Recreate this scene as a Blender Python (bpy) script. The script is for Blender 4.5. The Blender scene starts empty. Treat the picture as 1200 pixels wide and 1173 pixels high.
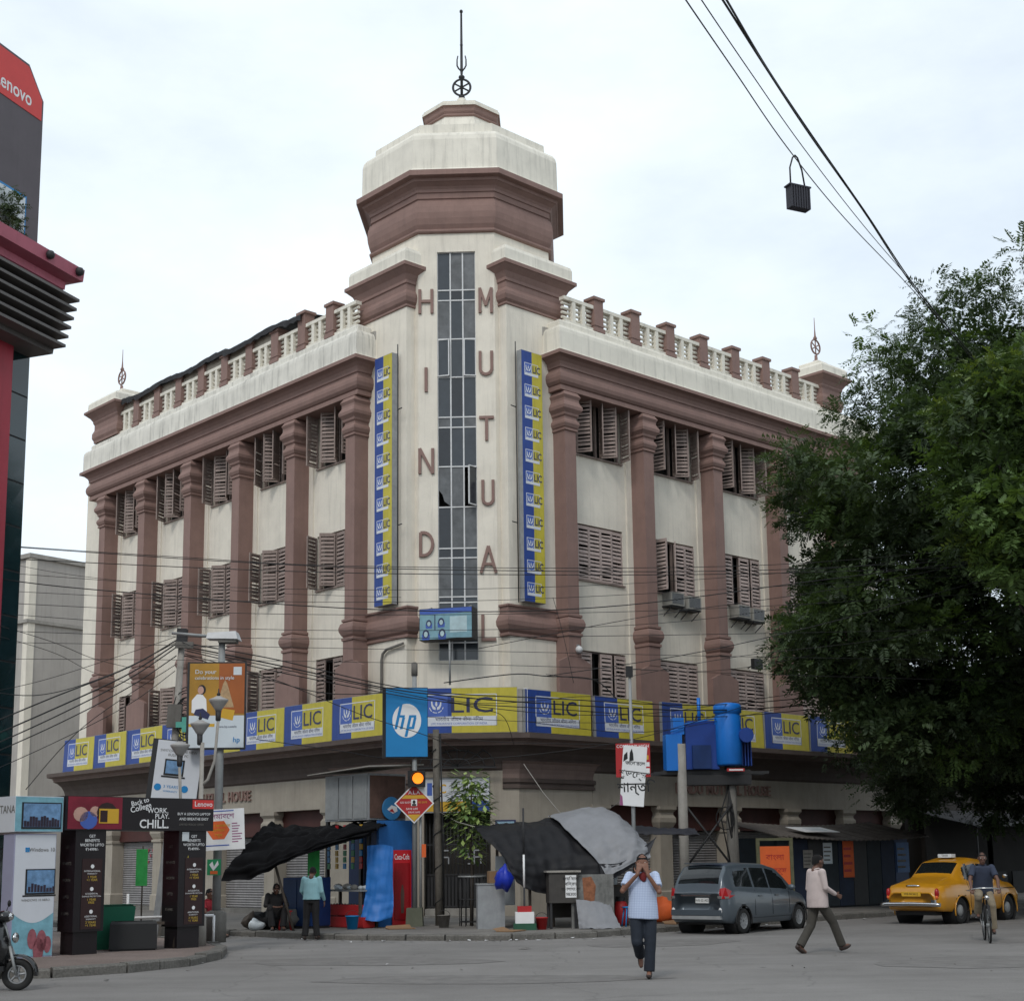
import bpy, math, random
import numpy as np
from mathutils import Matrix, Vector
random.seed(7); rng = np.random.default_rng(7)
S = bpy.context.scene
COL = S.collection
R = math.radians
pi = math.pi

# ---------------------------------------------------------------- camera
cam = bpy.data.cameras.new('camera'); cam_o = bpy.data.objects.new('camera', cam); COL.objects.link(cam_o)
PITCH, ROLL = 0.1686, -0.0142
fw = Vector((0, math.cos(PITCH), math.sin(PITCH))); up = Vector((0, -math.sin(PITCH), math.cos(PITCH))); rt = Vector((1, 0, 0))
r2 = rt*math.cos(ROLL)+up*math.sin(ROLL); u2 = up*math.cos(ROLL)-rt*math.sin(ROLL)
mw = Matrix((r2, u2, -fw)).transposed().to_4x4(); mw.translation = (0, 0, 1.6)
cam_o.matrix_world = mw
cam.sensor_width = 36; cam.lens = 1704.1/1200*36; cam.shift_x = -0.01343; cam.shift_y = 0.1092
cam.clip_start = 0.1; cam.clip_end = 3000
S.camera = cam_o

# ---------------------------------------------------------------- light
SUN_EL, SUN_AZ = R(46), R(197)       # azimuth from +Y, clockwise: behind the camera, a little to the left
W = bpy.data.worlds.new('World'); S.world = W; W.use_nodes = True
nt = W.node_tree; N = nt.nodes; N.clear(); Lk = nt.links.new
out = N.new('ShaderNodeOutputWorld'); bg = N.new('ShaderNodeBackground'); bg.inputs[1].default_value = 0.12
sky = N.new('ShaderNodeTexSky'); sky.sky_type = 'NISHITA'; sky.sun_disc = False
sky.sun_elevation = SUN_EL; sky.sun_rotation = SUN_AZ; sky.air_density = 1.0; sky.dust_density = 0.4; sky.ozone_density = 1.0
tc = N.new('ShaderNodeTexCoord'); mp = N.new('ShaderNodeMapping'); mp.inputs['Scale'].default_value = (1, 1, 2.2)
mp.inputs['Location'].default_value = (0.35, 0.1, 0.0)
nz = N.new('ShaderNodeTexNoise'); nz.inputs['Scale'].default_value = 2.1; nz.inputs['Detail'].default_value = 9; nz.inputs['Roughness'].default_value = 0.56
rp = N.new('ShaderNodeValToRGB'); rp.color_ramp.elements[0].position = 0.30; rp.color_ramp.elements[0].color = (.57, .57, .57, 1)
rp.color_ramp.elements[1].position = 0.66; rp.color_ramp.elements[1].color = (1, 1, 1, 1)
mx = N.new('ShaderNodeMix'); mx.data_type = 'RGBA'
mx.inputs[7].default_value = (8.9, 9.75, 10.35, 1)
Lk(tc.outputs['Generated'], mp.inputs[0]); Lk(mp.outputs[0], nz.inputs['Vector']); Lk(nz.outputs['Fac'], rp.inputs[0])
Lk(rp.outputs[0], mx.inputs[0]); Lk(sky.outputs[0], mx.inputs[6]); Lk(mx.outputs[2], bg.inputs[0]); Lk(bg.outputs[0], out.inputs[0])
sun = bpy.data.lights.new('sun', 'SUN'); sun.energy = 1.2; sun.angle = R(14); sun.color = (1, .96, .9)
sun_o = bpy.data.objects.new('sun', sun); COL.objects.link(sun_o)
sd = Vector((math.sin(SUN_AZ)*math.cos(SUN_EL), math.cos(SUN_AZ)*math.cos(SUN_EL), math.sin(SUN_EL)))
sun_o.rotation_euler = sd.to_track_quat('Z', 'Y').to_euler(); sun_o.location = (0, -20, 40)
V = S.view_settings; V.view_transform = 'Standard'; V.look = 'None'; V.exposure = 0.0; V.gamma = 1.0
try: V.use_curve_mapping = False
except Exception: pass

# ---------------------------------------------------------------- materials
def sock(n, *names):
    for k in names:
        if k in n.inputs: return n.inputs[k]
def mat(name, col, rough=.7, var=.12, scale=3.0, streak=0.0, bump=0.0, bscale=60.0, metal=0.0, emit=0.0, spec=.4, coat=0.0, speck=0.0, trans=0.0, dirt=None):
    """procedural paint: base colour broken by noise, optional rain streaks and relief"""
    m = bpy.data.materials.new(name); m.use_nodes = True
    t = m.node_tree; n = t.nodes; l = t.links.new
    b = n['Principled BSDF']; c = (*col, 1)
    b.inputs['Roughness'].default_value = rough; b.inputs['Metallic'].default_value = metal
    s_ = sock(b, 'Specular IOR Level', 'Specular');  s_.default_value = spec
    if coat: sock(b, 'Coat Weight', 'Clearcoat').default_value = coat
    if trans: sock(b, 'Transmission Weight', 'Transmission').default_value = trans
    if emit:
        sock(b, 'Emission Color', 'Emission').default_value = c; b.inputs['Emission Strength'].default_value = emit
    tcn = n.new('ShaderNodeTexCoord'); cur = None
    if var or streak:
        nn = n.new('ShaderNodeTexNoise'); nn.inputs['Scale'].default_value = scale; nn.inputs['Detail'].default_value = 6; nn.inputs['Roughness'].default_value = .65
        l(tcn.outputs['Object'], nn.inputs['Vector'])
        r = n.new('ShaderNodeMapRange'); r.inputs[1].default_value = .3; r.inputs[2].default_value = .7; r.inputs[3].default_value = 1-var; r.inputs[4].default_value = 1+var*.5
        l(nn.outputs['Fac'], r.inputs[0]); cur = r.outputs[0]
    if streak:
        mpn = n.new('ShaderNodeMapping'); mpn.inputs['Scale'].default_value = (5, 5, .35); l(tcn.outputs['Object'], mpn.inputs[0])
        n2 = n.new('ShaderNodeTexNoise'); n2.inputs['Scale'].default_value = 1.3; n2.inputs['Detail'].default_value = 7; n2.inputs['Roughness'].default_value = .7
        l(mpn.outputs[0], n2.inputs['Vector'])
        r2_ = n.new('ShaderNodeMapRange'); r2_.inputs[1].default_value = .5; r2_.inputs[2].default_value = .78; r2_.inputs[3].default_value = 1; r2_.inputs[4].default_value = 1-streak
        l(n2.outputs['Fac'], r2_.inputs[0])
        mu = n.new('ShaderNodeMath'); mu.operation = 'MULTIPLY'; l(cur, mu.inputs[0]); l(r2_.outputs[0], mu.inputs[1]); cur = mu.outputs[0]
    if speck:
        n3 = n.new('ShaderNodeTexNoise'); n3.inputs['Scale'].default_value = 90; n3.inputs['Detail'].default_value = 2; l(tcn.outputs['Object'], n3.inputs['Vector'])
        r3 = n.new('ShaderNodeMapRange'); r3.inputs[1].default_value = .35; r3.inputs[2].default_value = .65; r3.inputs[3].default_value = 1-speck; r3.inputs[4].default_value = 1+speck
        l(n3.outputs['Fac'], r3.inputs[0]); mu = n.new('ShaderNodeMath'); mu.operation = 'MULTIPLY'; l(cur, mu.inputs[0]); l(r3.outputs[0], mu.inputs[1]); cur = mu.outputs[0]
    if cur is not None:
        mxn = n.new('ShaderNodeMix'); mxn.data_type = 'RGBA'; mxn.blend_type = 'MULTIPLY'; mxn.inputs[0].default_value = 1
        mxn.inputs[6].default_value = c; l(cur, mxn.inputs[7]); col_out = mxn.outputs[2]
        if dirt:
            n4 = n.new('ShaderNodeTexNoise'); n4.inputs['Scale'].default_value = scale*.6; n4.inputs['Detail'].default_value = 8; n4.inputs['Roughness'].default_value = .7
            l(tcn.outputs['Object'], n4.inputs['Vector'])
            r4 = n.new('ShaderNodeMapRange'); r4.inputs[1].default_value = .5; r4.inputs[2].default_value = .7; r4.inputs[3].default_value = 0; r4.inputs[4].default_value = .7
            l(n4.outputs['Fac'], r4.inputs[0])
            m4 = n.new('ShaderNodeMix'); m4.data_type = 'RGBA'; m4.inputs[7].default_value = (*dirt, 1); l(r4.outputs[0], m4.inputs[0]); l(col_out, m4.inputs[6]); col_out = m4.outputs[2]
        l(col_out, b.inputs['Base Color'])
    else: b.inputs['Base Color'].default_value = c
    if bump:
        nb = n.new('ShaderNodeTexNoise'); nb.inputs['Scale'].default_value = bscale; nb.inputs['Detail'].default_value = 5; l(tcn.outputs['Object'], nb.inputs['Vector'])
        bp = n.new('ShaderNodeBump'); bp.inputs['Strength'].default_value = bump; bp.inputs['Distance'].default_value = .03; l(nb.outputs['Fac'], bp.inputs['Height']); l(bp.outputs[0], b.inputs['Normal'])
    return m
M = {}
def mk(k, *a, **kw): M[k] = mat(k, *a, **kw); return M[k]
mk('cream', (.735, .68, .585), .85, .12, .9, .2, .2, 25)
mk('brown', (.245, .153, .13), .75, .13, 1.6, .15, .15, 30)
mk('trim', (.74, .70, .61), .8, .12, 1.2, .32, .1, 30)
mk('trim_stained', (.70, .67, .60), .8, .15, 1.5, .6, .1, 30)
mk('lintel', (.36, .32, .265), .85, .15, 1.2, .2, .15, 30)
mk('base_pink', (.21, .15, .13), .8, .18, 1.5, .2, .1, 30)
mk('dark_base', (.10, .075, .065), .85, .2, 1.5, .2, .1, 30)
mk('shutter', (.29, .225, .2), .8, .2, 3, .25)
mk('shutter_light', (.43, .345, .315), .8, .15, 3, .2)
mk('void', (.018, .017, .016), .9, .2, 2)
mk('room', (.05, .045, .04), .9, .2, 2)
mk('glass_dusty', (.11, .115, .12), .35, .5, 2.5, spec=.5); mk('glass_dark', (.018, .02, .024), .1, .3, 3.0, spec=.6)
mk('glass', (.035, .042, .05), .12, .25, 3.0, spec=.6)
mk('frame_white', (.62, .62, .62), .6, .15, 4)
mk('blue', (.022, .06, .27), .55, .2, 1.6, .25)
mk('yellow', (.52, .44, .045), .55, .18, 1.6, .28)
mk('sign_white', (.62, .64, .68), .55, .06, 2)
mk('navy', (.025, .03, .09), .5, .1, 3)
mk('print_blue', (.06, .12, .42), .5, .1, 3)
mk('pale', (.62, .66, .68), .6, .1, 3)
mk('iron', (.03, .03, .032), .6, .2, 6)
mk('steel', (.33, .34, .35), .5, .2, 4, .2, metal=.3)
mk('galv', (.30, .31, .31), .55, .15, 5, .2, metal=.2)
mk('black', (.014, .014, .015), .6, .15, 4)
mk('rubber', (.02, .02, .02), .85, .15, 8)
mk('hp_blue', (.008, .21, .50), .45, .05, 2)
mk('white', (.78, .78, .78), .6, .06, 3)
mk('red', (.42, .02, .022), .5, .1, 3)
mk('orange', (.72, .13, .03), .7, .12, 4)
mk('roller', (.27, .26, .26), .6, .2, 3, .3); mk('roof_tar', (.03, .03, .033), .8, .35, 3, .2, .5, 9)
mk('concrete', (.33, .31, .28), .9, .2, 3, .25, .3, 40)
mk('concrete_dark', (.17, .16, .145), .9, .25, 2, .3, .4, 30)
mk('wood', (.085, .068, .055), .85, .3, 6, .4, .3, 30)
mk('green_leaf', (.06, .10, .03), .6, .25, 5)

# ---------------------------------------------------------------- mesh helpers
class MB:
    def __init__(s): s.v = []; s.f = []; s.m = []; s.s = []
    def add(s, vs, fs, mi=0, T=None, sm=False):
        o = len(s.v)
        if T is not None: vs = [T @ Vector(p) for p in vs]
        s.v.extend([tuple(p) for p in vs]); s.f.extend([tuple(i+o for i in f) for f in fs])
        s.m.extend([mi]*len(fs)); s.s.extend([sm]*len(fs)); return s
    def box(s, x0, x1, y0, y1, z0, z1, mi=0, T=None):
        return s.add([(x0, y0, z0), (x1, y0, z0), (x1, y1, z0), (x0, y1, z0), (x0, y0, z1), (x1, y0, z1), (x1, y1, z1), (x0, y1, z1)],
                     [(0, 3, 2, 1), (4, 5, 6, 7), (0, 1, 5, 4), (1, 2, 6, 5), (2, 3, 7, 6), (3, 0, 4, 7)], mi, T)
    def quad(s, a, b, c, d, mi=0, T=None): return s.add([a, b, c, d], [(0, 1, 2, 3)], mi, T)
    def poly(s, pts, y0, y1, mi=0, T=None):
        """polygon in x,z (counter-clockwise seen from -y) extruded from y0 to y1"""
        n = len(pts)
        vs = [(x, y0, z) for x, z in pts]+[(x, y1, z) for x, z in pts]
        fs = [tuple(range(n)), tuple(range(2*n-1, n-1, -1))]+[(i, n+i, n+(i+1) % n, (i+1) % n) for i in range(n)]
        return s.add(vs, fs, mi, T)
    def slab(s, pts, z0, z1, mi=0, T=None):
        n = len(pts)
        vs = [(x, y, z0) for x, y in pts]+[(x, y, z1) for x, y in pts]
        fs = [tuple(range(n-1, -1, -1)), tuple(range(n, 2*n))]+[(i, (i+1) % n, n+(i+1) % n, n+i) for i in range(n)]
        return s.add(vs, fs, mi, T)
    def tube(s, pts, r, n=8, mi=0, T=None, cap=True, sm=True):
        pts = [Vector(p) for p in pts]; k = len(pts)
        rs = r if isinstance(r, (list, tuple)) else [r]*k
        vs = []; a = None
        for i, p in enumerate(pts):
            d = (pts[min(i+1, k-1)]-pts[max(i-1, 0)])
            if d.length < 1e-9: d = Vector((0, 0, 1))
            d.normalize()
            if a is None:
                a = Vector((1, 0, 0)) if abs(d.x) < .8 else Vector((0, 1, 0))
            a = a-d*a.dot(d)
            if a.length < 1e-6: a = d.orthogonal()
            a.normalize(); b = d.cross(a)
            vs += [p+(a*math.cos(2*pi*j/n)+b*math.sin(2*pi*j/n))*rs[i] for j in range(n)]
        fs = [(i*n+j, i*n+(j+1) % n, (i+1)*n+(j+1) % n, (i+1)*n+j) for i in range(k-1) for j in range(n)]
        s.add(vs, fs, mi, T, sm)
        if cap:
            o = len(s.v)-len(vs)
            s.f += [tuple(o+j for j in range(n-1, -1, -1)), tuple(o+(k-1)*n+j for j in range(n))]; s.m += [mi]*2; s.s += [False]*2
        return s
    def lathe(s, prof, n=16, mi=0, T=None, sm=True, cap=True, rot=0.0):
        vs = [(r*math.cos(2*pi*j/n+rot), r*math.sin(2*pi*j/n+rot), z) for r, z in prof for j in range(n)]; k = len(prof)
        fs = [(i*n+j, i*n+(j+1) % n, (i+1)*n+(j+1) % n, (i+1)*n+j) for i in range(k-1) for j in range(n)]
        s.add(vs, fs, mi, T, sm); o = len(s.v)-len(vs)
        if cap: s.f += [tuple(o+j for j in range(n-1, -1, -1)), tuple(o+(k-1)*n+j for j in range(n))]; s.m += [mi]*2; s.s += [False]*2
        return s
    def ball(s, c, r, n=12, mi=0, T=None, sq=(1, 1, 1)):
        k = max(4, n//2); prof = [(math.sin(pi*i/k), -math.cos(pi*i/k)) for i in range(k+1)]
        prof[0] = (.02, -1); prof[-1] = (.02, 1)
        vs0 = Matrix.Translation(c) @ Matrix.Diagonal((r*sq[0], r*sq[1], r*sq[2], 1))
        return s.lathe(prof, n, mi, (T @ vs0) if T is not None else vs0)
    def sweep(s, path, prof, mis=None, T=None, closed=False, caps=True, sm=False):
        """profile (offset, z) swept along a plan polyline with mitred corners; offset to the right of travel"""
        P = [Vector((x, y)) for x, y in path]; n = len(P); k = len(prof)
        dirs = [(P[(i+1) % n]-P[i]).normalized() for i in range(n if closed else n-1)]
        nr = [Vector((d.y, -d.x)) for d in dirs]; mit = []
        for i in range(n):
            if closed: a, b = nr[i-1], nr[i]
            else: a = nr[max(i-1, 0)]; b = nr[min(i, n-2)]
            mit.append((a+b)/(1+a.dot(b)))
        vs = [(P[i].x+mit[i].x*o, P[i].y+mit[i].y*o, z) for i in range(n) for o, z in prof]
        for i in range(n if closed else n-1):
            j = (i+1) % n
            for q in range(k-1):
                pass
        o = len(s.v); s.v += [tuple(T @ Vector(p)) if T is not None else p for p in vs]
        for i in range(n if closed else n-1):
            j = (i+1) % n
            for q in range(k-1):
                s.f.append((o+i*k+q, o+j*k+q, o+j*k+q+1, o+i*k+q+1)); s.m.append(mis[q] if mis else 0); s.s.append(sm)
        if caps and not closed:
            s.f += [tuple(o+q for q in range(k)), tuple(o+(n-1)*k+q for q in range(k-1, -1, -1))]; s.m += [mis[0] if mis else 0]*2; s.s += [False]*2
        return s
    def mesh(s, name, mats):
        me = bpy.data.meshes.new(name); me.from_pydata(s.v, [], s.f)
        for m in (mats if isinstance(mats, (list, tuple)) else [mats]): me.materials.append(M[m] if isinstance(m, str) else m)
        if s.f:
            me.polygons.foreach_set('material_index', s.m); me.polygons.foreach_set('use_smooth', s.s)
        me.update(); return me
    def build(s, name, mats, parent=None, **kw): return obj(name, s.mesh(name, mats), parent, **kw)
def obj(name, me, parent=None, loc=None, rot=None, scale=None, kind=None, label=None):
    o = bpy.data.objects.new(name, me); COL.objects.link(o)
    if parent: o.parent = parent
    if loc is not None: o.location = loc
    if rot is not None: o.rotation_euler = rot
    if scale is not None: o.scale = scale
    if kind: o['kind'] = kind
    if label: o['label'] = label
    return o
def tag(o, label, cat, group=None):
    o['label'] = label; o['category'] = cat
    if group: o['group'] = group
    return o
def thing(name, label, cat, loc=(0, 0, 0), rz=0.0, group=None, scale=None):
    o = bpy.data.objects.new(name, None); COL.objects.link(o); o.empty_display_size = .2
    o.location = loc; o.rotation_euler = (0, 0, rz) if not isinstance(rz, tuple) else rz
    if scale is not None: o.scale = scale if isinstance(scale, tuple) else (scale,)*3
    return tag(o, label, cat, group)
def clone(root, name=None, label=None, loc=None, rz=None, scale=None):
    def rec(o, par):
        c = o.copy(); COL.objects.link(c)
        if par: c.parent = par
        for ch in list(o.children): rec(ch, c)
        return c
    r = rec(root, None)
    if label: r['label'] = label
    if loc is not None: r.location = loc
    if rz is not None: r.rotation_euler = (0, 0, rz)
    if scale is not None: r.scale = scale
    return r
TX = {}
def text(s, size=1.0, bold=0.0, align='CENTER', ext=0.0, font=None, spacing=1.0):
    """mesh vertices and faces of a line of lettering, in the x,z plane facing -y"""
    key = (s, bold, align, ext, font, spacing)
    if key not in TX:
        c = bpy.data.curves.new('lettering', 'FONT'); c.body = s; c.size = 1; c.align_x = align; c.align_y = 'CENTER'; c.offset = bold; c.extrude = ext; c.resolution_u = 3
        c.space_character = spacing
        o = bpy.data.objects.new('lettering', c); me = bpy.data.meshes.new_from_object(o)
        TX[key] = ([tuple(v.co) for v in me.vertices], [tuple(p.vertices) for p in me.polygons])
        bpy.data.objects.remove(o); bpy.data.curves.remove(c); bpy.data.meshes.remove(me)
    vs, fs = TX[key]
    return [(x*size, -z*size, y*size) for x, y, z in vs], fs
def put(mb, s, x, z, size, y=0.0, mi=0, bold=0.0, align='CENTER', T=None, ext=0.0, sx=1.0, spacing=1.0, rot=0.0, shear=0.0):
    vs, fs = text(s, size, bold, align, ext, None, spacing)
    c, sn = math.cos(rot), math.sin(rot)
    mb.add([(x+(a*sx+d*shear)*c-d*sn, y+b, z+(a*sx+d*shear)*sn+d*c) for a, b, d in vs], fs, mi, T); return mb
def fit_text(mb, s, x0, x1, z0, z1, y=0.0, mi=0, bold=0.0, T=None, ext=0.0):
    vs, fs = text(s, 1, bold, 'CENTER', ext)
    xs = [v[0] for v in vs]; zs = [v[2] for v in vs]; sx = (x1-x0)/max(1e-6, max(xs)-min(xs)); sz = (z1-z0)/max(1e-6, max(zs)-min(zs))
    mb.add([(x0+(v[0]-min(xs))*sx, y+v[1], z0+(v[2]-min(zs))*sz) for v in vs], fs, mi, T); return mb
Tl = Matrix.Translation
def Rz(a): return Matrix.Rotation(a, 4, 'Z')
def Rx(a): return Matrix.Rotation(a, 4, 'X')
def Ry(a): return Matrix.Rotation(a, 4, 'Y')
# ---------------------------------------------------------------- the setting
def noise_ground(name, c1, c2, rough, sc, fine=60.0, patch=None, bump=.4):
    m = bpy.data.materials.new(name); m.use_nodes = True; t = m.node_tree; n = t.nodes; l = t.links.new; b = n['Principled BSDF']
    b.inputs['Roughness'].default_value = rough; tcn = n.new('ShaderNodeTexCoord')
    a = n.new('ShaderNodeTexNoise'); a.inputs['Scale'].default_value = sc; a.inputs['Detail'].default_value = 10; a.inputs['Roughness'].default_value = .7
    f = n.new('ShaderNodeTexNoise'); f.inputs['Scale'].default_value = fine; f.inputs['Detail'].default_value = 3
    for q in (a, f): l(tcn.outputs['Object'], q.inputs['Vector'])
    r = n.new('ShaderNodeMapRange'); r.inputs[1].default_value = .35; r.inputs[2].default_value = .68; l(a.outputs['Fac'], r.inputs[0])
    mx_ = n.new('ShaderNodeMix'); mx_.data_type = 'RGBA'; mx_.inputs[6].default_value = (*c1, 1); mx_.inputs[7].default_value = (*c2, 1); l(r.outputs[0], mx_.inputs[0])
    r2_ = n.new('ShaderNodeMapRange'); r2_.inputs[1].default_value = .3; r2_.inputs[2].default_value = .7; r2_.inputs[3].default_value = .72; r2_.inputs[4].default_value = 1.2; l(f.outputs['Fac'], r2_.inputs[0])
    m2 = n.new('ShaderNodeMix'); m2.data_type = 'RGBA'; m2.blend_type = 'MULTIPLY'; m2.inputs[0].default_value = 1; l(mx_.outputs[2], m2.inputs[6]); l(r2_.outputs[0], m2.inputs[7])
    l(m2.outputs[2], b.inputs['Base Color'])
    bp = n.new('ShaderNodeBump'); bp.inputs['Strength'].default_value = bump; bp.inputs['Distance'].default_value = .02; l(f.outputs['Fac'], bp.inputs['Height']); l(bp.outputs[0], b.inputs['Normal'])
    M[name] = m; return m, n, l, b, tcn
# road wear: dark tyre lanes, oil spots and fine cracks
m_, n_, l_, b_, tc_ = noise_ground('asphalt', (.165, .156, .148), (.225, .214, .204), .88, .3, 60)
src = b_.inputs['Base Color'].links[0].from_socket
def fac(kind, scale, lo, hi, a, b, vec=None):
    q = n_.new('ShaderNodeTexNoise' if kind == 'noise' else 'ShaderNodeTexVoronoi'); q.inputs['Scale'].default_value = scale
    if kind == 'noise': q.inputs['Detail'].default_value = 8; q.inputs['Roughness'].default_value = .65; o_ = q.outputs['Fac']
    else: q.feature = 'DISTANCE_TO_EDGE'; o_ = q.outputs['Distance']
    l_(vec or tc_.outputs['Object'], q.inputs['Vector'])
    r_ = n_.new('ShaderNodeMapRange'); r_.inputs[1].default_value = lo; r_.inputs[2].default_value = hi; r_.inputs[3].default_value = a; r_.inputs[4].default_value = b; l_(o_, r_.inputs[0]); return r_.outputs[0]
wn = n_.new('ShaderNodeTexNoise'); wn.inputs['Scale'].default_value = .8; wn.inputs['Detail'].default_value = 6; l_(tc_.outputs['Object'], wn.inputs['Vector'])
wv = n_.new('ShaderNodeVectorMath'); wv.operation = 'ADD'; l_(tc_.outputs['Object'], wv.inputs[0]); l_(wn.outputs['Color'], wv.inputs[1])
ml = n_.new('ShaderNodeMapping'); ml.inputs['Rotation'].default_value = (0, 0, R(-12)); ml.inputs['Scale'].default_value = (.12, 1.0, 1); l_(tc_.outputs['Object'], ml.inputs[0])
cur = src
for f_ in (fac('voronoi', .28, 0, .008, .8, 1, wv.outputs[0]), fac('noise', 1.1, .6, .76, 1, .75), fac('noise', .9, .4, .7, .1+.98, .86, ml.outputs[0]), fac('noise', 9, .62, .72, 1, .7)):
    q = n_.new('ShaderNodeMix'); q.data_type = 'RGBA'; q.blend_type = 'MULTIPLY'; q.inputs[0].default_value = 1; l_(cur, q.inputs[6]); l_(f_, q.inputs[7]); cur = q.outputs[2]
l_(cur, b_.inputs['Base Color'])
noise_ground('earth', (.12, .11, .10), (.17, .155, .14), .9, .3, 30)
noise_ground('pavement_brick', (.15, .115, .10), (.22, .17, .15), .9, .8, 40)
noise_ground('pavement_dust', (.13, .12, .11), (.21, .195, .175), .9, .7, 40)
noise_ground('kerb_stone', (.10, .095, .085), (.17, .16, .145), .9, 1.5, 30)
g = MB(); g.add([(-900, -200, -.02), (900, -200, -.02), (900, 2500, -.02), (-900, 2500, -.02)], [(0, 1, 2, 3)]); g.build('ground', 'earth', kind='structure')
g = MB(); g.add([(-60, -30, 0), (120, -30, 0), (120, 160, 0), (-60, 160, 0)], [(0, 1, 2, 3)]); g.build('road', 'asphalt', kind='structure')
KERB_FAR = [(-30.0, 58.6), (-20.0, 47.9), (-9.4, 36.4), (-7.55, 34.4), (-6.15, 33.2), (-4.9, 31.9), (-3.4, 31.0), (-1.75, 30.4), (-.37, 30.2), (1.4, 30.9), (3.0, 32.7), (5.0, 34.9), (7.2, 37.1), (9.4, 39.2), (20, 49.2), (45, 72.6)]
KERB_NEAR = [(-14, 21.6), (-7.73, 21.76), (-7.0, 21.8), (-6.1, 22.6), (-5.45, 23.9), (-5.3, 25.6), (-5.55, 27.3), (-6.2, 29.1), (-7.6, 31.0), (-9.0, 32.5), (-21, 45.4), (-32, 57)]
def pavement(name, line, extra, top, mat_top):
    inner = []; n = len(line); P = [Vector(p) for p in line]
    for i in range(n):
        d = (P[min(i+1, n-1)]-P[max(i-1, 0)]).normalized(); nn = Vector((-d.y, d.x)); inner.append(P[i]+nn*.22)
    pts = [(p.x, p.y) for p in inner]+extra
    MB().slab(pts, -.01, top, 0).build(name, mat_top, kind='structure')
    # kerb stones one by one, about 0.9 m long with open joints
    seg = []
    for i in range(n-1):
        L_ = (P[i+1]-P[i]).length; k = max(1, round(L_/.95))
        for j in range(k): seg.append((P[i].lerp(P[i+1], j/k), P[i].lerp(P[i+1], (j+1)/k), inner[i].lerp(inner[i+1], j/k), inner[i].lerp(inner[i+1], (j+1)/k)))
    root = bpy.data.objects.new('kerb', None); COL.objects.link(root); root['kind'] = 'structure'
    for a, b, c, d in seg:
        if a.y > 60: continue
        a2 = a.lerp(b, .02); b2 = b.lerp(a, .02); c2 = c.lerp(d, .02); d2 = d.lerp(c, .02); zt = top+.012+random.uniform(-.018, .018); w = random.uniform(-.015, .015); nn = (c2-a2).normalized()*w
        a2 = a2+nn; b2 = b2+nn
        mb = MB(); e = .03; ia = a2.lerp(c2, .12); ib = b2.lerp(d2, .12)
        mb.add([(a2.x, a2.y, -.01), (b2.x, b2.y, -.01), (d2.x, d2.y, -.01), (c2.x, c2.y, -.01), (a2.x, a2.y, zt-e), (b2.x, b2.y, zt-e), (d2.x, d2.y, zt), (c2.x, c2.y, zt), (ia.x, ia.y, zt), (ib.x, ib.y, zt)],
               [(0, 1, 5, 4), (4, 5, 9, 8), (8, 9, 6, 7), (1, 2, 6, 9, 5), (0, 4, 8, 7, 3), (2, 3, 7, 6)])
        mb.build('kerb_stone', 'kerb_stone', root)
pavement('pavement', KERB_FAR, [(90, 115), (40, 150), (-40, 110)], .125, 'pavement_dust')
pavement('traffic_island', KERB_NEAR, [(-45, 57), (-40, 21.6)], .13, 'pavement_brick')
# dust and litter along the kerb
lb = MB()
for i in range(150):
    k = random.randrange(2, len(KERB_FAR)-2); t_ = random.random(); p = Vector(KERB_FAR[k]).lerp(Vector(KERB_FAR[k+1]), t_); d = (Vector(KERB_FAR[k+1])-Vector(KERB_FAR[k])).normalized(); nn = Vector((d.y, -d.x))
    q = p+nn*abs(random.gauss(0, .35))+nn*.05
    s_ = random.uniform(.02, .07); a = random.uniform(0, 6.3)
    lb.add([(q.x+s_*math.cos(a+j*1.57)*random.uniform(.5, 1.3), q.y+s_*math.sin(a+j*1.57)*random.uniform(.5, 1.3), .006+random.uniform(0, .03)) for j in range(4)], [(0, 1, 2, 3)], random.choice([0, 0, 1, 2]))
for i in range(60):
    x, y = random.uniform(-6, 9), random.uniform(19, 31); s_ = random.uniform(.015, .05); a = random.uniform(0, 6.3)
    if y > 29.5-abs(x-1)*.0: continue
    lb.add([(x+s_*math.cos(a+j*1.57)*random.uniform(.5, 1.3), y+s_*math.sin(a+j*1.57)*random.uniform(.5, 1.3), .006+random.uniform(0, .02)) for j in range(4)], [(0, 1, 2, 3)], random.choice([0, 0, 2, 2, 2, 1] if i % 4 == 0 else [0, 2]))
for x, y, lab in ((-.1, 27.2, 'dark dry leaf scrap lying on the open road'),):
    sc_ = MB(); sc_.add([(x-.12, y-.05, .006), (x, y-.08, .03), (x+.13, y, .008), (x+.03, y+.07, .035), (x-.1, y+.05, .01)], [(0, 1, 2, 3, 4)]); o = sc_.build('leaf_scrap', 'kerb_stone'); tag(o, lab, 'scrap')
for x, y, w_, d_, a in ((2.6, 28.4, 1.6, .9, .5), (-2.6, 24.5, 2.2, 1.1, -.2), (6.8, 22.5, 1.8, 1.2, .4), (-.6, 20.5, 2.6, .8, -.1)):
    pts = [(x+(w_*math.cos(t)*random.uniform(.8, 1.1))*math.cos(a)-d_*math.sin(t)*math.sin(a), y+w_*math.cos(t)*math.sin(a)+d_*math.sin(t)*random.uniform(.8, 1.1)*math.cos(a)) for t in np.linspace(0, 2*pi, 15)[:-1]]
    MB().add([(px, py, .004) for px, py in pts], [tuple(range(14))]).build('road_patch', mk('patch_asphalt', (.175, .166, .158), .9, .25, 3, 0, .3, 60) if 'patch_asphalt' not in M else 'patch_asphalt', kind='structure')
o = lb.build('litter', ['pavement_dust', 'white', 'kerb_stone'], kind='stuff'); o['label'] = 'scraps of paper and dust scattered along the far kerb'
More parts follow.
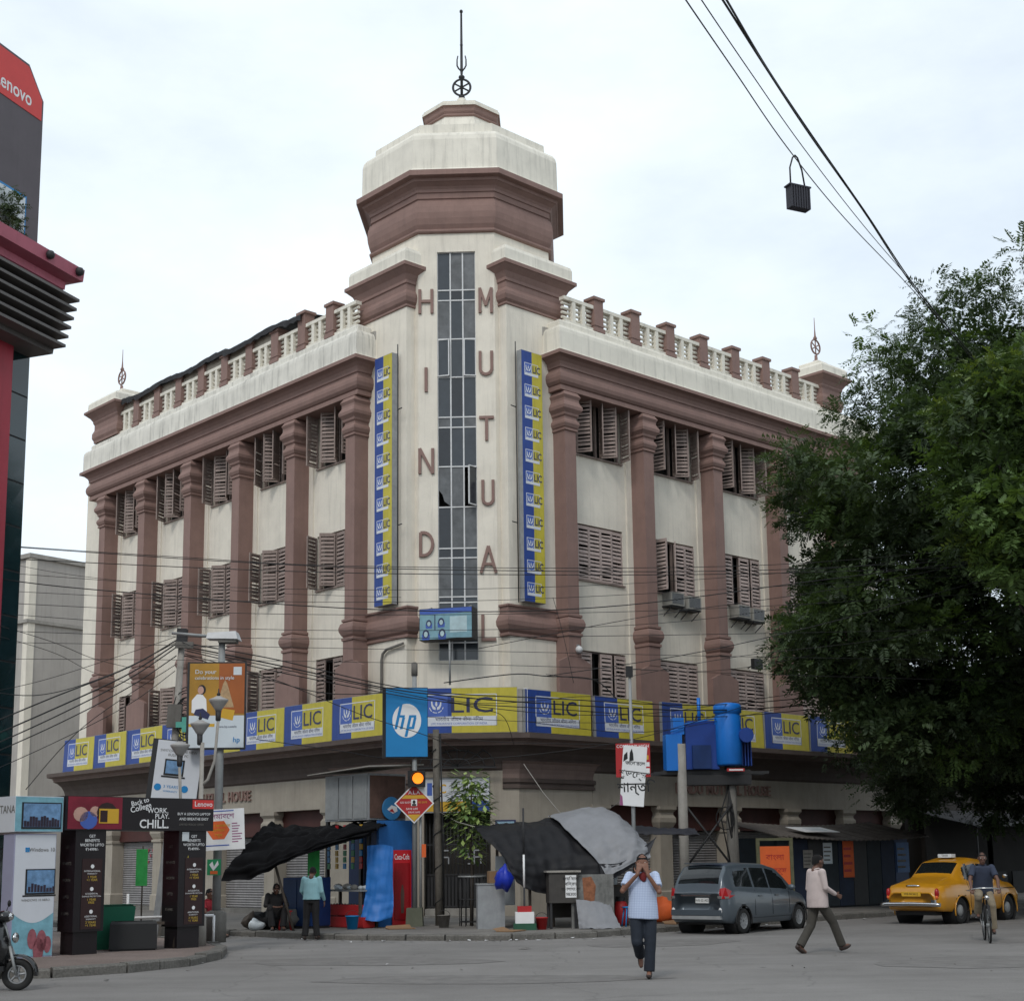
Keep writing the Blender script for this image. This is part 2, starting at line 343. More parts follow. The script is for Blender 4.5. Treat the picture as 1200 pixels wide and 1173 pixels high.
# ---------------------------------------------------------------- the corner office building
YAW = 0.7536; BS = 0.9; BC = Vector((-1.9747, 38.2298, 0.16))
B = thing('office_building', 'four storey cream and brown corner office building with an octagonal tower', 'building', BC, YAW, None, BS)
MB_ = Matrix.Translation(BC) @ Rz(YAW) @ Matrix.Scale(BS, 4)
FR = Matrix.Identity(4)                        # right facade: x along the wall, y into the wall
FL = Rz(-pi/2)                                 # left facade
OC = 3.902; OA = 3.0
FO = Tl((OC, OC, 0)) @ Rz(-pi/4)               # tower front: face at y = -3
def onb(F, x, y, z): return MB_ @ (F @ Vector((x, y, z)))
def rzb(F): return YAW+F.to_euler().z
def wall_grid(mb, x0, x1, z0, z1, ops, y, dep, mi=0, T=None, rev=0):
    xs = sorted({x0, x1}.union(*[{o[0], o[1]} for o in ops])); zs = sorted({z0, z1}.union(*[{o[2], o[3]} for o in ops]))
    xs = [x for x in xs if x0 <= x <= x1]; zs = [z for z in zs if z0 <= z <= z1]
    for i in range(len(xs)-1):
        for j in range(len(zs)-1):
            cx, cz = (xs[i]+xs[i+1])/2, (zs[j]+zs[j+1])/2
            if any(o[0] < cx < o[1] and o[2] < cz < o[3] for o in ops): continue
            mb.quad((xs[i], y, zs[j]), (xs[i+1], y, zs[j]), (xs[i+1], y, zs[j+1]), (xs[i], y, zs[j+1]), mi, T)
    for a, b, c, d in ops:
        mb.quad((a, y, c), (b, y, c), (b, y+dep, c), (a, y+dep, c), rev, T); mb.quad((a, y+dep, d), (b, y+dep, d), (b, y, d), (a, y, d), rev, T)
        mb.quad((a, y, d), (a, y, c), (a, y+dep, c), (a, y+dep, d), rev, T); mb.quad((b, y, c), (b, y, d), (b, y+dep, d), (b, y+dep, c), rev, T)
PR = [5.125, 8.92, 12.65, 16.43, 20.2]; PL = [-22.385, -19.07, -15.5, -12.1, -8.585, -5.12]; PHW = .25
WY = .65
# --- windows: (x0, x1, z0, z1) per bay and floor
FLOORS = [(6.35, 8.35), (10.72, 12.6), (14.98, 16.97)]
winR = []; winL = []
for i in range(4): winR.append((PR[i]+.88, PR[i+1]-.72))
winR.append((21.2, 22.6))
for i in range(5): winL.append((PL[i]+.72, PL[i+1]-.55))
def all_ops(wins): return [(a, b, z0, z1) for a, b in wins for z0, z1 in FLOORS]
w = MB(); wall_grid(w, 2.9, 23.4, 5.2, 17.6, all_ops(winR), WY, .3, 0, FR)
for i in range(5):                             # raised strips beside the pilasters
    w.box(PR[i]+.25, PR[i]+.5, WY-.05, WY-.002, 5.3, 17.0, 0, FR)
    if i: w.box(PR[i]-.52, PR[i]-.25, WY-.05, WY-.002, 5.3, 17.0, 0, FR)
w.build('wall', 'cream', B)
w = MB(); wall_grid(w, -25.1, -2.9, 5.2, 17.6, all_ops(winL), WY, .3, 0, FL)
for i in range(6):
    w.box(PL[i]+.25, PL[i]+.5, WY-.05, WY-.002, 5.3, 17.0, 0, FL)
    if i: w.box(PL[i]-.5, PL[i]-.25, WY-.05, WY-.002, 5.3, 17.0, 0, FL)
w.box(-25.1, -23.2, WY+.003, WY+8, -.2, 19.0, 0, FL)
w.build('wall', 'cream', B)
# interior backing and roof
bk = MB(); bk.box(3.6, 23.3, 2.2, 2.4, 0, 17.5, 0, FR); bk.box(-24.6, -3.6, 2.2, 2.4, 0, 17.5, 0, FL); bk.build('room_wall', 'room', B)
bk = MB()
for zf in (5.3, 9.6, 13.9, 17.3): bk.slab([(.96, 5.0), (5.0, .96), (23.2, .96), (23.2, 2.3), (5.2, 2.3), (2.3, 5.2), (2.3, 24.6), (.96, 24.6)], zf, zf+.12)
bk.build('floor_slab', 'room', B)
rf = MB(); rf.slab([(.5, 4.5), (4.5, .5), (23.3, .5), (23.3, 14), (14, 14), (14, 24.9), (.5, 24.9)], 18.7, 19.0); rf.build('roof', 'concrete', B)
MB().box(23.3, 23.5, .66, 14, 0, 18.9, 0, FR).build('end_wall', 'cream', B); MB().box(.7, 14, 24.9, 25.05, 0, 18.9).build('end_wall', 'cream', B)

# --- pilasters
PPROF = [(.46, 5.4), (.46, 7.78), (.03, 7.98), (.03, 8.62), (.07, 8.64), (.07, 8.72), (.02, 8.75), (.08, 8.82), (.135, 8.95), (.14, 9.05), (.1, 9.18), (.03, 9.24), (.07, 9.26), (.07, 9.33), (.0, 9.36)]
CPROF = [(.0, 15.42), (.05, 15.44), (.05, 15.5), (.02, 15.52), (.06, 15.56), (.1, 15.66), (.09, 15.74), (.03, 15.82), (.02, 15.9), (.07, 15.95), (.08, 16.02), (.17, 16.14), (.18, 16.24), (.15, 16.3), (.09, 16.42), (.09, 16.5), (.14, 16.6), (.06, 16.74), (.0, 16.77)]
def pilaster(x, F):
    mb = MB(); h = PHW
    T = F @ Tl((x, 0, 0))
    path = [(-h, WY), (-h, 0), (h, 0), (h, WY)]
    mb.sweep(path, [(0, 9.36), (0, 15.42)], None, T, caps=False)
    mb.sweep(path, PPROF[2:], None, T, caps=False, sm=False)
    mb.box(-h-.46, h+.46, -.02, .12, 5.4, 7.78, 0, T); mb.box(-h-.04, h+.04, -.015, WY-.055, 5.4, 7.98, 0, T)
    mb.add([(-h-.46, -.02, 7.78), (h+.46, -.02, 7.78), (h+.46, .12, 7.78), (-h-.46, .12, 7.78), (-h-.03, -.019, 7.96), (h+.03, -.019, 7.96), (h+.03, .119, 7.96), (-h-.03, .119, 7.96)],
           [(0, 1, 5, 4), (1, 2, 6, 5), (3, 0, 4, 7), (4, 5, 6, 7)], 0, T)
    o = mb.build('pilaster', 'brown', B)
    c = MB().sweep(path, CPROF, None, T); c.build('capital', 'brown', o)
for x in PR: pilaster(x, FR)
for x in PL: pilaster(x, FL)

# --- frieze and main cornice
FPROF = [(-.6, 16.76), (0, 16.77), (.03, 16.78), (.03, 16.93), (0, 16.95), (.06, 16.98), (.12, 17.06), (.15, 17.18), (.14, 17.3), (.09, 17.4), (.02, 17.46), (.02, 17.53), (.06, 17.54), (.06, 17.62), (.1, 17.72), (.2, 17.82), (.31, 17.87), (.36, 17.88), (.36, 18.0), (.2, 18.02)]
TPROF = [(.2, 18.0), (.34, 18.005), (.27, 18.03), (.25, 18.08), (.25, 18.68), (.235, 18.8), (.19, 18.89), (.1, 18.94), (.02, 18.96), (.02, 19.14), (-.04, 19.2), (-.8, 19.24)]
pr = [(4.72, .62), (4.72, 0), (22.6, 0), (22.6, .62)]; pl = [(.62, 23.55), (0, 23.55), (0, 4.72), (.62, 4.72)]
for p, tm in ((pr, 'trim'), (pl, 'trim_stained')):
    MB().sweep(p, FPROF).build('frieze', 'brown', B); MB().sweep(p, TPROF).build('cornice', tm, B)
    # drip line hairline cracks read from the material
# --- parapet
def post(x, F, hi=20.44):
    mb = MB(); T = F @ Tl((x, .02, 0))
    mb.box(-.22, .22, .03, .43, 19.2, hi-.1, 0, T); mb.box(-.26, .26, -.01, .47, 19.2, 19.34, 0, T); mb.box(-.24, .24, .01, .45, 19.42, 19.48, 0, T); mb.box(-.27, .27, -.02, .48, hi-.1, hi, 0, T)
    mb.build('parapet_post', 'brown', B)
def bay_mesh(wd):
    mb = MB(); h = wd/2
    mb.box(-h, h, .06, .3, 20.0, 20.12); mb.box(-h, h, .05, .34, 19.2, 19.3)
    for x in (-wd/6, wd/6): mb.box(x-.075, x+.075, .07, .27, 19.3, 20.0)
    for k in range(4):
        z = 19.37+k*.165
        for c in (-wd/3, 0, wd/3):
            a = wd/6-.075 if c == 0 else wd/6-.037
            cc = c if c == 0 else c+(-.035 if c < 0 else .035)
            mb.tube([(cc-a, .2, z+.045), (cc+a, .2, z+.045)], .05, 6, 0)
    return mb.mesh('balustrade', 'trim')
postsR = [6.66+1.842*i for i in range(7)]; postsL = [-(19.9-1.685*i) for i in range(9)]
bmR = bay_mesh(1.842-.44); bmL = bay_mesh(1.685-.44)
for x in postsR: post(x, FR)
for i, x in enumerate(postsL): post(x, FL, 20.62 if i == 7 else 20.44)
def bay(me, x, F):
    o = obj('balustrade', me, B); o.matrix_local = F @ Tl((x, .02, 0))
for i in range(6): bay(bmR, (postsR[i]+postsR[i+1])/2, FR)
bay(bmR, postsR[0]-.92, FR); bay(bmR, postsR[6]+.92, FR)
for i in range(8): bay(bmL, (postsL[i]+postsL[i+1])/2, FL)
bay(bmL, postsL[8]+.84, FL); bay(bmL, postsL[0]-.84, FL)
for i in range(6):                             # masonry closing the gap above the rail on the left
    x = (postsL[i]+postsL[i+1])/2
    MB().box(-.62, .62, .14, .3, 20.12, 20.46, 0, FL @ Tl((x, .02, 0))).build('infill_panel', 'lintel', B)
MB().box(-.62, .62, .14, .3, 20.12, 20.4, 0, FL @ Tl((postsL[0]-.84, .02, 0))).build('infill_panel', 'lintel', B)
# end piers with caps and finials
def end_pier(x0, x1, F, fx):
    y0 = -.02; path = [(x0, 1.25), (x0, y0), (x1, y0), (x1, 1.25)]; path.reverse(); path = path[::-1]
    mb = MB().sweep(path, [(0, 19.2), (.03, 19.22), (.03, 19.3), (.09, 19.42), (.09, 19.62), (.02, 19.78), (.02, 20.0), (.07, 20.1), (.07, 20.16), (.16, 20.3), (.33, 20.46), (.36, 20.47), (.36, 20.57), (-.3, 20.6)], None, F); mb.box(x0+.02, x1-.02, 1.24, 1.27, 19.2, 20.5, 0, F)
    o = mb.build('corner_pier', 'brown', B)
    c = MB().sweep(path, [(.34, 20.572), (.26, 20.6), (.24, 20.64), (.23, 20.9), (.17, 21.0), (.02, 21.05), (-.3, 21.16), (-.3, 21.28), (-.34, 21.33), (-.55, 21.37)], None, F); c.build('pier_cap', 'trim', o)
    f = MB(); T = F @ Tl((fx, .62, 21.36))
    f.lathe([(.14, -.1), (.14, .06), (.07, .1), (.06, .3)], 10, 0, T)
    ring = [(0.3*math.cos(a), 0, .66+.3*math.sin(a)) for a in np.linspace(0, 2*pi, 25)]
    f.tube(ring, .035, 6, 0, T, cap=False)
    for k in range(3): a = k*pi/3+pi/2; f.tube([(-.3*math.cos(a), 0, .66-.3*math.sin(a)), (.3*math.cos(a), 0, .66+.3*math.sin(a))], .025, 6, 0, T)
    f.lathe([(.05, .95), (.09, 1.02), (.04, 1.12), (.02, 1.4), (.012, 1.9)], 8, 0, T)
    f.build('finial', 'brown', o)
end_pier(19.35, 20.6, FR, 19.98); end_pier(-23.3, -21.3, FL, -22.3)

# --- tower
A = OA
def octv(a): return [(OC+a/math.cos(pi/8)*math.cos(pi/8+k*pi/4), OC+a/math.cos(pi/8)*math.sin(pi/8+k*pi/4)) for k in range(8)]
def octring(prof, mis=None, mb=None):
    mb = mb or MB()
    mb.sweep(octv(A), [(o-A, z) for o, z in prof], mis, None, closed=True); return mb
ov = octv(A)
t = MB()
for k in range(8):
    a, b = ov[k], ov[(k+1) % 8]
    if abs((a[0]+b[0])/2-(a[1]+b[1])/2) < .01 and a[0] < OC: continue     # the front face is built with its window
    t.quad((b[0], b[1], 5.2), (a[0], a[1], 5.2), (a[0], a[1], 21.95), (b[0], b[1], 21.95))
hw = A*math.tan(pi/8)
wall_grid(t, -hw, hw, 5.2, 21.95, [(-.63, .62, 7.77, 21.27)], -A, .14, 0, FO)
t.build('tower_wall', 'cream', B)
octring([(2.98, 21.9), (3.07, 21.92), (3.1, 21.96), (3.1, 22.02), (3.03, 22.06), (3.1, 22.2), (3.15, 22.4), (3.17, 22.6), (3.15, 22.8), (3.09, 23.0), (3.02, 23.06), (3.02, 23.1), (3.06, 23.12), (3.06, 23.3), (3.1, 23.32), (3.1, 23.42), (3.15, 23.5), (3.28, 23.6), (3.31, 23.61), (3.34, 23.7), (3.48, 23.72), (3.53, 23.74), (3.53, 23.92), (3.2, 23.94)]).build('tower_cornice', 'brown', B)
octring([(3.2, 23.925), (3.5, 23.93), (3.39, 23.97), (3.35, 24.05), (3.33, 25.08), (3.29, 25.24), (3.2, 25.37), (3.06, 25.44), (2.95, 25.46), (2.92, 25.48), (2.9, 25.82), (2.78, 25.86), (1.4, 26.2)]).build('tower_attic', 'trim', B)
octring([(1.5, 25.9), (1.42, 26.2), (1.22, 26.95), (1.2, 27.05)]).build('cap_drum', 'trim', B)
octring([(1.2, 27.0), (1.27, 27.04), (1.27, 27.08), (1.22, 27.12), (1.27, 27.2), (1.29, 27.3), (1.3, 27.34), (1.36, 27.36), (1.2, 27.38)]).build('cap_band', 'brown', B)
octring([(1.2, 27.36), (1.36, 27.37), (1.36, 27.46), (1.31, 27.48), (1.31, 27.55), (1.1, 27.62), (.5, 27.85), (.2, 28.0), (.16, 28.3), (.02, 28.32)]).build('cap_roof', 'trim', B)
f = MB(); T = FO @ Tl((0, 0, 0))
f.lathe([(.1, 28.1), (.08, 28.36), (.12, 28.4), (.05, 28.46)], 10, 0, T)
zc = 28.78
f.tube([(.31*math.cos(a), 0, zc+.31*math.sin(a)) for a in np.linspace(0, 2*pi, 33)], .042, 6, 0, T, cap=False)
for k in range(3): a = k*pi/3+pi/2; f.tube([(-.3*math.cos(a), 0, zc-.3*math.sin(a)), (.3*math.cos(a), 0, zc+.3*math.sin(a))], .03, 6, 0, T)
f.lathe([(.05, 28.4), (.05, 29.1), (.11, 29.14), (.11, 29.2), (.04, 29.22), (.05, 29.4), (.09, 29.45), (.05, 29.5), (.045, 30.4), (.06, 30.42), (.045, 30.44), (.035, 31.68), (.06, 31.7), (.06, 31.76), (.02, 31.8)], 8, 0, T)
for s_ in (-1, 1): f.tube([(0, 0, 29.42), (s_*.1, 0, 29.5), (s_*.16, 0, 29.62), (s_*.16, 0, 29.85), (s_*.13, 0, 30.0)], [.03, .03, .028, .024, .02], 6, 0, T)
f.build('tower_finial', 'iron', B)
# buttresses beside the tower
BUP = [(0, 19.38), (.05, 19.4), (.05, 19.46), (.02, 19.48), (.09, 19.56), (.13, 19.7), (.12, 19.82), (.04, 19.96), (.04, 20.16), (.08, 20.18), (.08, 20.28), (.16, 20.46), (.32, 20.63), (.36, 20.65), (.36, 20.77), (.2, 20.79)]
BUT = [(.2, 20.772), (.34, 20.775), (.27, 20.8), (.25, 20.85), (.25, 21.18), (.21, 21.3), (.1, 21.37), (-.02, 21.38), (-.02, 21.44), (-.1, 21.48), (-1.1, 21.5)]
BUB = [(0, 8.5), (.06, 8.52), (.06, 8.6), (.02, 8.62), (.1, 8.7), (.16, 8.84), (.17, 8.98), (.13, 9.12), (.05, 9.22), (.05, 9.42), (.1, 9.44), (.1, 9.5), (0, 9.52)]
for bp in ([(2.0, 5.41), (.55, 5.41), (.55, 2.84), (1.3, 2.84)], [(2.84, 1.3), (2.84, .55), (5.41, .55), (5.41, 2.0)]):
    o = MB().sweep(bp, [(0, 5.2), (0, 19.4)], caps=False).build('buttress', 'cream', B)
    MB().sweep(bp, BUP).build('buttress_cornice', 'brown', o); MB().sweep(bp, BUT).build('buttress_cap', 'trim', o)
bl = [(.55, 4.9), (.55, 2.78), (1.3, 2.78)]; br = [(2.78, 1.3), (2.78, .55), (4.9, .55)]
for bp in (bl, br): MB().sweep(bp, BUB).build('string_band', 'brown', B)

# --- tall tower window
zs = [7.77, 8.34, 9.62, 9.8, 11.05, 11.36, 12.7, 14.03, 15.33, 15.67, 17.01, 18.3, 19.62, 19.97, 21.27]
xs = [-.63, -.205, .2, .62]
wf = MB()
for x in xs: wf.box(x-.022, x+.022, -A+.06, -A+.11, 7.77, 21.27, 0, FO)
for z in zs: wf.box(-.63, .62, -A+.062, -A+.108, z-.02, z+.02, 0, FO)
wobj = wf.build('tower_window', 'frame_white', B)
pane_i = 0
broken = {(5, 0)}
for i in range(3):
    for j in range(len(zs)-1):
        y = -A+.09+random.uniform(-.006, .006); x0, x1, z0, z1 = xs[i], xs[i+1], zs[j], zs[j+1]
        if (j, i) in ((6, 2), (10, 2)): continue                         # two casements standing open
        tl = random.uniform(-.006, .006)
        mb = MB()
        if (j, i) == (6, 0): mb.add([FO @ Vector(p) for p in [(x0, y, z1), (x0, y, z0+.6), (x0+.14, y, z0+.42), (x0+.2, y, z0+.2), (x1, y, z0+.02), (x1, y, z1)]], [(0, 1, 2, 3, 4, 5)])
        else: mb.quad((x0, y, z0), (x1, y+tl, z0), (x1, y+tl, z1), (x0, y, z1), 0, FO)
        mb.build('pane', random.choice(['glass', 'glass', 'glass_dusty', 'glass_dark']), wobj)
MB().box(-.8, .8, -A+.5, -A+.52, 7.6, 21.3, 0, FO).build('stair_wall', 'void', B)
def casement(x, z0, z1, wd, ang, left):
    T = FO @ Tl((x, -A+.05, 0)) @ Rz(ang)
    mb = MB(); s_ = 1 if left else -1
    for a, b in ((0, .035), (wd-.035, wd)): mb.box(min(s_*a, s_*b), max(s_*a, s_*b), -.02, .02, z0, z1, 0, T)
    for a, b in ((z0, z0+.035), (z1-.035, z1)): mb.box(min(0, s_*wd), max(0, s_*wd), -.021, .021, a, b, 0, T)
    mb.quad((0, 0, z0), (s_*wd, 0, z0), (s_*wd, 0, z1), (0, 0, z1), 1, T)
    mb.build('casement', ['frame_white', 'glass'], wobj)
casement(.62, 12.72, 14.0, .4, R(52), False); casement(-.63, 17.03, 18.28, .4, R(-12), True); casement(.62, 17.03, 18.28, .4, R(8), False)
# letters on the tower, one by one
for ch, x0, x1, z0, z1 in [('H', -1.24, -.75, 19.16, 19.98), ('I', -1.04, -.95, 16.51, 17.32), ('N', -1.25, -.74, 13.79, 14.62), ('D', -1.23, -.75, 11.08, 11.91),
                           ('M', .72, 1.19, 19.13, 19.98), ('U', .71, 1.18, 17.0, 17.83), ('T', .71, 1.18, 14.84, 15.65), ('U', .76, 1.18, 12.7, 13.54), ('A', .73, 1.2, 10.53, 11.39), ('L', .72, 1.18, 8.36, 9.21)]:
    mb = MB(); th = .095; cx = (x0+x1)/2; w_ = x1-x0; h_ = z1-z0; y0, y1 = -A-.07, -A-.004
    def bar(p, q, r=th):
        p = Vector((p[0], p[1])); q = Vector((q[0], q[1])); d = (q-p).normalized(); nn = Vector((-d.y, d.x))*r/2
        pts = [p+nn, p-nn, q-nn, q+nn]; pts = [(v.x, v.y) for v in pts]; yo = random.uniform(0, .004)
        mb.poly(pts, y0-yo, y1, 0, FO)
    h2 = th/2
    if ch == 'H': bar((x0+h2, z0), (x0+h2, z1)); bar((x1-h2, z0), (x1-h2, z1)); bar((x0+h2, z0+h_*.5), (x1-h2, z0+h_*.5))
    if ch == 'I': bar((cx, z0), (cx, z1), .1)
    if ch == 'N': bar((x0+h2, z0), (x0+h2, z1)); bar((x1-h2, z0), (x1-h2, z1)); bar((x0+h2, z1), (x1-h2, z0))
    if ch == 'M': bar((x0+h2, z0), (x0+h2, z1)); bar((x1-h2, z0), (x1-h2, z1)); bar((x0+h2, z1), (cx, z0+.25), .085); bar((x1-h2, z1), (cx, z0+.25), .085)
    if ch == 'T': bar((cx, z0), (cx, z1-h2)); bar((x0, z1-h2), (x1, z1-h2))
    if ch == 'A': bar((x0, z0), (cx, z1)); bar((x1, z0), (cx, z1)); bar((x0+.1, z0+.28), (x1-.1, z0+.28), .08)
    if ch == 'L': bar((x0+h2, z0), (x0+h2, z1)); bar((x0+h2, z0+h2), (x1, z0+h2))
    if ch in 'UD':
        if ch == 'U': cl = [(x0+h2, z1)]+[(cx-(w_/2-h2)*math.cos(a), z0+w_/2-(w_/2-h2)*math.sin(a)) for a in np.linspace(0, pi, 9)]+[(x1-h2, z1)]
        else: cl = [(x0+h2, z0+h2), (x0+.16, z0+h2)]+[(x0+.16+(w_-.16-h2)*math.sin(a), z0+h_/2-(h_/2-h2)*math.cos(a)) for a in np.linspace(0.15, pi-.15, 9)]+[(x0+.16, z1-h2), (x0+h2, z1-h2), (x0+h2, z0)]
        for p, q in zip(cl, cl[1:]): bar(p, q)
    mb.build('letter', 'brown', B)

# --- louvred shutters
def leaf_mesh(wd, ht, m_, name='shutter'):
    mb = MB(); s_ = .055
    mb.box(0, s_, -.02, .02, 0, ht); mb.box(wd-s_, wd, -.02, .02, 0, ht)
    for a in (0, ht*.48, ht-s_): mb.box(s_, wd-s_, -.018, .018, a, a+s_)
    k = int((ht-3*s_)/.118)
    for i in range(k):
        z = s_+(i+.5)*(ht-s_)/k-.04
        dz, dz2 = (random.uniform(-.05, -.01), random.uniform(-.05, .0)) if random.random() < .25 else (random.uniform(-.006, .006), random.uniform(-.006, .006))
        mb.add([(s_, -.03, z), (wd-s_, -.03, z), (wd-s_, -.022, z), (s_, -.022, z), (s_, .012, z+.104+dz), (wd-s_, .012, z+.104+dz2), (wd-s_, .02, z+.104+dz2), (s_, .02, z+.104+dz)], [(0, 1, 5, 4), (3, 7, 6, 2), (0, 3, 2, 1), (4, 5, 6, 7)])
    return mb.mesh(name, m_)
LM = {}
def leaf(par, x, y, z, wd, ht, ang, m_, F, flip=False):
    """hinged on its left edge (or right when flip); positive angles swing it out of the wall"""
    k = (round(wd, 2), round(ht, 2), m_, random.randrange(4))
    if k not in LM: LM[k] = leaf_mesh(k[0], k[1], m_)
    o = obj('shutter', LM[k], par)
    if flip: o.matrix_local = F @ Tl((x, y, z)) @ Rz(ang) @ Tl((-wd, 0, 0))
    else: o.matrix_local = F @ Tl((x, y, z)) @ Rz(-ang)
def window(a, b, z0, z1, F, mode, m_):
    mb = MB(); y = WY+.1; wd = (b-a)
    for x in (a, b-.05): mb.box(x, x+.05, y, y+.1, z0, z1, 0, F)
    mb.box(a, b, y+.002, y+.098, z1-.05, z1, 0, F); mb.box(a-.04, b+.04, WY-.06, y+.1, z0-.05, z0, 0, F)
    mb.box(a+wd/2-.03, a+wd/2+.03, y+.004, y+.096, z0, z1, 0, F)
    for k in range(1, 8): mb.tube([F @ Vector((a+wd*k/8, y+.06, z0)), F @ Vector((a+wd*k/8, y+.06, z1))], .009, 5, 1, cap=False)
    win = mb.build('window', ['shutter', 'iron'], B)
    lw = (wd-.02)/4; ht = z1-z0-.08; ys = WY-.03; z = z0+.02
    jit = lambda s: R(random.uniform(-s, s))
    if mode == 'closed':
        for k in range(4): leaf(win, a+.01+k*lw, ys+.05+(.015 if k % 2 else 0), z, lw, ht, R(random.uniform(-1, 3)), m_, F)
    elif mode == 'half':
        leaf(win, a+.01, ys, z, lw, ht, R(80)+jit(12), m_, F)
        leaf(win, a+.02+2*lw, ys, z, lw, ht, R(40)+jit(15), m_, F, True); leaf(win, a+.01+2*lw, ys+.05, z, lw, ht, R(4), m_, F); leaf(win, b-.01, ys+.05, z, lw, ht, R(3), m_, F, True)
    elif mode == 'open':
        leaf(win, a+.02, ys, z, lw, ht, R(70)+jit(14), m_, F); leaf(win, a+.05+2*lw, ys, z, lw*1.05, ht, R(48)+jit(14), m_, F, True)
        leaf(win, a+2*lw+.1, ys, z, lw*1.05, ht, R(52)+jit(16), m_, F); leaf(win, b-.02, ys, z, lw, ht, R(80)+jit(12), m_, F, True)
    elif mode == 'gap':
        leaf(win, a+.01, ys+.05, z, lw, ht, R(2), m_, F)
        leaf(win, a+.01+2*lw-.12, ys+.05, z, lw, ht, R(2), m_, F); leaf(win, b-.01, ys+.05, z, lw, ht, R(3), m_, F, True)
    return win
modes = {('R', 0): ['closed', 'gap', 'open'], ('R', 1): ['gap', 'half', 'open'], ('R', 2): ['closed', 'gap', 'open'], ('R', 3): ['closed', 'closed', 'open'], ('R', 4): ['closed', 'closed', 'open'],
         ('L', 0): ['gap', 'half', 'open'], ('L', 1): ['half', 'half', 'open'], ('L', 2): ['half', 'half', 'open'], ('L', 3): ['half', 'half', 'open'], ('L', 4): ['gap', 'half', 'open']}
modes[('R', 0)] = ['gap', 'closed', 'open']; modes[('R', 1)] = ['closed', 'half', 'open']
for side, wins, F in (('R', winR, FR), ('L', winL, FL)):
    for i, (a, b) in enumerate(wins):
        for fl, (z0, z1) in enumerate(FLOORS):
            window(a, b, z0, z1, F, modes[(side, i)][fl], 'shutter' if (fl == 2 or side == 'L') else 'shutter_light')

# --- ground floor
GY = .1
gp = [(GY, 24.9), (GY, 2.72), (2.72, GY), (23.3, GY)]
GPROF = [(-.3, 4.28), (0, 4.3), (.02, 4.34), (.06, 4.36), (.07, 4.5), (.12, 4.66), (.24, 4.84), (.42, 4.97), (.6, 5.03), (.6, 5.1), (.64, 5.1), (.64, 5.16), (.86, 5.2), (.9, 5.21), (.9, 5.36), (-.2, 5.4)]
MB().sweep(gp, GPROF, [0]*8+[1, 1, 1, 1]+[0]*3).build('ground_cornice', ['dark_base', 'base_pink'], B)
MB().slab([(GY, 2.72), (2.72, GY), (23.2, .3), (23.2, .9), (2.9, .9), (.9, 2.9), (.9, 24.8), (.3, 24.8)], 5.36, 5.41).build('ledge', 'concrete_dark', B)
# corner block: faces and bands
cb = MB(); path = [(GY, 5.9), (GY, 2.72), (2.72, GY), (5.9, GY)]
for p in ([(.6, 5.9), (GY, 5.9), (GY, 2.72)], [(2.72, GY), (5.9, GY), (5.9, .6)]): cb.sweep(p, [(0, -.2), (0, 3.78)], caps=False)
FD = FO @ Tl((0, -(OC*2**.5-2.82/2**.5)+.0, 0))      # chamfer plane: x along, y into
hwD = (2.72-GY)/2**.5
wall_grid(cb, -hwD, hwD, -.2, 4.3, [(-1.05, .97, -.1, 4.12)], 0, .5, 0, FD)
cb.build('corner_wall', 'lintel', B)
for p in ([(.5, 5.92), (GY, 5.92), (GY, 2.72), (GY+.28, 2.44)], [(2.72-.35, GY+.35), (2.72, GY), (5.92, GY), (5.92, .5)]):
    MB().sweep(p, [(0, 3.75), (.06, 3.76), (.06, 3.84), (.03, 3.86), (.03, 3.92), (.08, 3.94), (.08, 4.05), (.02, 4.07)]).build('band_course', 'dark_base', B)
    MB().sweep(p, [(.015, 4.06), (.02, 4.2), (.05, 4.34), (.12, 4.5), (.2, 4.58), (0, 4.6)]).build('impost_block', 'base_pink', B)
# entrance: steps, gate, fanlight
st = MB(); st.box(-1.0, .92, -.5, .5, -.2, .02, 0, FD); st.box(-1.0, .92, -.2, .5, .02, .2, 0, FD); st.build('entrance_step', 'concrete', B)
MB().box(-1.3, 1.3, .9, .95, -.2, 5.0, 0, FD).build('entrance_hall', 'room', B)
for x0, x1 in ((-1.0, -.05), (-.02, .93)):
    gt = MB(); n_ = 9
    for k in range(n_+1): x = x0+(x1-x0)*k/n_; gt.tube([FD @ Vector((x, .3, .2)), FD @ Vector((x, .3, 3.1))], .014, 6)
    for z in (.25, 1.2, 2.1, 3.05): gt.box(x0, x1, .285, .315, z-.02, z+.02, 0, FD)
    gt.box(x0+.02, x1-.02, .32, .335, .22, 1.15, 0, FD)
    cx = (x0+x1)/2; zz = 1.72; a = .2
    for bx0, bx1, bz0, bz1 in ((-a, a, -.02, .02), (-.02, .02, -a, a), (-a-.02, -a+.02, 0, a), (a-.02, a+.02, -a, 0), (0, a, a-.02, a+.02), (-a, 0, -a-.02, -a+.02)):
        gt.box(cx+bx0, cx+bx1, .255, .28, zz+bz0, zz+bz1, 1, FD)
    gt.build('gate_leaf', ['iron', 'steel'], B)
fan = MB()
for k in range(9):
    a = pi*k/8; fan.tube([FD @ Vector((0, -.36, 4.42)), FD @ Vector((1.15*math.cos(a), -.36, 4.42+.68*math.sin(a)))], .016, 5)
for rr in (.35, .72, 1.0): fan.tube([FD @ Vector((1.15*rr*math.cos(a), -.36, 4.42+.68*rr*math.sin(a))) for a in np.linspace(0, pi, 17)], .018, 5)
fan.box(-1.2, 1.2, -.385, -.33, 4.36, 4.4, 0, FD)
fan.build('fan_grille', 'iron', B)
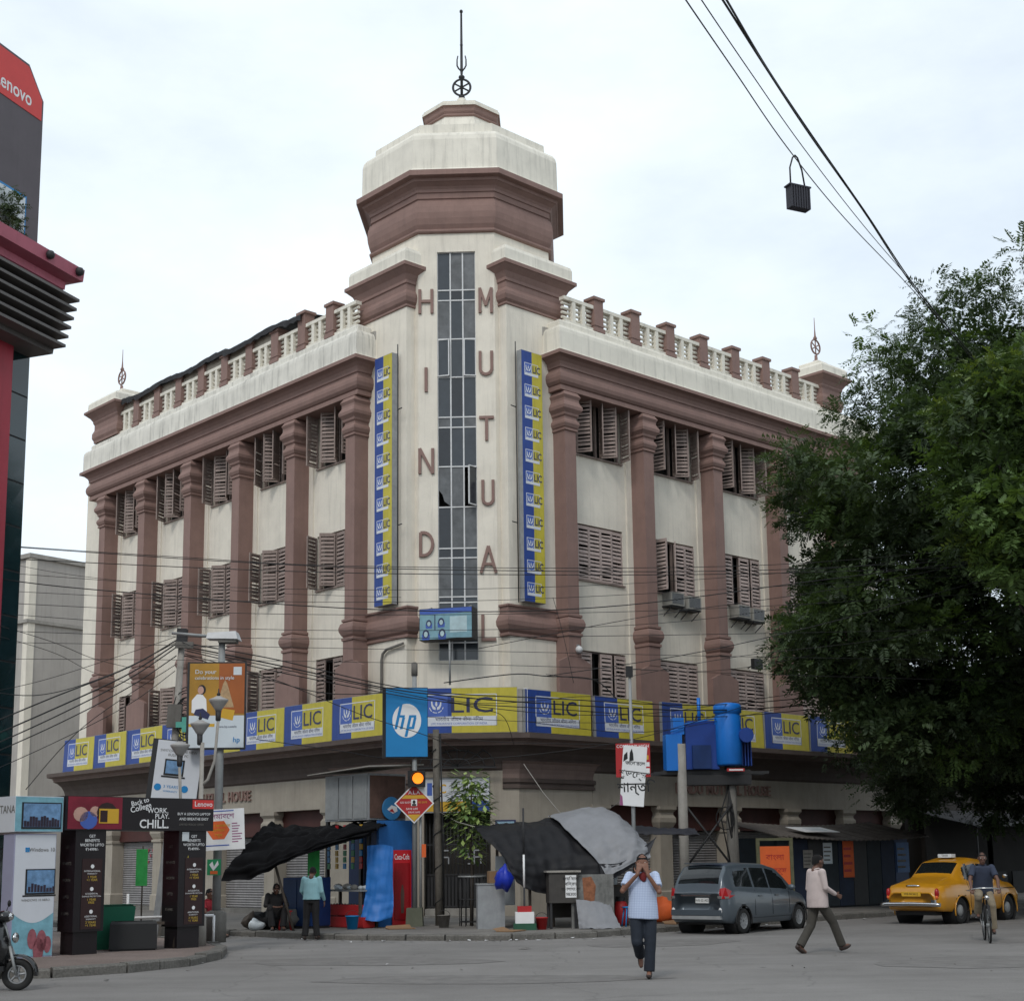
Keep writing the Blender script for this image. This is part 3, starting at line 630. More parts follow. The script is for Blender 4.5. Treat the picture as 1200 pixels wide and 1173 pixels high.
# long side walls of the shops
for F, x0, x1, sgn in ((FR, 5.92, 23.3, 1), (FL, -24.9, -5.92, -1)):
    MB().box(x0, x1, GY, GY+.5, 3.32, 4.3, 0, F).build('lintel', 'lintel', B)
    n_ = 5; sp = (x1-x0)/n_
    for k in range(n_+1):
        x = x0+k*sp; p = MB(); hh = .3
        if k in (0, n_) : x = x+(.3 if k == 0 else -.3)
        T = F @ Tl((x, .12, 0))
        p.sweep([(-hh, .5), (-hh, 0), (hh, 0), (hh, .5)], [(.05, -.2), (.05, .5), (0, .55), (0, 2.45), (.05, 2.47), (.05, 2.55), (.0, 2.57), (.04, 2.64), (.1, 2.78), (.1, 2.92), (.04, 3.02), (.04, 3.1), (.12, 3.2), (.12, 3.315)], None, T)
        p.build('pier', 'lintel', B)
    for k in range(n_):
        xa, xb = x0+k*sp+.32, x0+(k+1)*sp-.32
        s_ = MB(); m0 = 0
        nz_ = 28
        for q in range(nz_):
            z = .1+q*2.4/nz_; s_.add([(xa, .62, z), (xb, .62, z), (xb, .585, z+.05), (xa, .585, z+.05), (xb, .62, z+2.4/nz_), (xa, .62, z+2.4/nz_)], [(0, 1, 2, 3), (3, 2, 4, 5)], 0, F)
        s_.build('rolling_shutter', 'roller', B)
        MB().box(xa, xb, .4, .62, 2.52, 3.32, 0, F).build('shop_fascia', 'fascia_red', B) if 'fascia_red' in M else MB().box(xa, xb, .4, .62, 2.52, 3.32, 0, F).build('shop_fascia', mk('fascia_red', (.07, .022, .018), .7, .25, 2), B)
    MB().box(x0, x1, .12, 1.3, -.2, .1, 0, F).build('plinth', 'concrete_dark', B)
# name in raised letters on both lintels
for ch_i, (F, x0, x1) in enumerate(((FL, -15.9, -10.8), (FR, 9.9, 15.1))):
    s_ = 'HINDU MUTUAL HOUSE'; vs, fs = text(s_, 1, .012); xs_ = [v[0] for v in vs]; sc = (x1-x0)/(max(xs_)-min(xs_)); o0 = min(xs_)
    cur = x0
    widths = []
    for ch in s_:
        if ch == ' ': widths.append(.36); continue
        v, _ = text(ch, 1, .012); xx = [p[0] for p in v]; widths.append(max(xx)-min(xx)+.1)
    k = (x1-x0)/sum(widths)
    for ch, wd in zip(s_, widths):
        if ch != ' ':
            mb = MB(); fit_text(mb, ch, cur, cur+(wd-.1)*k, 3.75, 4.1, GY-.03, 0, .015, F, .028); mb.build('letter', 'brown', B)
        cur += wd*k
# ---------------------------------------------------------------- signs on the building
def emblem(mb, x, z, s, y, mi):
    """two cupped hands round a flame inside a ring of small print"""
    for sg in (-1, 1):
        pts = [(x+sg*s*a, z+s*b) for a, b in [(.06, -.42), (.28, -.34), (.42, -.06), (.44, .3), (.34, .34), (.3, .06), (.2, -.1), (.06, -.2)]]
        if sg < 0: pts = pts[::-1]
        mb.add([(p[0], y, p[1]) for p in pts], [tuple(range(len(pts)))], mi)
    mb.add([(x+s*a, y-.001, z+s*b) for a, b in [(0, -.14), (.1, .02), (.07, .18), (0, .4), (-.07, .18), (-.1, .02)]], [(0, 1, 2, 3, 4, 5)], mi)
    n = 20
    for k in range(n):
        a0, a1 = pi+pi*k/n+.25, pi+pi*(k+1)/n+.25
        if k > n-4 or k % 5 == 4: continue
        mb.add([(x+s*.56*math.cos(a0), y, z-.06*s+s*.56*math.sin(a0)), (x+s*.56*math.cos(a1), y, z-.06*s+s*.56*math.sin(a1)), (x+s*.63*math.cos(a1), y, z-.06*s+s*.63*math.sin(a1)), (x+s*.63*math.cos(a0), y, z-.06*s+s*.63*math.sin(a0))], [(0, 1, 2, 3)], mi)
def lic_panel(label, loc, rz, scale, wd=2.7, ht=1.32, group='blue and yellow signs along the ledge', bl=.38):
    r = thing('insurance_sign', label, 'sign', loc, rz, group, scale)
    MB().box(0, wd, 0, .12, 0, ht).build('panel', 'steel', r)
    xb = wd*bl
    MB().box(.01, xb, -.006, -.001, .01, ht-.01).build('blue_field', 'blue', r)
    MB().box(xb, wd-.01, -.006, -.001, .01, ht-.01).build('yellow_field', 'yellow', r)
    x0, x1, z0, z1 = wd*.15, wd*.82, ht*.16, ht*.86; y = -.010
    lg = MB(); lw = .028
    for a, b, c, d in ((x0, x1, z1-lw, z1), (x0, x0+lw, z0, z1), (x1-lw, x1, z0, z1), (x0, x1, z0, ht*.37)): lg.box(a, b, y, -.0065, c, d, 0)
    zt = ht*.61
    lg.box(x0+lw, x0+wd*.235, y-.0005, -.0065, ht*.37, z1-lw, 1)
    emblem(lg, x0+wd*.135, zt+.02, .36, y-.003, 0)
    lg.build('logo_frame', ['sign_white', 'print_blue'], r)
    lt = MB(); fit_text(lt, 'LIC', x0+wd*.265, x1-.12, ht*.45, ht*.79, y-.004, 0, .004)
    put(lt, 'भारतीय जीवन बीमा निगम', (x0+x1)/2, ht*.305, .155, y-.003, 0, 0)
    put(lt, 'LIFE INSURANCE CORPORATION OF INDIA', (x0+x1)/2, ht*.21, .088, y-.003, 1, 0)
    lt.build('lettering', ['navy', 'print_blue'], r)
    return r
ordn = ['nearest', 'second', 'third', 'fourth', 'fifth', 'sixth', 'seventh', 'eighth']
SY = -.35
proto = None
for i, (a, b) in enumerate([(2.6, 5.45), (5.67, 8.38), (8.83, 11.55), (11.6, 14.3), (14.35, 17.0), (17.05, 19.7)]):
    lab = f'blue and yellow ledge sign, {ordn[i]} from the tower on the shady tree side' if i else 'blue and yellow ledge sign right beside the entrance sign, toward the shady tree'
    loc = onb(FR, a, SY, 5.42); sc = (BS*(b-a)/2.7, BS, BS)
    if proto is None: proto = lic_panel(lab, loc, rzb(FR), sc)
    else: c_ = clone(proto, None, lab, loc, rzb(FR), sc); c_.rotation_euler = (R(random.uniform(-2.5, 1)), R(random.uniform(-.5, .5)), rzb(FR)+R(random.uniform(-.7, .7)))
for i in range(8):
    b = -2.83-2.7*i; a = b-2.68
    lab = f'blue and yellow ledge sign, {ordn[i]} from the tower on the street lamp side' if i else 'blue and yellow ledge sign nearest the tower on the street lamp side'
    c_ = clone(proto, None, lab, onb(FL, a, SY, 5.42), rzb(FL), (BS, BS, BS)); c_.rotation_euler = (R(random.uniform(-2.5, 1)), R(random.uniform(-.5, .5)), rzb(FL)+R(random.uniform(-.7, .7)))
FS = FO @ Tl((0, -(OC*2**.5-2.82/2**.5), 0))
lic_panel('blue and yellow sign across the corner above the entrance, largest lettering', onb(FS, -1.6, -.42, 5.42), rzb(FS), BS, 3.45, 1.38, 'blue and yellow signs along the ledge', .42)
# white corner boards and rusty edge beside the corner sign
for sx, lab in ((1.86, 'narrow pale sheet metal filler between the corner sign and the next sign'),):
    r = thing('filler_board', lab, 'board', onb(FS, sx, -.36, 5.42), rzb(FS), None, BS); MB().box(0, .14, 0, .1, 0, 1.32).box(.17, .3, .01, .09, 0, 1.34, 1).build('board', ['concrete', 'white'], r)
# vertical banners on the tower
def banner(label, loc, rz, flip):
    r = thing('vertical_banner', label, 'banner', loc, rz, 'tall striped banners on the tower', BS)
    wd, ht = .92, 8.25
    MB().box(0, wd, 0, .22, 0, ht).build('box', 'steel', r)
    MB().box(.01, wd*.5, -.006, -.001, .01, ht-.01).build('blue_field', 'blue', r); MB().box(wd*.5, wd-.01, -.006, -.001, .01, ht-.01).build('yellow_field', 'yellow', r)
    mb = MB(); x0 = wd*.14; s_ = wd*.36
    for a, b, c, d in ((x0, wd*.8, 0, .09), (x0, x0+.02, .09, .42), (x0, wd*.8, .4, .42), (wd*.78, wd*.8, .09, .42), (x0+s_-.02, x0+s_, .09, .4)): mb.box(a, b, -.011, -.007, c, d, 0)
    mb.box(x0+.02, x0+s_-.02, -.0105, -.007, .09, .4, 1); emblem(mb, x0+s_/2, .25, .26, -.013, 0)
    fit_text(mb, 'LIC', x0+s_+.03, wd*.9, .12, .36, -.013, 2, .015)
    me = mb.mesh('logo', ['sign_white', 'print_blue', 'navy'])
    for k in range(11): obj('logo', me, r, (0, 0, .18+k*(ht-.3)/11+.02))
    br_ = MB(); br_.tube([((-.16 if flip else wd+.16), .1, -.05), ((-.16 if flip else wd+.16), .1, ht+.25)], .018, 6)
    for z in (2.5, 6.3): br_.tube([((-.16 if flip else wd+.16), .1, z), ((-.42 if flip else wd+.42), .06, z)], .018, 6)
    br_.build('bracket', 'iron', r); return r
banner('tall blue and yellow banner on the tower side facing the street lamp', onb(FL, -4.12, .25, 9.6), rzb(FL), False)
banner('tall blue and yellow banner on the tower side facing the shady tree', onb(FR, 3.2, .25, 9.6), rzb(FR), True)
# billboard box hung below the letters
bb = thing('hanging_billboard', 'pale blue weathered billboard box hung across the foot of the tower window', 'billboard', onb(FO, -1.15, -3.75, 8.3), rzb(FO)+R(-14), None, BS)
MB().box(0, 1.72, 0, .5, 0, .98).build('box', 'iron', bb)
pb = MB(); pb.box(.02, 1.7, -.02, -.001, .02, .8, 0); pb.box(.02, 1.7, -.021, -.001, .8, .96, 1)
for px, pz, s_ in ((.22, .2, .12), (.32, .52, .1), (.72, .55, .11), (.75, .2, .12)):
    pb.add([(px+s_*.9*math.cos(a), -.026, pz+s_*1.1*math.sin(a)) for a in np.linspace(0, 2*pi, 11)[:-1]], [tuple(range(10))], 2)
    pb.add([(px-s_*1.1, -.024, pz-.2*s_), (px-s_, -.024, pz-1.6*s_), (px+s_, -.024, pz-1.6*s_), (px+s_*1.1, -.024, pz-.2*s_)], [(0, 1, 2, 3)], 1)
    pb.add([(px+s_*.55*math.cos(a), -.028, pz-.02+s_*.75*math.sin(a)) for a in np.linspace(0, 2*pi, 11)[:-1]], [tuple(range(10))], 3)
pb.box(1.0, 1.55, -.024, -.02, .2, .7, 3); pb.box(.5, .53, -.024, -.02, .3, .78, 2)
pb.build('poster_face', [mk('poster_teal', (.2, .36, .42), .6, .25, 4), 'print_blue', 'navy', mk('poster_pale', (.42, .55, .58), .6, .2, 4)], bb)
ar = MB()
for x in (.2, 1.5): ar.tube([(x, .25, 1.0), (x, .6, 1.1)], .025, 6)
ar.tube([(.95, .1, 0), (.95, .1, -1.4)], .035, 6); ar.build('support', 'galv', bb)
# entrance sign above the gate
es = thing('entrance_sign', 'white entrance sign with yellow letters and a yellow and blue strip', 'sign', onb(FD, -1.04, -.04, 3.05), rzb(FD), None, BS)
MB().box(0, 2.0, 0, .1, 0, 1.05).build('board', 'steel', es)
e = MB(); e.box(.02, 1.98, -.01, -.001, .34, 1.0, 0); e.box(.02, 1.3, -.01, -.001, .04, .33, 1); e.box(1.3, 1.98, -.011, -.001, .04, .33, 2); e.build('face', ['sign_white', mk('sign_yellow', (.62, .36, .03), .5, .08, 2), 'blue'], es)
e = MB(); fit_text(e, 'LIC', .28, .68, .58, .86, -.014, 0, .02); e.box(.1, .25, -.014, -.011, .52, .9, 1)
for k, s_ in enumerate(('भारतीय जीवन बीमा निगम', 'LIFE INSURANCE', 'CORPORATION OF INDIA')): put(e, s_, .82, .87-.13*k, .1, -.014, 2, 0, 'LEFT')
e.box(.82, 1.6, -.014, -.011, .46, .5, 2)
e.build('lettering', ['sign_yellow', 'print_blue', 'navy'], es)
# notice frame by the entrance
nf = thing('notice_frame', 'small framed blue notice on the cream entrance pier', 'notice', onb(FD, 1.12, -.03, 2.35), rzb(FD), None, BS)
MB().box(0, .62, -.03, .02, 0, .46).build('frame', 'navy', nf); MB().box(.05, .57, -.036, -.031, .05, .41).build('paper', mk('notice_blue', (.26, .4, .5), .5, .3, 9), nf)
# window air conditioners
def aircon(label, x, F, z, gx):
    r = thing('air_conditioner', label, 'air conditioner', onb(F, x, WY-.42, z), rzb(F), 'window air conditioners under the shutters', BS)
    MB().box(0, .68, 0, .5, 0, .46).build('case', mk('ac_case', (.32, .31, .28), .7, .2, 4, .3) if 'ac_case' not in M else 'ac_case', r)
    g_ = MB(); g_.box(.05, .63, -.006, -.001, .05, .41, 0)
    for k in range(9): g_.box(.05, .63, -.016, -.006, .07+k*.038, .085+k*.038, 1)
    g_.box(0, .68, -.012, -.001, 0, .045, 2); g_.box(0, .68, -.012, -.001, .415, .46, 2); g_.box(0, .045, -.012, -.001, .045, .415, 2); g_.box(.635, .68, -.012, -.001, .045, .415, 2)
    g_.build('grille', ['void', 'steel', 'ac_case'], r)
    b_ = MB(); b_.box(-.03, .71, .02, .54, -.05, -.005); b_.tube([(.05, .0, -.03), (.05, .5, -.4)], .016, 6); b_.tube([(.63, .0, -.03), (.63, .5, -.4)], .016, 6); b_.build('bracket', 'iron', r)
    return r
a0, b0 = winR[1]
aircon('pale window air conditioner under the half open shutters, the one nearer the tower', a0+.35, FR, 10.25, 0); aircon('window air conditioner touching the pilaster under the half open shutters', a0+1.25, FR, 10.2, 0)
a0, b0 = winR[2]
aircon('window air conditioner below the shutter gap beside the tree, the one nearer the tower', a0+.3, FR, 10.2, 0); aircon('dark window air conditioner below the shutter gap, almost touching the leaves', a0+1.15, FR, 10.15, 0)
# floodlight and dome lamp
fl = thing('floodlight', 'small black floodlight fixed to the cream wall below the air conditioners', 'floodlight', onb(FR, winR[2][0]+1.0, WY-.5, 8.35), rzb(FR), None, BS)
MB().box(0, .5, 0, .16, 0, .38).build('housing', 'black', fl); MB().tube([(.25, .1, .2), (.25, .5, .1)], .025, 6).build('arm', 'iron', fl)
dl = thing('dome_camera', 'small grey dome camera on the brown pilaster beside the tower', 'camera', onb(FR, PR[0]+.1, -.1, 8.2), rzb(FR), None, BS)
MB().ball((0, 0, 0), .12, 12).build('dome', 'frame_white', dl); MB().box(-.05, .05, 0, .12, .08, .16).build('mount', 'steel', dl)
# drain pipe by the left foot of the tower
dp = thing('drain_pipe', 'bent grey drain pipe on the cream wall left of the tower foot', 'pipe', onb(FL, -4.0, .5, 5.6), rzb(FL), None, BS)
MB().tube([(0, -.04, -.1), (0, -.04, 2.3), (.06, -.04, 2.5), (.25, -.04, 2.62), (1.1, -.04, 2.72)], .045, 8).build('pipe', 'concrete_dark', dp)
# tarpaulin along the left roof edge
tp = MB(); n = 60; prev = None
xs_ = np.linspace(-21.3, -8.0, n)
rows = []
for i, x in enumerate(xs_):
    j = random.uniform(-.05, .05); z = 20.52+.05*math.sin(x*1.7)+j*.6
    rows.append([(x, -.06+j*.4, z-.16+random.uniform(-.08, .03)), (x, -.07+j*.4, z), (x, .1, z+.1+j*.5), (x, .9, z+.2), (x, 2.6, z+.55), (x, 2.6, z+.45)])
vs = [p for r_ in rows for p in r_]; k = 6
tp.add(vs, [(i*k+q, (i+1)*k+q, (i+1)*k+q+1, i*k+q+1) for i in range(n-1) for q in range(k-1)])
for x in (-20.5, -17, -13.5, -10): tp.tube([(x, 1.2, 18.9-.0), (x, 1.2, 20.7)], .04, 6)
o = tp.mesh('roof_tarpaulin', 'roof_tar'); o2 = obj('roof_tarpaulin', o); o2.matrix_world = MB_ @ FL
tag(o2, 'long black tarpaulin roof sheet laid over the parapet on the street lamp side', 'tarpaulin')
# ---------------------------------------------------------------- neighbouring buildings
T0 = thing('glass_tower_building', 'dark glass and red building with a louvred crown at the edge of the picture', 'building', (-10.4, 29.5, 0), R(69.3))
MB().box(-24, 0, .065, 12, 0, 12.3).build('core', 'black', T0)
tg = MB()
mk('tower_glass', (.012, .03, .035), .08, .5, .8, spec=.7); mk('tower_red', (.36, .03, .05), .5, .12, 2, .15); mk('tower_pink', (.40, .10, .14), .55, .15, 1.5, .25); mk('tower_grey', (.115, .105, .10), .6, .15, 2, .2); mk('hoarding_grey', (.10, .085, .095), .6, .15, 1, .12)
for k in range(13):
    for j in range(4):
        x1 = -.02-j*.72; o_ = random.uniform(-.004, .004)
        p = MB().quad((x1-.68, .05+o_, .1+k*.94), (x1, .05-o_, .1+k*.94), (x1, .05+o_, 1.0+k*.94), (x1-.68, .05-o_, 1.0+k*.94)); p.build('pane', 'tower_glass', T0)
    p = MB().quad((.004, .1, .1+k*.94), (.004, 4, .1+k*.94), (.004, 4, 1.0+k*.94), (.004, .1, 1.0+k*.94)); p.build('pane', 'tower_glass', T0)
MB().box(-2.9, -.72, -.12, .1, 0, 12.3).build('red_pier', 'tower_red', T0)
lv = MB(); lv.add([(-9, -.55, 12.25), (-.02, -.55, 12.25), (.2, -.62, 13.7), (-9, -.62, 13.7), (-9, 4, 12.25), (-.02, 4, 12.25), (.2, 4, 13.7), (-9, 4, 13.7)], [(0, 1, 2, 3), (1, 5, 6, 2), (0, 4, 5, 1)]); lv.build('louvre_backing', 'tower_grey', T0)
for k in range(6):
    z = 12.36+k*.21; MB().box(-9, -.0+k*.04, -.86-.03*k, -.55, z, z+.06).build('louvre', 'tower_grey', T0)
cn = MB(); cn.sweep([(-9, .3), (-9, -.62), (.1, -.62), (.1, 4)], [(0, 13.7), (.04, 13.72), (.05, 13.88), (.3, 13.95), (.32, 14.22), (.0, 14.3), (-1.2, 14.34)]); cn.build('cornice', 'tower_pink', T0)
hb = MB(); hb.poly([(-8, 14.3), (0, 14.3), (0, 18.1), (-.5, 18.72), (-8, 18.72)], .0, 1.1); h = hb.build('hoarding', 'hoarding_grey', T0)
MB().poly([(-8, 17.62), (-.06, 17.62), (-.06, 18.1), (-.52, 18.66), (-8, 18.66)], -.012, -.002).build('header_band', mk('lenovo_red', (.62, .045, .04), .5, .08, 2), h)
lt = MB(); put(lt, 'Lenovo', -.98, 17.92, .46, -.016, 0, .012, 'CENTER', None, 0, .85); lt.build('lettering', 'white', h)
lt = MB(); lt.box(-1.4, -.42, -.02, -.005, 14.7, 15.7, 0); lt.box(-1.36, -.46, -.024, -.02, 14.75, 15.65, 1); lt.build('poster_patch', ['hp_blue', 'pale'], h)
lm = MB()
for x in (-.75, .2): lm.ball((x, -.98, 14.1), .1, 8); lm.tube([(x, -.9, 14.1), (x, -.7, 14.25)], .03, 6)
lm.build('spot_lamp', 'iron', T0)
T1 = thing('side_street_building', 'tall pale grey plastered building down the side street', 'building', (-22.2, 64, 0), R(52.4))
MB().box(0, 13, 0, 9, 0, 15.3).build('wall', mk('grey_plaster', (.40, .37, .34), .85, .12, .8, .25), T1)
t1 = MB(); t1.box(-.15, 13.1, -.12, 9.1, 15.3, 15.5); t1.box(-.15, 13.1, -.1, 9.1, 12.35, 12.5); t1.build('coping', 'concrete', T1)
MB().box(-.06, .3, -.05, .3, 0, 15.28).build('corner_strip', 'cream', T1)
# continuing street wall beyond the office building, under the trees
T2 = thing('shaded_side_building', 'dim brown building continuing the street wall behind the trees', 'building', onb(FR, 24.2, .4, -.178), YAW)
MB().box(0, 26, 0, 10, 0, 8.2).build('wall', mk('plaster_shade', (.03, .026, .023), .9, .2, .8, .2), T2)  # wall, pilasters and doors coloured near-black to stand for tree shade
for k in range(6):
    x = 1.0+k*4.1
    MB().box(x, x+.55, -.18, -.003, 0, 7.4).build('pilaster', 'plaster_shade', T2)
    d_ = MB(); d_.box(x+1.2, x+3.0, -.06, -.004, .1, 2.9); d_.build('shop_door', 'plaster_shade', T2)
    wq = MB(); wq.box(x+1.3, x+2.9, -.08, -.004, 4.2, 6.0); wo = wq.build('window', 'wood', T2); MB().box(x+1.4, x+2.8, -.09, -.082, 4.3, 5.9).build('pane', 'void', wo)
MB().box(-.1, 26.2, -.5, .2, 7.5, 7.75).build('cornice', 'plaster_shade', T2)

for k, lab in enumerate(('sooty sheet awning over the first dim shop beyond the shack', 'sooty sheet awning over the second dim shop behind the taxi', 'sooty sheet awning over the third dim shop deep in the shade')):  # awnings added to cast shade on the shop fronts below
    aw = thing('shade_awning', lab, 'awning', onb(FR, 24.6+k*5.2, .3, 2.75), YAW, 'sooty awnings under the trees')
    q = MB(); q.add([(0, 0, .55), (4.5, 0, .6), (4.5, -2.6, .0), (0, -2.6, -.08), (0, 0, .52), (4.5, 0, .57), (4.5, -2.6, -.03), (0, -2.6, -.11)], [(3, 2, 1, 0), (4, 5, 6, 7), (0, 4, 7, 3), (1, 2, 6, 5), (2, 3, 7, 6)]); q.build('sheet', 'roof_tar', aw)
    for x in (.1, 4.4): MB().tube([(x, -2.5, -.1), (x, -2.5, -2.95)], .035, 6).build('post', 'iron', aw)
    MB().box(.1, 4.4, -1.2, -1.15, -2.9, -1.7).build('counter', 'shop_shade' if 'shop_shade' in M else mk('shop_shade', (.015, .015, .016), .8, .3, 3), aw); MB().box(.1, 4.4, -.45, -.4, -2.9, .3).build('back_board', 'void', aw)  # near-black counter and board stand in for the shaded shop interior
# ---------------------------------------------------------------- advertising arch on the island
DA = R(47)
ac = thing('advertising_arch', 'black laptop advertising arch with two square legs on the brick island', 'arch', (-7.72, 25.05, .13), DA)
mk('arch_black', (.012, .009, .011), .35, .1, 3); mk('arch_panel', (.03, .012, .012), .4, .15, 3); mk('gold', (.55, .38, .06), .5, .1, 4); mk('magenta_red', (.2, .012, .03), .45, .35, 3); mk('skin_print', (.5, .3, .24), .6, .15, 5)
for i, x in enumerate((0, 2.06)):
    lg = MB(); lg.box(x, x+.58, 0, .5, .38, 2.08); lg.box(x+.04, x+.5, .05, .45, 0, .379)
    o = lg.build('leg', 'arch_black', ac)
    pn = MB(); pn.box(x+.14, x+.52, -.008, -.001, .42, 1.6); o2_ = pn.build('panel', 'arch_panel', o)
    pr_ = MB()
    for q, s_ in enumerate(('GET', 'BENEFITS', 'WORTH UPTO', '₹14999/-')): put(pr_, s_, x+.31, 1.98-q*.075, .068, -.012, 0, .006)
    for q in range(3):
        z = 1.42-q*.38; pr_.lathe([(.0, 0), (.035, 0.001)], 8, 0, Tl((x+.33, -.012, z+.05)) @ Rx(pi/2), cap=False)
        put(pr_, ('INTERNATIONAL', 'ACCIDENTAL', 'ADDITIONAL')[q], x+.33, z-.03, .04, -.012, 0); put(pr_, ('WARRANTY', 'DAMAGE PROTECTION', 'WARRANTY')[q], x+.33, z-.075, .034, -.012, 0)
        put(pr_, ('1 YEAR', '1 YEAR', '2 YEARS')[q], x+.33, z-.13, .055, -.012, 1, .004); put(pr_, ('+1 YEAR', 'FREE', '+1 YEAR')[q], x+.33, z-.18, .055, -.012, 1, .004)
    for q in range(5): put(pr_, ('GET', 'BENEFITS', 'WORTH', 'UPTO', '₹14999/-')[q], .25, 1.8-q*.28, .07, -.004, 2, 0, 'CENTER', Tl((x-.001, 0, 0)) @ Rz(-pi/2) @ Tl((-.5, 0, 0)))
    if i: pr_.box(x+.22, x+.42, -.012, -.002, 1.98+.0, 2.2-.0, 3) if False else pr_.box(x+.06, x+.2, -.012, -.002, 1.9, 2.06, 3)
    pr_.build('lettering', ['white', 'gold', 'concrete_dark', 'pale'], o)
bm = MB().box(-.2, 2.76, -.04, .54, 2.081, 2.66).build('beam', 'arch_black', ac)
f_ = MB(); y = -.047
f_.box(-.19, .85, y, -.041, 2.1, 2.65, 0)
for cx, cz, s_, mi in ((.05, 2.35, .14, 1), (.2, 2.25, .17, 2), (.32, 2.4, .1, 1), (.55, 2.38, .2, 3)):
    f_.add([(cx+s_*math.cos(a), y-.004, cz+s_*.9*math.sin(a)) for a in np.linspace(0, 2*pi, 13)[:-1]], [tuple(range(12))], mi)
f_.box(.4, .78, y-.006, y-.002, 2.2, 2.45, 4); f_.box(.42, .56, y-.008, y-.006, 2.22, 2.42, 3)
f_.box(2.3, 2.75, y, -.041, 2.48, 2.64, 5)
f_.build('print', ['magenta_red', 'skin_print', 'print_blue', 'arch_panel', 'sign_yellow', 'lenovo_red'], bm)
f_ = MB(); put(f_, 'Back to', 1.2, 2.58, .12, y-.004, 0, .01, rot=.25); put(f_, 'College', 1.22, 2.48, .14, y-.004, 0, .012, rot=.25)
put(f_, 'WORK.', 1.57, 2.43, .13, y-.004, 0, .01); put(f_, 'PLAY.', 1.66, 2.33, .12, y-.004, 0, .01); put(f_, 'CHILL.', 1.5, 2.19, .21, y-.004, 0, .018)
put(f_, 'Lenovo', 2.53, 2.56, .13, y-.004, 0, .008); put(f_, 'BUY A LENOVO LAPTOP', 2.33, 2.38, .064, y-.004, 0, .006); put(f_, 'AND BREATHE EASY', 2.33, 2.29, .068, y-.004, 0, .006); put(f_, 'LIMITED PERIOD OFFER', 2.28, 2.19, .05, y-.004, 1)
f_.build('lettering', ['white', 'concrete_dark'], bm)
wg = MB(); wg.add([(-.32, -.02, 2.12), (-.02, -.05, 2.12), (.1, -.05, 2.6), (-.5, -.02, 2.3), (-.32, .0, 2.12), (-.02, .0, 2.12), (.1, .0, 2.6), (-.5, .0, 2.3)], [(0, 1, 2, 3), (7, 6, 5, 4), (0, 4, 5, 1), (1, 5, 6, 2), (2, 6, 7, 3), (3, 7, 4, 0)]); 
# white totem with the screen
tt = thing('advertising_totem', 'white and lilac computer advertising totem with a screen picture on its head', 'totem', (-8.52, 24.35, .13), DA)
mk('lilac', (.34, .34, .46), .5, .08, 2); mk('screen_sky', (.16, .3, .5), .3, .5, 6); mk('screen_dark', (.04, .03, .05), .3, .5, 10); mk('beach_blue', (.2, .42, .5), .5, .3, 5); mk('beach_red', (.32, .1, .12), .5, .4, 9)
o = MB().box(0, .76, 0, .36, 0, 2.02).build('column', 'lilac', tt)
p = MB(); p.box(.02, .75, -.006, -.001, .72, 2.0, 0); p.box(.02, .75, -.006, -.001, .02, .719, 1)
p.add([(.02+.73*k/12, -.008, .72-.16*math.sin(pi*k/12)) for k in range(13)], [tuple(range(13))], 0)
p.box(.22, .76, -.012, -.007, 1.02, 1.44, 2); p.box(.25, .74, -.014, -.012, 1.05, 1.42, 3)
for k in range(9): x = .27+k*.055; hgt = random.uniform(.06, .16); p.box(x, x+.045, -.016, -.0145, 1.06, 1.06+hgt, 4)
p.box(.18, .78, -.012, -.007, .99, 1.015, 2)
for cx, cz, s_ in ((.38, .3, .12), (.55, .26, .13), (.66, .2, .1), (.5, .12, .14)): p.add([(cx+s_*.7*math.cos(a), -.012, cz+s_*1.4*math.sin(a)) for a in np.linspace(0, 2*pi, 13)[:-1]], [tuple(range(12))], 5)
for i in range(2):
    for j in range(2): p.box(.2+i*.04, .235+i*.04, -.012, -.007, 1.72+j*.04, 1.755+j*.04, 6)
put(p, 'Windows 10', .5, 1.755, .09, -.012, 7, 0); put(p, 'WINDOWS 10 HERO', .42, .93, .055, -.012, 7, 0)
p.build('print', ['sign_white', 'beach_blue', 'black', 'screen_sky', 'screen_dark', 'beach_red', 'hp_blue', 'concrete_dark'], o)
o = MB().box(-.04, .84, -.05, 3.0, 2.05, 2.64).build('head', 'sign_white', tt)
p = MB(); p.box(-.03, .83, -.056, -.051, 2.06, 2.63, 5); p.box(.08, .8, -.062, -.056, 2.1, 2.54, 0); p.box(.11, .78, -.066, -.062, 2.13, 2.52, 1)
for k in range(13): x = .12+k*.05; p.box(x, x+.045, -.069, -.0665, 2.135, 2.2+random.uniform(.02, .14), 2)
p.build('screen', ['black', 'screen_sky', 'screen_dark', 'black', 'black', 'beach_blue'], o)
p = MB(); put(p, 'CORTANA', .46, 2.42, .19, 0, 0, 0, 'CENTER', Tl((-.046, .46+.3, 0)) @ Rz(-pi/2) @ Tl((-.1, 0, 0))); p.build('lettering', 'concrete_dark', o)

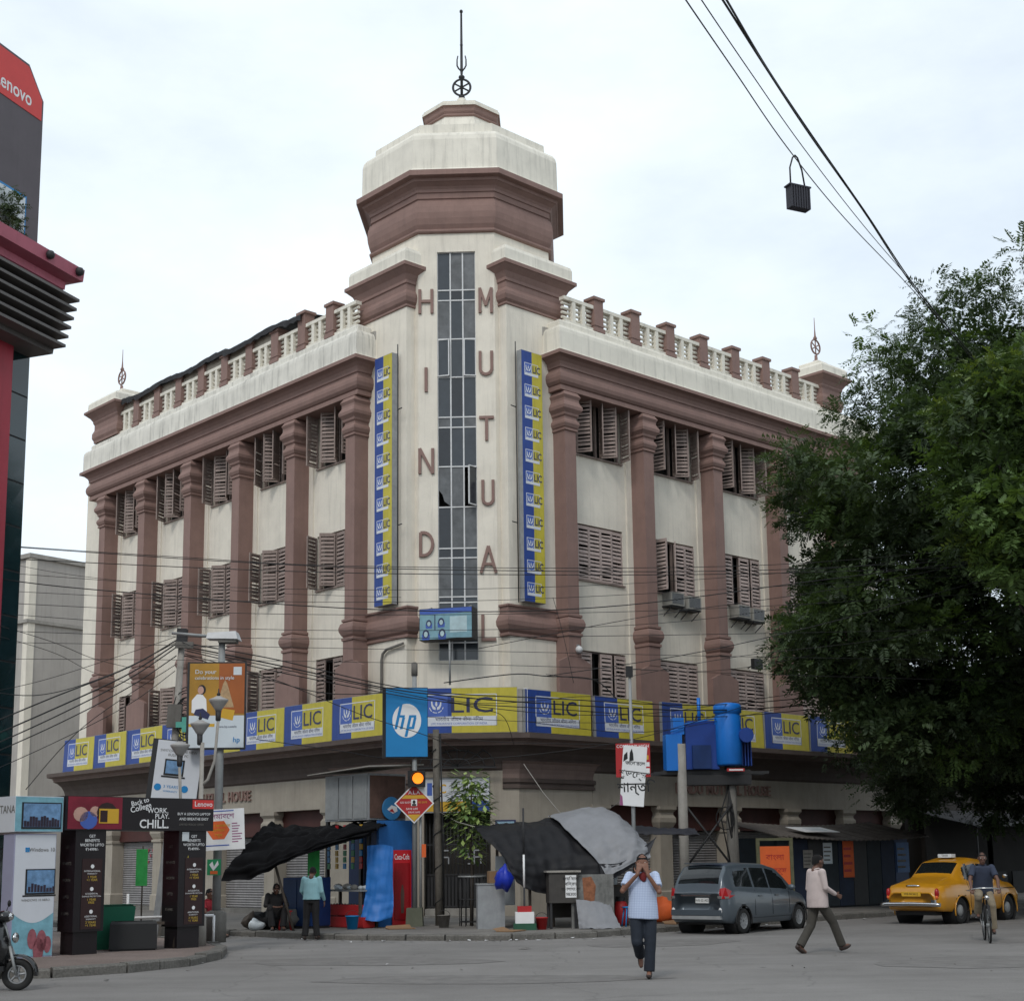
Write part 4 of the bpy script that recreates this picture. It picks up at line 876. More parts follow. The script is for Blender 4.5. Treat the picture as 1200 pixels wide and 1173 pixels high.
# ---------------------------------------------------------------- poles, lamps and boards on the island
lp = thing('street_lamp_post', 'tall galvanised street lamp post carrying the orange billboard', 'street lamp', (-6.05, 28.6, .13))
MB().lathe([(.2, 0), (.2, .55), (.12, .6)], 12).build('base', 'concrete_dark', lp); MB().lathe([(.085, .55), (.08, 3.5), (.065, 5.85)], 10).build('pole', 'galv', lp)
hd = MB(); hd.add([(-.28, -.18, 5.88), (.34, -.2, 5.86), (.36, .18, 5.86), (-.28, .16, 5.88), (-.26, -.15, 6.0), (.3, -.17, 6.02), (.3, .15, 6.02), (-.26, .13, 6.0)], [(3, 2, 1, 0), (4, 5, 6, 7), (0, 1, 5, 4), (1, 2, 6, 5), (2, 3, 7, 6), (3, 0, 4, 7)])
h = hd.build('lamp_head', 'frame_white', lp); MB().box(-.05, .3, -.16, .14, 5.8, 5.86).build('lens', 'concrete_dark', h); MB().tube([(-.28, 0, 5.95), (-1.0, .0, 6.02)], .03, 8).build('arm', 'galv', lp)
ob = thing('orange_billboard', 'orange and white laptop billboard hung on the street lamp post', 'billboard', (-6.68, 28.42, 3.82), R(4))
MB().box(0, 1.14, 0, .14, 0, 1.72).build('box', 'iron', ob)
p = MB(); y = -.012
mk('amber_print', (.42, .22, .025), .5, .35, 1.2); mk('rust_print', (.36, .10, .02), .5, .2, 1.2); mk('poster_white', (.6, .66, .7), .5, .06, 2)
p.box(.05, 1.12, y, -.001, .66, 1.69, 0); p.box(.62, 1.12, y-.001, y+.004, .7, 1.69, 1); p.box(.05, 1.12, y-.0015, -.001, .03, .659, 2)
p.add([(x, y-.003, z) for x, z in [(.1, .72), (.24, .68), (.4, .7), (.38, .98), (.3, 1.08), (.2, 1.08), (.1, .96)]], [tuple(range(7))], 3)
p.add([(x, y-.004, z) for x, z in [(.14, .68), (.42, .58), (.46, .68), (.32, .8), (.18, .78)]], [tuple(range(5))], 4)
p.add([(.27+.06*math.cos(a), y-.005, 1.16+.08*math.sin(a)) for a in np.linspace(0, 2*pi, 13)[:-1]], [tuple(range(12))], 5)
p.add([(.29+.08*math.cos(a), y-.004, 1.17+.1*math.sin(a)) for a in np.linspace(0, 2*pi, 13)[:-1]], [tuple(range(12))], 6)
p.add([(x, y-.003, z) for x, z in [(.58, .82), (.92, .82), (.78, 1.3), (.74, 1.36), (.7, 1.28)]], [tuple(range(5))], 7)
p.add([(x, y-.004, z) for x, z in [(.66, .62), (.9, .56), (.94, .76), (.7, .8)]], [(0, 1, 2, 3)], 8)
p.box(.9, 1.06, y-.004, y-.001, 1.46, 1.62, 9); p.box(.05, .55, y-.004, y-.002, .44, .5, 8)
p.build('print', ['amber_print', 'rust_print', 'poster_white', 'white', 'navy', 'skin_print', 'black', mk('tower_print', (.45, .3, .16), .6, .3, 20), 'sign_yellow', 'pale'], ob)
p = MB(); put(p, 'Do your', .15, 1.52, .12, y-.008, 0, .004, 'LEFT'); put(p, 'celebrations in style', .15, 1.4, .095, y-.008, 0, .004, 'LEFT'); put(p, 'www.hp.com/in', .6, .44, .06, y-.008, 1, 0, 'LEFT'); put(p, 'hp', .98, .18, .14, y-.008, 2, .01)
p.build('lettering', ['pale', 'navy', 'hp_blue'], ob)
wp = thing('hexagon_poster', 'white printed poster with an orange hexagon tied to the lamp post', 'poster', (-6.28, 28.38, 1.86), (0, R(-2.5), R(3)))
MB().box(0, .8, -.012, 0, 0, .78).build('sheet', 'white', wp)
p = MB(); p.add([(.3+.22*math.cos(a), -.016, .38+.2*math.sin(a)) for a in np.linspace(0, 2*pi, 7)[:-1]], [tuple(range(6))], 0)
put(p, 'যুব সমাবেশ', .28, .64, .14, -.018, 1, .006)
for k in range(3): put(p, ('চলো কলকাতা', 'ব্রিগেড', 'চলুন')[k], .3, .46-k*.09, .075, -.02, 2, .004)
for k in range(8): p.box(.56, .56+random.uniform(.1, .2), -.016, -.012, .14+k*.05, .158+k*.05, 1)
p.box(.06, .5, -.016, -.012, .08, .1, 3); p.box(.2, .6, -.016, -.012, .735, .755, 3)
p.build('lettering', ['orange', mk('purple_print', (.3, .08, .2), .5, .1, 3), 'sign_yellow', 'print_blue'], wp)
gs = thing('small_green_sign', 'small green and white party sticker board on the lamp post', 'sign', (-6.2, 28.4, 1.4), R(5))
MB().box(0, .26, -.02, 0, 0, .3).build('board', mk('sign_green', (.02, .25, .1), .5, .1, 3), gs)
p = MB(); p.add([(x, -.024, z) for x, z in [(.04, .2), (.1, .26), (.13, .16), (.2, .28), (.22, .2), (.12, .08)]], [tuple(range(6))], 0); p.box(.06, .2, -.024, -.02, .02, .08, 1); p.build('mark', ['white', 'orange'], gs)
# triple ornamental lamp
dl = thing('ornamental_lamp', 'grey ornamental lamp post with three bell shaped lanterns behind the arch', 'street lamp', (-6.16, 27.55, .13))
MB().lathe([(.16, 0), (.15, .5), (.09, .6), (.05, .8), (.04, 3.75)], 10).build('pole', 'concrete', dl)
def lantern(x, y, z, arm):
    l_ = MB(); T = Tl((x, y, z))
    l_.lathe([(.03, -.2), (.05, -.18), (.055, 0)], 8, 1, T); l_.lathe([(.055, 0), (.09, .05), (.165, .16), (.19, .2), (.18, .215), (.09, .25), (.04, .28)], 12, 0, T); l_.lathe([(.02, .28), (.04, .31), (.015, .35), (.01, .42)], 8, 1, T)
    o = l_.build('lantern', [mk('lantern_glass', (.34, .33, .32), .5, .1, 4) if 'lantern_glass' not in M else 'lantern_glass', 'iron'], dl)
    if arm: MB().tube(arm, .028, 8).build('arm', 'concrete', dl)
lantern(-.05, 0, 3.9, None); lantern(.29, 0, 4.35, [(.02, 0, 2.95), (.12, 0, 3.05), (.24, 0, 3.4), (.29, 0, 4.14)]); lantern(-.42, 0, 3.5, [(-.02, 0, 2.0), (-.2, 0, 2.2), (-.38, 0, 2.6), (-.42, 0, 3.29)])
# leaning white billboard
lb_ = thing('leaning_billboard', 'white laptop billboard leaning on its post behind the black arch', 'billboard', (-7.5, 28.6, 2.72), (0, R(6), R(8)))
MB().box(0, .98, 0, .22, 0, 1.36).build('box', 'iron', lb_); MB().box(.44, .56, .08, .2, -2.58, -.002).build('post', 'steel', lb_)
p = MB(); p.box(.1, .97, -.012, -.001, .02, 1.34, 0); p.box(.28, .66, -.018, -.012, .66, .98, 1); p.box(.31, .63, -.022, -.018, .7, .95, 2); p.box(.24, .7, -.02, -.012, .62, .65, 1)
for cx, cz, s_ in ((.2, .42, .07), (.72, .42, .07), (.68, .16, .035)): p.add([(cx+s_*math.cos(a), -.018, cz+s_*math.sin(a)) for a in np.linspace(0, 2*pi, 13)[:-1]], [tuple(range(12))], 3)
put(p, 'SWITCH TO THE NEW', .52, 1.14, .07, -.016, 4); put(p, 'BUSINESS PC', .52, 1.06, .07, -.016, 4); put(p, 'hp', .62, 1.25, .1, -.016, 3); put(p, '3 YEARS', .45, .44, .08, -.016, 3); put(p, 'WARRANTY', .45, .35, .05, -.016, 3)
p.build('print', ['sign_white', 'black', 'screen_sky', 'hp_blue', 'concrete_dark'], lb_)
# utility pole
up_ = thing('utility_pole', 'old steel utility pole with cable junction boxes behind the billboards', 'pole', (-7.75, 31.2, .0), (R(0), R(2.5), 0))
MB().lathe([(.09, 0), (.085, 3), (.07, 6.55)], 8).build('pole', 'concrete', up_); MB().box(-.1, .1, -.1, .1, 6.35, 6.66).build('cap', 'iron', up_)
c_ = MB()
for k in range(26):
    a = random.uniform(0, 6.3); z = random.uniform(4.4, 5.1); r_ = random.uniform(.1, .3); c_.tube([(.2+r_*math.cos(a+t), .1*math.sin(3*a), z+r_*1.2*math.sin(a+t)) for t in np.linspace(0, 5, 12)], .012, 5)
c_.build('cable_coil', 'black', up_); MB().box(-.1, .28, -.16, -.1, 6.22, 6.36).build('junction_box', 'concrete_dark', up_); MB().box(-.16, .14, -.2, -.08, 4.5, 5.0).build('meter_box', 'concrete_dark', up_)
cs = thing('green_cross_sign', 'small green pharmacy cross sign near the utility pole', 'sign', (-7.3, 31.0, 4.55), R(0)); p = MB(); p.box(-.2, .2, -.04, 0, -.06, .06); p.box(-.07, .07, -.041, -.001, -.16, .16); p.build('cross', mk('cross_green', (.1, .4, .32), .5, .1, 3), cs)
# island clutter
bx = thing('green_bin', 'green open plastic bin beside the black box', 'bin', (-7.55, 26.9, .13), R(20)); p = MB(); p.add([(-.3, -.22, 0), (.3, -.22, 0), (.3, .22, 0), (-.3, .22, 0), (-.36, -.28, .75), (.36, -.28, .75), (.36, .28, .75), (-.36, .28, .75)], [(0, 3, 2, 1), (0, 1, 5, 4), (1, 2, 6, 5), (2, 3, 7, 6), (3, 0, 4, 7)]); p.build('tub', mk('bin_green', (.015, .16, .09), .5, .15, 3), bx); MB().sweep([(-.36, -.28), (.36, -.28), (.36, .28), (-.36, .28)], [(0, .72), (-.04, .72), (-.04, .78), (0, .78)], closed=True).build('rim', 'bin_green', bx)
bx = thing('black_crate', 'black plastic crate on the bricks between the arch legs', 'crate', (-7.05, 26.4, .13), R(15)); p = MB(); p.sweep([(-.38, -.25), (-.38, .25), (.38, .25), (.38, -.25)], [(0, 0), (.03, .44), (.05, .45), (.05, .5), (0, .5), (-.02, .46), (-.03, .03)], closed=True); p.box(-.36, .36, -.23, .23, 0, .04); p.build('tub', 'black', bx)
bn = thing('wooden_bench', 'low dark wooden bench on the brick island', 'bench', (-6.6, 27.0, .13), R(20)); MB().box(-.4, .4, -.16, .16, .42, .47).build('seat', 'wood', bn)
for sx in (-.34, .34):
    for sy in (-.12, .12): MB().box(sx-.03, sx+.03, sy-.03, sy+.03, 0, .419).build('leg', 'wood', bn)
st_ = thing('wrapped_tree_stump', 'dead tree trunk wrapped in yellow and green cloth', 'tree', (-6.35, 26.75, .13)); MB().tube([(0, 0, 0), (.02, 0, .5), (.06, .02, 1.1), (.1, .02, 1.75), (.06, .02, 2.05)], [.09, .08, .07, .05, .04], 9).build('trunk', 'wood', st_)
MB().tube([(.03, 0, .95), (.055, .02, 1.2), (.06, .02, 1.35)], [.1, .1, .09], 9).build('wrap', mk('cloth_green', (.05, .42, .1), .8, .2, 6), st_); MB().tube([(.06, .02, 1.36), (.09, .02, 1.6), (.1, .02, 1.75)], [.1, .11, .09], 9).build('wrap', mk('cloth_yellow', (.5, .4, .05), .8, .2, 6), st_)
rl = thing('white_rail', 'thin white pipe rail behind the green bin', 'rail', (-7.6, 28.0, .13), R(10)); p = MB(); p.tube([(0, 0, .0), (.0, 0, .95)], .025, 8); p.tube([(0, 0, .5), (1.6, 0, .52)], .025, 8); p.tube([(1.6, 0, 0), (1.6, 0, .52)], .025, 8); p.build('pipe', 'white', rl)
for x, y, z, lab in ((-8.95, 33.6, 1.55, 'bright green poster tied beside the first shop pier'), (-7.92, 33.8, 1.5, 'tall bright green poster strip behind the wrapped trunk'), (-5.1, 34.0, 1.5, 'bright green poster under the black tarpaulin edge')):
    g_ = thing('green_poster', lab, 'poster', (x, y, 0), R(-20)); MB().box(0, .3, -.015, 0, z-.4, z+.42).build('sheet', 'cloth_green', g_); MB().tube([(.15, .03, .0), (.15, .03, z+.5)], .02, 6).build('stake', 'wood', g_)

# ---------------------------------------------------------------- the stall with the tin box above
KR = YAW-pi/2
ks = thing('tin_kiosk', 'grey tin box kiosk raised on posts over the blue stall', 'kiosk', (-3.75, 34.4, .125), KR)
b_ = MB(); b_.box(-1.75, 0, 0, 1.1, 2.46, 3.55); b_.build('box', 'steel', ks)
for k in range(3): MB().box(-1.72+k*.57, -1.2+k*.57, -.02, -.001, 2.5, 3.5).build('panel', 'galv', ks)
MB().box(.001, .02, .03, 1.07, 2.5, 3.5).build('side_panel', mk('rust', (.11, .06, .045), .8, .35, 4, .3), ks)
b_ = MB(); b_.add([(-2.1, -.3, 3.58), (.45, -.35, 3.66), (.45, 1.3, 3.75), (-2.1, 1.3, 3.68), (-2.1, -.3, 3.6), (.45, -.35, 3.69), (.45, 1.3, 3.78), (-2.1, 1.3, 3.71)], [(3, 2, 1, 0), (4, 5, 6, 7), (0, 1, 5, 4), (1, 2, 6, 5), (2, 3, 7, 6), (3, 0, 4, 7)]); b_.build('roof_sheet', 'concrete', ks)
for x in (-1.7, -.05):
    for y in (.05, 1.05): MB().box(x-.04, x+.04, y-.04, y+.04, 0, 2.459).build('post', 'iron', ks)
MB().box(-2.3, .25, 1.12, 1.18, 0, 2.45).build('back_wall', mk('stall_blue', (.008, .035, .14), .6, .25, 2, .2), ks); MB().box(.18, .26, .1, 1.119, 0, 2.44).build('side_wall', mk('stall_blue_light', (.02, .13, .38), .6, .2, 2, .2), ks)
rd = thing('round_blue_sign', 'round blue cola disc sign on the rusty side of the tin kiosk', 'sign', (-3.27, 34.8, 2.85), YAW+R(0)); MB().lathe([(.27, 0), (.28, .03), (.27, .05)], 20, 0, Rx(pi/2)).build('disc', mk('disc_blue', (.04, .2, .42), .4, .2, 3), rd)
p = MB(); p.add([(x, -.056, z) for x, z in [(-.15, -.02), (-.02, .08), (.14, .04), (.16, -.06), (.02, -.12)]], [tuple(range(5))], 0); p.add([(x, -.058, z) for x, z in [(-.1, -.06), (0, .0), (.08, -.1)]], [(0, 1, 2)], 1); p.build('mark', ['white', 'red'], rd)
tb = thing('stall_table', 'rough plank stall table with wares in front of the blue wall', 'table', (-4.35, 34.35, .125), KR); MB().box(-.75, .75, -.05, .5, .82, .86).build('top', 'galv', tb)
for x in (-.7, .7):
    for y in (0, .45): MB().box(x-.03, x+.03, y-.03, y+.03, 0, .819).build('leg', 'wood', tb)
for k in range(9):
    x = -.5+k*.13+random.uniform(-.03, .03); s_ = random.uniform(.05, .1)
    g_ = MB(); g_.ball((0, 0, s_*.7), s_, 8, 0, None, (1.2, .9, .8)); o = g_.build('wares_parcel', ['concrete', 'pale', 'poster_white'][k % 3]); o.location = Vector((-4.35, 34.35, .985))+Rz(KR) @ Vector((x, .18+random.uniform(-.06, .1), 0))
    tag(o, f'small {["grey", "off white", "bright white"][k % 3]} parcel, {["first", "second", "third", "fourth", "fifth", "sixth", "seventh", "eighth", "last"][k]} along the stall table toward the red cabinet', 'parcel', 'parcels on the stall table')
for i, (x, y, z) in enumerate([(-.62, .15, 0), (-.2, .15, 0), (.22, .15, 0), (.64, .12, 0), (-.4, .17, .27), (.05, .17, .27), (.5, .16, .27)]):
    c_ = thing('drinks_crate', f'red drinks crate, {"upper" if z else "lower"} row under the table, {["farthest from", "second farthest from", "second nearest to", "nearest to", "farthest from", "in the middle before", "nearest to"][i]} the cabinet', 'crate', Vector((-4.35, 34.35, .125+z))+Rz(KR) @ Vector((x, y, 0)), KR+random.uniform(-.05, .05), 'red drinks crates under the stall table')
    p = MB(); p.sweep([(-.2, -.15), (-.2, .15), (.2, .15), (.2, -.15)], [(0, 0), (0, .09), (-.01, .1), (-.01, .14), (0, .15), (0, .25), (-.015, .25), (-.02, .02)], closed=True); p.box(-.18, .18, -.13, .13, .0, .02); p.build('shell', 'red', c_)
    p = MB()
    for q in range(4):
        for w_ in range(3): p.lathe([(.028, .02), (.028, .2), (.012, .24), (.012, .27)], 6, 0, Tl((-.14+q*.093, -.09+w_*.09, 0)))
    p.build('bottle', 'glass', c_)
cf = thing('cola_fridge', 'narrow red cola drinks cabinet at the corner of the stall', 'fridge', (-3.2, 34.5, .125), YAW-R(22))
MB().box(0, .46, 0, .5, 0, 1.75).build('body', mk('cola_red', (.5, .012, .02), .35, .08, 2), cf); MB().box(.05, .41, -.025, -.001, .15, 1.45).build('door', mk('cola_red_dark', (.3, .01, .015), .2, .2, 3), cf)
p = MB(); fit_text(p, 'Coca-Cola', .05, .41, 1.53, 1.66, -.006, 0, .006); p.add([(x, -.028, z) for x, z in [(.2, .3), (.27, .3), (.28, .75), (.25, .95), (.22, .95), (.19, .75)]], [tuple(range(6))], 1); p.build('lettering', ['white', 'rust'], cf)
# blue hanging sheet
def cloth(name, ctrl, nu, nv, m_, wr=.02, thick=.006, seed=0, parent=None, fold=0.0):
    """smooth sheet through a grid of control points, with fine wrinkles"""
    rg = np.random.default_rng(seed); P = np.array(ctrl, float); a, b, _ = P.shape
    def cr(P, n, ax):
        P = np.moveaxis(P, ax, 0); k = len(P); t = np.linspace(0, k-1-1e-6, n); i = t.astype(int); f = (t-i)[:, None, None]
        g = lambda j: P[np.clip(j, 0, k-1)]
        p0, p1, p2, p3 = g(i-1), g(i), g(i+1), g(i+2)
        o = .5*((2*p1)+(-p0+p2)*f+(2*p0-5*p1+4*p2-p3)*f**2+(-p0+3*p1-3*p2+p3)*f**3)
        return np.moveaxis(o, 0, ax)
    Q = cr(cr(P, nu, 0), nv, 1)
    U, V_ = np.meshgrid(np.linspace(0, 1, nu), np.linspace(0, 1, nv), indexing='ij'); d = np.zeros_like(U)
    for k in range(14):
        fx, fy = (rg.uniform(-3, 3), rg.uniform(4, 11)) if k % 3 else (rg.uniform(4, 9), rg.uniform(-3, 3)); d += np.abs(np.sin(fx*U*pi+fy*V_*pi+rg.uniform(0, 6)))*rg.uniform(.3, 1)/(1+.12*(abs(fx)+abs(fy)))
    d = (d-d.mean())*wr; nrm = np.cross(np.gradient(Q, axis=0), np.gradient(Q, axis=1)); nrm /= np.linalg.norm(nrm, axis=2, keepdims=True)+1e-9
    Q = Q+nrm*d[:, :, None]
    vs = [tuple(p) for p in Q.reshape(-1, 3)]+[tuple(p) for p in (Q-nrm*thick).reshape(-1, 3)]; n0 = nu*nv
    fs = []
    for i in range(nu-1):
        for j in range(nv-1):
            q = (i*nv+j, (i+1)*nv+j, (i+1)*nv+j+1, i*nv+j+1); fs.append(q); fs.append(tuple(n0+x for x in q[::-1]))
    mb = MB(); mb.add(vs, fs, 0, None, True); return mb.build(name, m_, parent)
mk('tarp_black', (.013, .013, .015), .6, .2, 4, spec=.22); mk('tarp_soot', (.008, .008, .009), .85, .2, 4, spec=.08); mk('tarp_grey', (.22, .225, .24), .55, .15, 3); mk('tarp_dark', (.035, .035, .04), .6, .2, 4, spec=.25); mk('sheet_blue', (.02, .16, .5), .5, .15, 4)
bs = cloth('blue_sheet', [[(-3.73, 34.0, 1.98), (-3.38, 33.95, 2.0), (-3.13, 34.0, 1.95)], [(-3.75, 33.95, 1.3), (-3.40, 33.85, 1.25), (-3.14, 33.95, 1.25)], [(-3.78, 33.9, .75), (-3.44, 33.8, .7), (-3.12, 33.9, .72)], [(-3.88, 33.8, .34), (-3.48, 33.65, .28), (-3.14, 33.85, .36)]], 24, 18, 'sheet_blue', .03, seed=3)
tag(bs, 'bright blue plastic sheet hanging beside the red cabinet', 'sheet')
bt = cloth('black_tarpaulin', [[(-6.9, 33.0, 1.22), (-6.75, 33.1, 1.6), (-6.35, 33.5, 2.1), (-6.15, 34.0, 2.45), (-6.1, 36.0, 2.5)], [(-6.1, 32.8, 1.3), (-5.95, 32.9, 1.7), (-5.75, 33.5, 2.2), (-5.6, 34.0, 2.3), (-5.5, 36.4, 2.5)], [(-5.3, 32.8, 1.68), (-5.2, 32.9, 1.9), (-5.1, 33.4, 2.2), (-5.0, 34.0, 2.3), (-4.8, 36.6, 2.5)], [(-4.5, 33.1, 1.95), (-4.4, 33.2, 2.15), (-4.3, 33.6, 2.3), (-4.2, 34.2, 2.42), (-4.0, 36.2, 2.5)], [(-3.6, 33.6, 2.2), (-3.5, 33.6, 2.35), (-3.4, 34.0, 2.44), (-3.3, 34.6, 2.48), (-3.2, 35.9, 2.5)]], 50, 50, 'tarp_soot', .12, seed=5)
tag(bt, 'sagging black tarpaulin awning left of the tin kiosk', 'tarpaulin')
pp = thing('awning_prop', 'slanting bamboo prop under the sagging black awning', 'prop', (-5.25, 33.0, .1)); MB().tube([(0, 0, 0), (-.55, .2, 1.75)], .03, 7).build('stick', 'wood', pp)
bc_ = thing('dark_blue_cabinet', 'dark blue metal cabinet under the black awning', 'cabinet', (-5.75, 34.5, .125), KR+R(10)); MB().box(0, .95, 0, .6, .06, 1.15).build('body', 'stall_blue', bc_); p = MB(); p.box(.04, .46, -.02, -.001, .12, 1.1); p.box(.49, .91, -.02, -.001, .12, 1.1); p.build('door', mk('cab_blue', (.012, .04, .12), .5, .2, 3), bc_); MB().box(.02, .93, .02, .58, 0, .059).build('plinth', 'iron', bc_)
# bundles and sacks on the pavement
for i, (x, y, s_, m_, lab) in enumerate([(-6.0, 33.9, .28, 'tarp_black', 'dark bundle wrapped in black plastic nearest the lamp post'), (-5.7, 34.3, .3, 'concrete_dark', 'dusty grey sack heaped by the shop shutter'), (-6.4, 34.3, .22, 'wood', 'small brown sack by the shop pier'), (-6.2, 33.6, .16, 'poster_white', 'crumpled white sack near the kerb')]):
    b_ = MB(); b_.ball((0, 0, s_*.75), s_, 14, 0, None, (1.2, 1, .8)); me = b_.mesh('bundle', m_)
    for v in me.vertices: v.co *= 1+.16*math.sin(v.co.x*23+i)+.12*math.sin(v.co.y*19+v.co.z*25)
    o = obj('bundle', me, None, (x, y, .12)); tag(o, lab, 'bundle')

# ---------------------------------------------------------------- traffic light, tall blue board, wooden pole
tl = thing('traffic_light_post', 'traffic light post with one amber light lit, set in a concrete block', 'traffic light', (-2.68, 34.5, .125))
MB().add([(-.2, -.2, 0), (.2, -.2, 0), (.2, .2, 0), (-.2, .2, 0), (-.18, -.18, .42), (.18, -.18, .42), (.18, .18, .42), (-.18, .18, .42)], [(3, 2, 1, 0), (4, 5, 6, 7), (0, 1, 5, 4), (1, 2, 6, 5), (2, 3, 7, 6), (3, 0, 4, 7)]).build('block', mk('block_green', (.12, .125, .09), .9, .2, 4), tl)
MB().lathe([(.06, .42), (.055, 5.9)], 10).build('pole', 'galv', tl); MB().lathe([(.03, 0), (.03, 2.5)], 8, 0, Tl((.14, 0, .3))).build('conduit', 'galv', tl); MB().lathe([(.075, 5.85), (.075, 6.15), (.03, 6.18)], 10).build('collar', 'concrete_dark', tl)
h = MB().box(-.14, .26, -.3, -.06, 3.2, 3.58).build('signal_head', 'black', tl)
mk('amber_light', (1.0, .22, .01), .4, 0, 1, emit=1.6)
MB().lathe([(.001, -.03), (.1, -.02), (.13, .0)], 18, 0, Tl((.1, -.302, 3.4)) @ Rx(pi/2)).build('lens', 'amber_light', h)
vz = MB(); n = 14; vz.add([(.1+.15*math.cos(a), y_, 3.4+.15*math.sin(a)) for y_ in (-.3, -.46) for a in np.linspace(-.3, pi+.3, n)], [(i, i+1, n+i+1, n+i) for i in range(n-1)]); vz.build('visor', 'black', h)
MB().box(-.1, .24, -.13, -.11, 2.7, 3.19).build('back_plate', 'white', tl)
ds = thing('diamond_sign', 'red and yellow diamond safety sign on the traffic light post', 'sign', (-2.68, 34.38, 2.95), R(0))
q = .43; MB().poly([(0, -q-.04), (q+.04, 0), (0, q+.04), (-q-.04, 0)], -.02, 0).build('plate', 'white', ds)
p = MB(); p.poly([(0, -q), (q, 0), (0, q), (-q, 0)], -.026, -.021, 0)
p.add([(-.3, -.03, .13), (.3, -.03, .13), (.26, -.03, .17), (.17, -.03, .26), (-.17, -.03, .26), (-.26, -.03, .17)], [(0, 1, 2, 3, 4, 5)], 1) if False else p.add([(-.30, -.03, .11), (.30, -.03, .11), (.22, -.03, .19), (-.22, -.03, .19)], [(0, 1, 2, 3)], 1)
p.add([(-.16, -.03, -.26), (0, -.03, -q+.01), (.16, -.03, -.26)], [(0, 1, 2)], 1)
p.box(-.07, .07, -.032, -.028, -.06, .09, 2); p.add([(.035*math.cos(a), -.035, .03+.045*math.sin(a)) for a in np.linspace(0, 2*pi, 11)[:-1]], [tuple(range(10))], 3); p.box(-.05, .05, -.0345, -.032, -.055, -.015, 3)
put(p, 'A.L.A', 0, .25, .12, -.032, 2, .008); put(p, 'GO SLOW', -.19, .02, .06, -.032, 2, .004); put(p, 'BE SAFE', .2, .02, .06, -.032, 1, .004); put(p, 'SAVE LIFE', -.05, -.13, .065, -.032, 2, .004); put(p, 'DRIVE SAFE', 0, -.21, .055, -.032, 2, .003)
p.build('lettering', ['red', 'sign_yellow', 'white', 'black'], ds)
hp = thing('tall_blue_board', 'tall bright blue computer brand board high on the traffic light post', 'sign board', (-3.32, 34.3, 4.02), R(7))
MB().box(-.1, .97, .0, .22, 0, 1.66).build('box', 'black', hp); MB().box(-.02, .96, -.02, -.001, .02, 1.64).build('face', 'hp_blue', hp)
p = MB(); cx, cz, r_ = .47, .87, .34; p.add([(cx+r_*math.cos(a), -.024, cz+r_*1.18*math.sin(a)) for a in np.linspace(0, 2*pi, 37)[:-1]], [tuple(range(36))], 0)
def slant(x0, x1, z0, z1, k=.22): p.add([(cx+x0+z0*k, -.028, cz+z0), (cx+x1+z0*k, -.028, cz+z0), (cx+x1+z1*k, -.028, cz+z1), (cx+x0+z1*k, -.028, cz+z1)], [(0, 1, 2, 3)], 1)
slant(-.25, -.185, -.2, .38); slant(-.185, -.07, .075, .13); slant(-.12, -.055, -.2, .078); slant(.03, .095, -.38, .13); slant(.095, .2, .075, .131); slant(.15, .215, -.2, .076); slant(.095, .151, -.2, -.145)
p.build('lettering', ['white', 'hp_blue'], hp)
cr_ = thing('round_wall_ring', 'round iron ring ornament on the cream entrance pier', 'ornament', onb(FD, -1.75, -.04, 2.75), rzb(FD), None, BS); MB().tube([(.42*math.cos(a), -.02, .42*math.sin(a)) for a in np.linspace(0, 2*pi, 29)], .05, 6, cap=False).build('ring', 'concrete_dark', cr_)
wpz = thing('wooden_pole', 'weathered wooden pole wrapped in cables in front of the entrance gate', 'pole', (-2.12, 34.7, .1), (0, R(-.8), 0)); MB().tube([(0, 0, 0), (.01, 0, 1.5), (-.01, 0, 3), (0, 0, 4.6)], [.095, .09, .085, .075], 10).build('shaft', mk('pole_wood', (.14, .125, .105), .85, .3, 6, .4, .3, 30), wpz)
p = MB()
for k in range(5): p.tube([(.1*math.cos(a), .1*math.sin(a), .3+.85*k+.1*i/3) for i, a in enumerate(np.linspace(k, k+7, 14))], .012, 5)
p.tube([(.11, -.05, .0), (.12, -.05, 2), (.1, -.05, 4.5)], .02, 6); p.build('cable', 'black', wpz)
os_ = thing('orange_tag', 'small orange sticker board strapped between the posts', 'sign', (-2.5, 34.3, 1.7), 0); MB().box(0, .1, -.02, 0, 0, .3).build('board', 'orange', os_)
# sapling in its guard
sp = thing('street_sapling', 'young broad leaved sapling standing in a wire guard by the gate', 'tree', (-1.35, 34.3, .125)); MB().tube([(0, 0, 0), (.02, 0, 1.2), (-.02, .02, 2.2), (.03, 0, 3.3)], [.045, .04, .03, .015], 8).build('trunk', 'wood', sp)
lf = MB()
for k in range(820):
    z = random.triangular(1.35, 3.65, 2.9); w_ = .42*math.sin(min(1, (z-1.2)/2.0)*pi*.75)+.1; a = random.uniform(0, 6.3); rr = w_*random.uniform(.2, 1)**.7
    c = Vector((rr*math.cos(a), rr*math.sin(a), z)); d = Vector((math.cos(a+random.uniform(-.6, .6)), math.sin(a+random.uniform(-.6, .6)), random.uniform(-.9, .5))).normalized(); s_ = d.cross(Vector((0, 0, 1))).normalized()*.05; L_ = random.uniform(.16, .3)
    lf.add([c, c+d*L_*.5+s_, c+d*L_, c+d*L_*.5-s_], [(0, 1, 2, 3)], random.choice([0, 0, 1]))
lf.build('foliage', [mk('leaf_light', (.28, .37, .11), .55, .25, 8), mk('leaf_mid', (.12, .2, .06), .55, .25, 8)], sp)
gd = thing('tree_guard', 'round wire tree guard about the sapling with a metal rim', 'tree guard', (-1.33, 34.28, .125)); p = MB()
for k in range(12): a = k*pi/6; p.tube([(.3*math.cos(a), .3*math.sin(a), 0), (.3*math.cos(a), .3*math.sin(a), 1.12)], .01, 5)
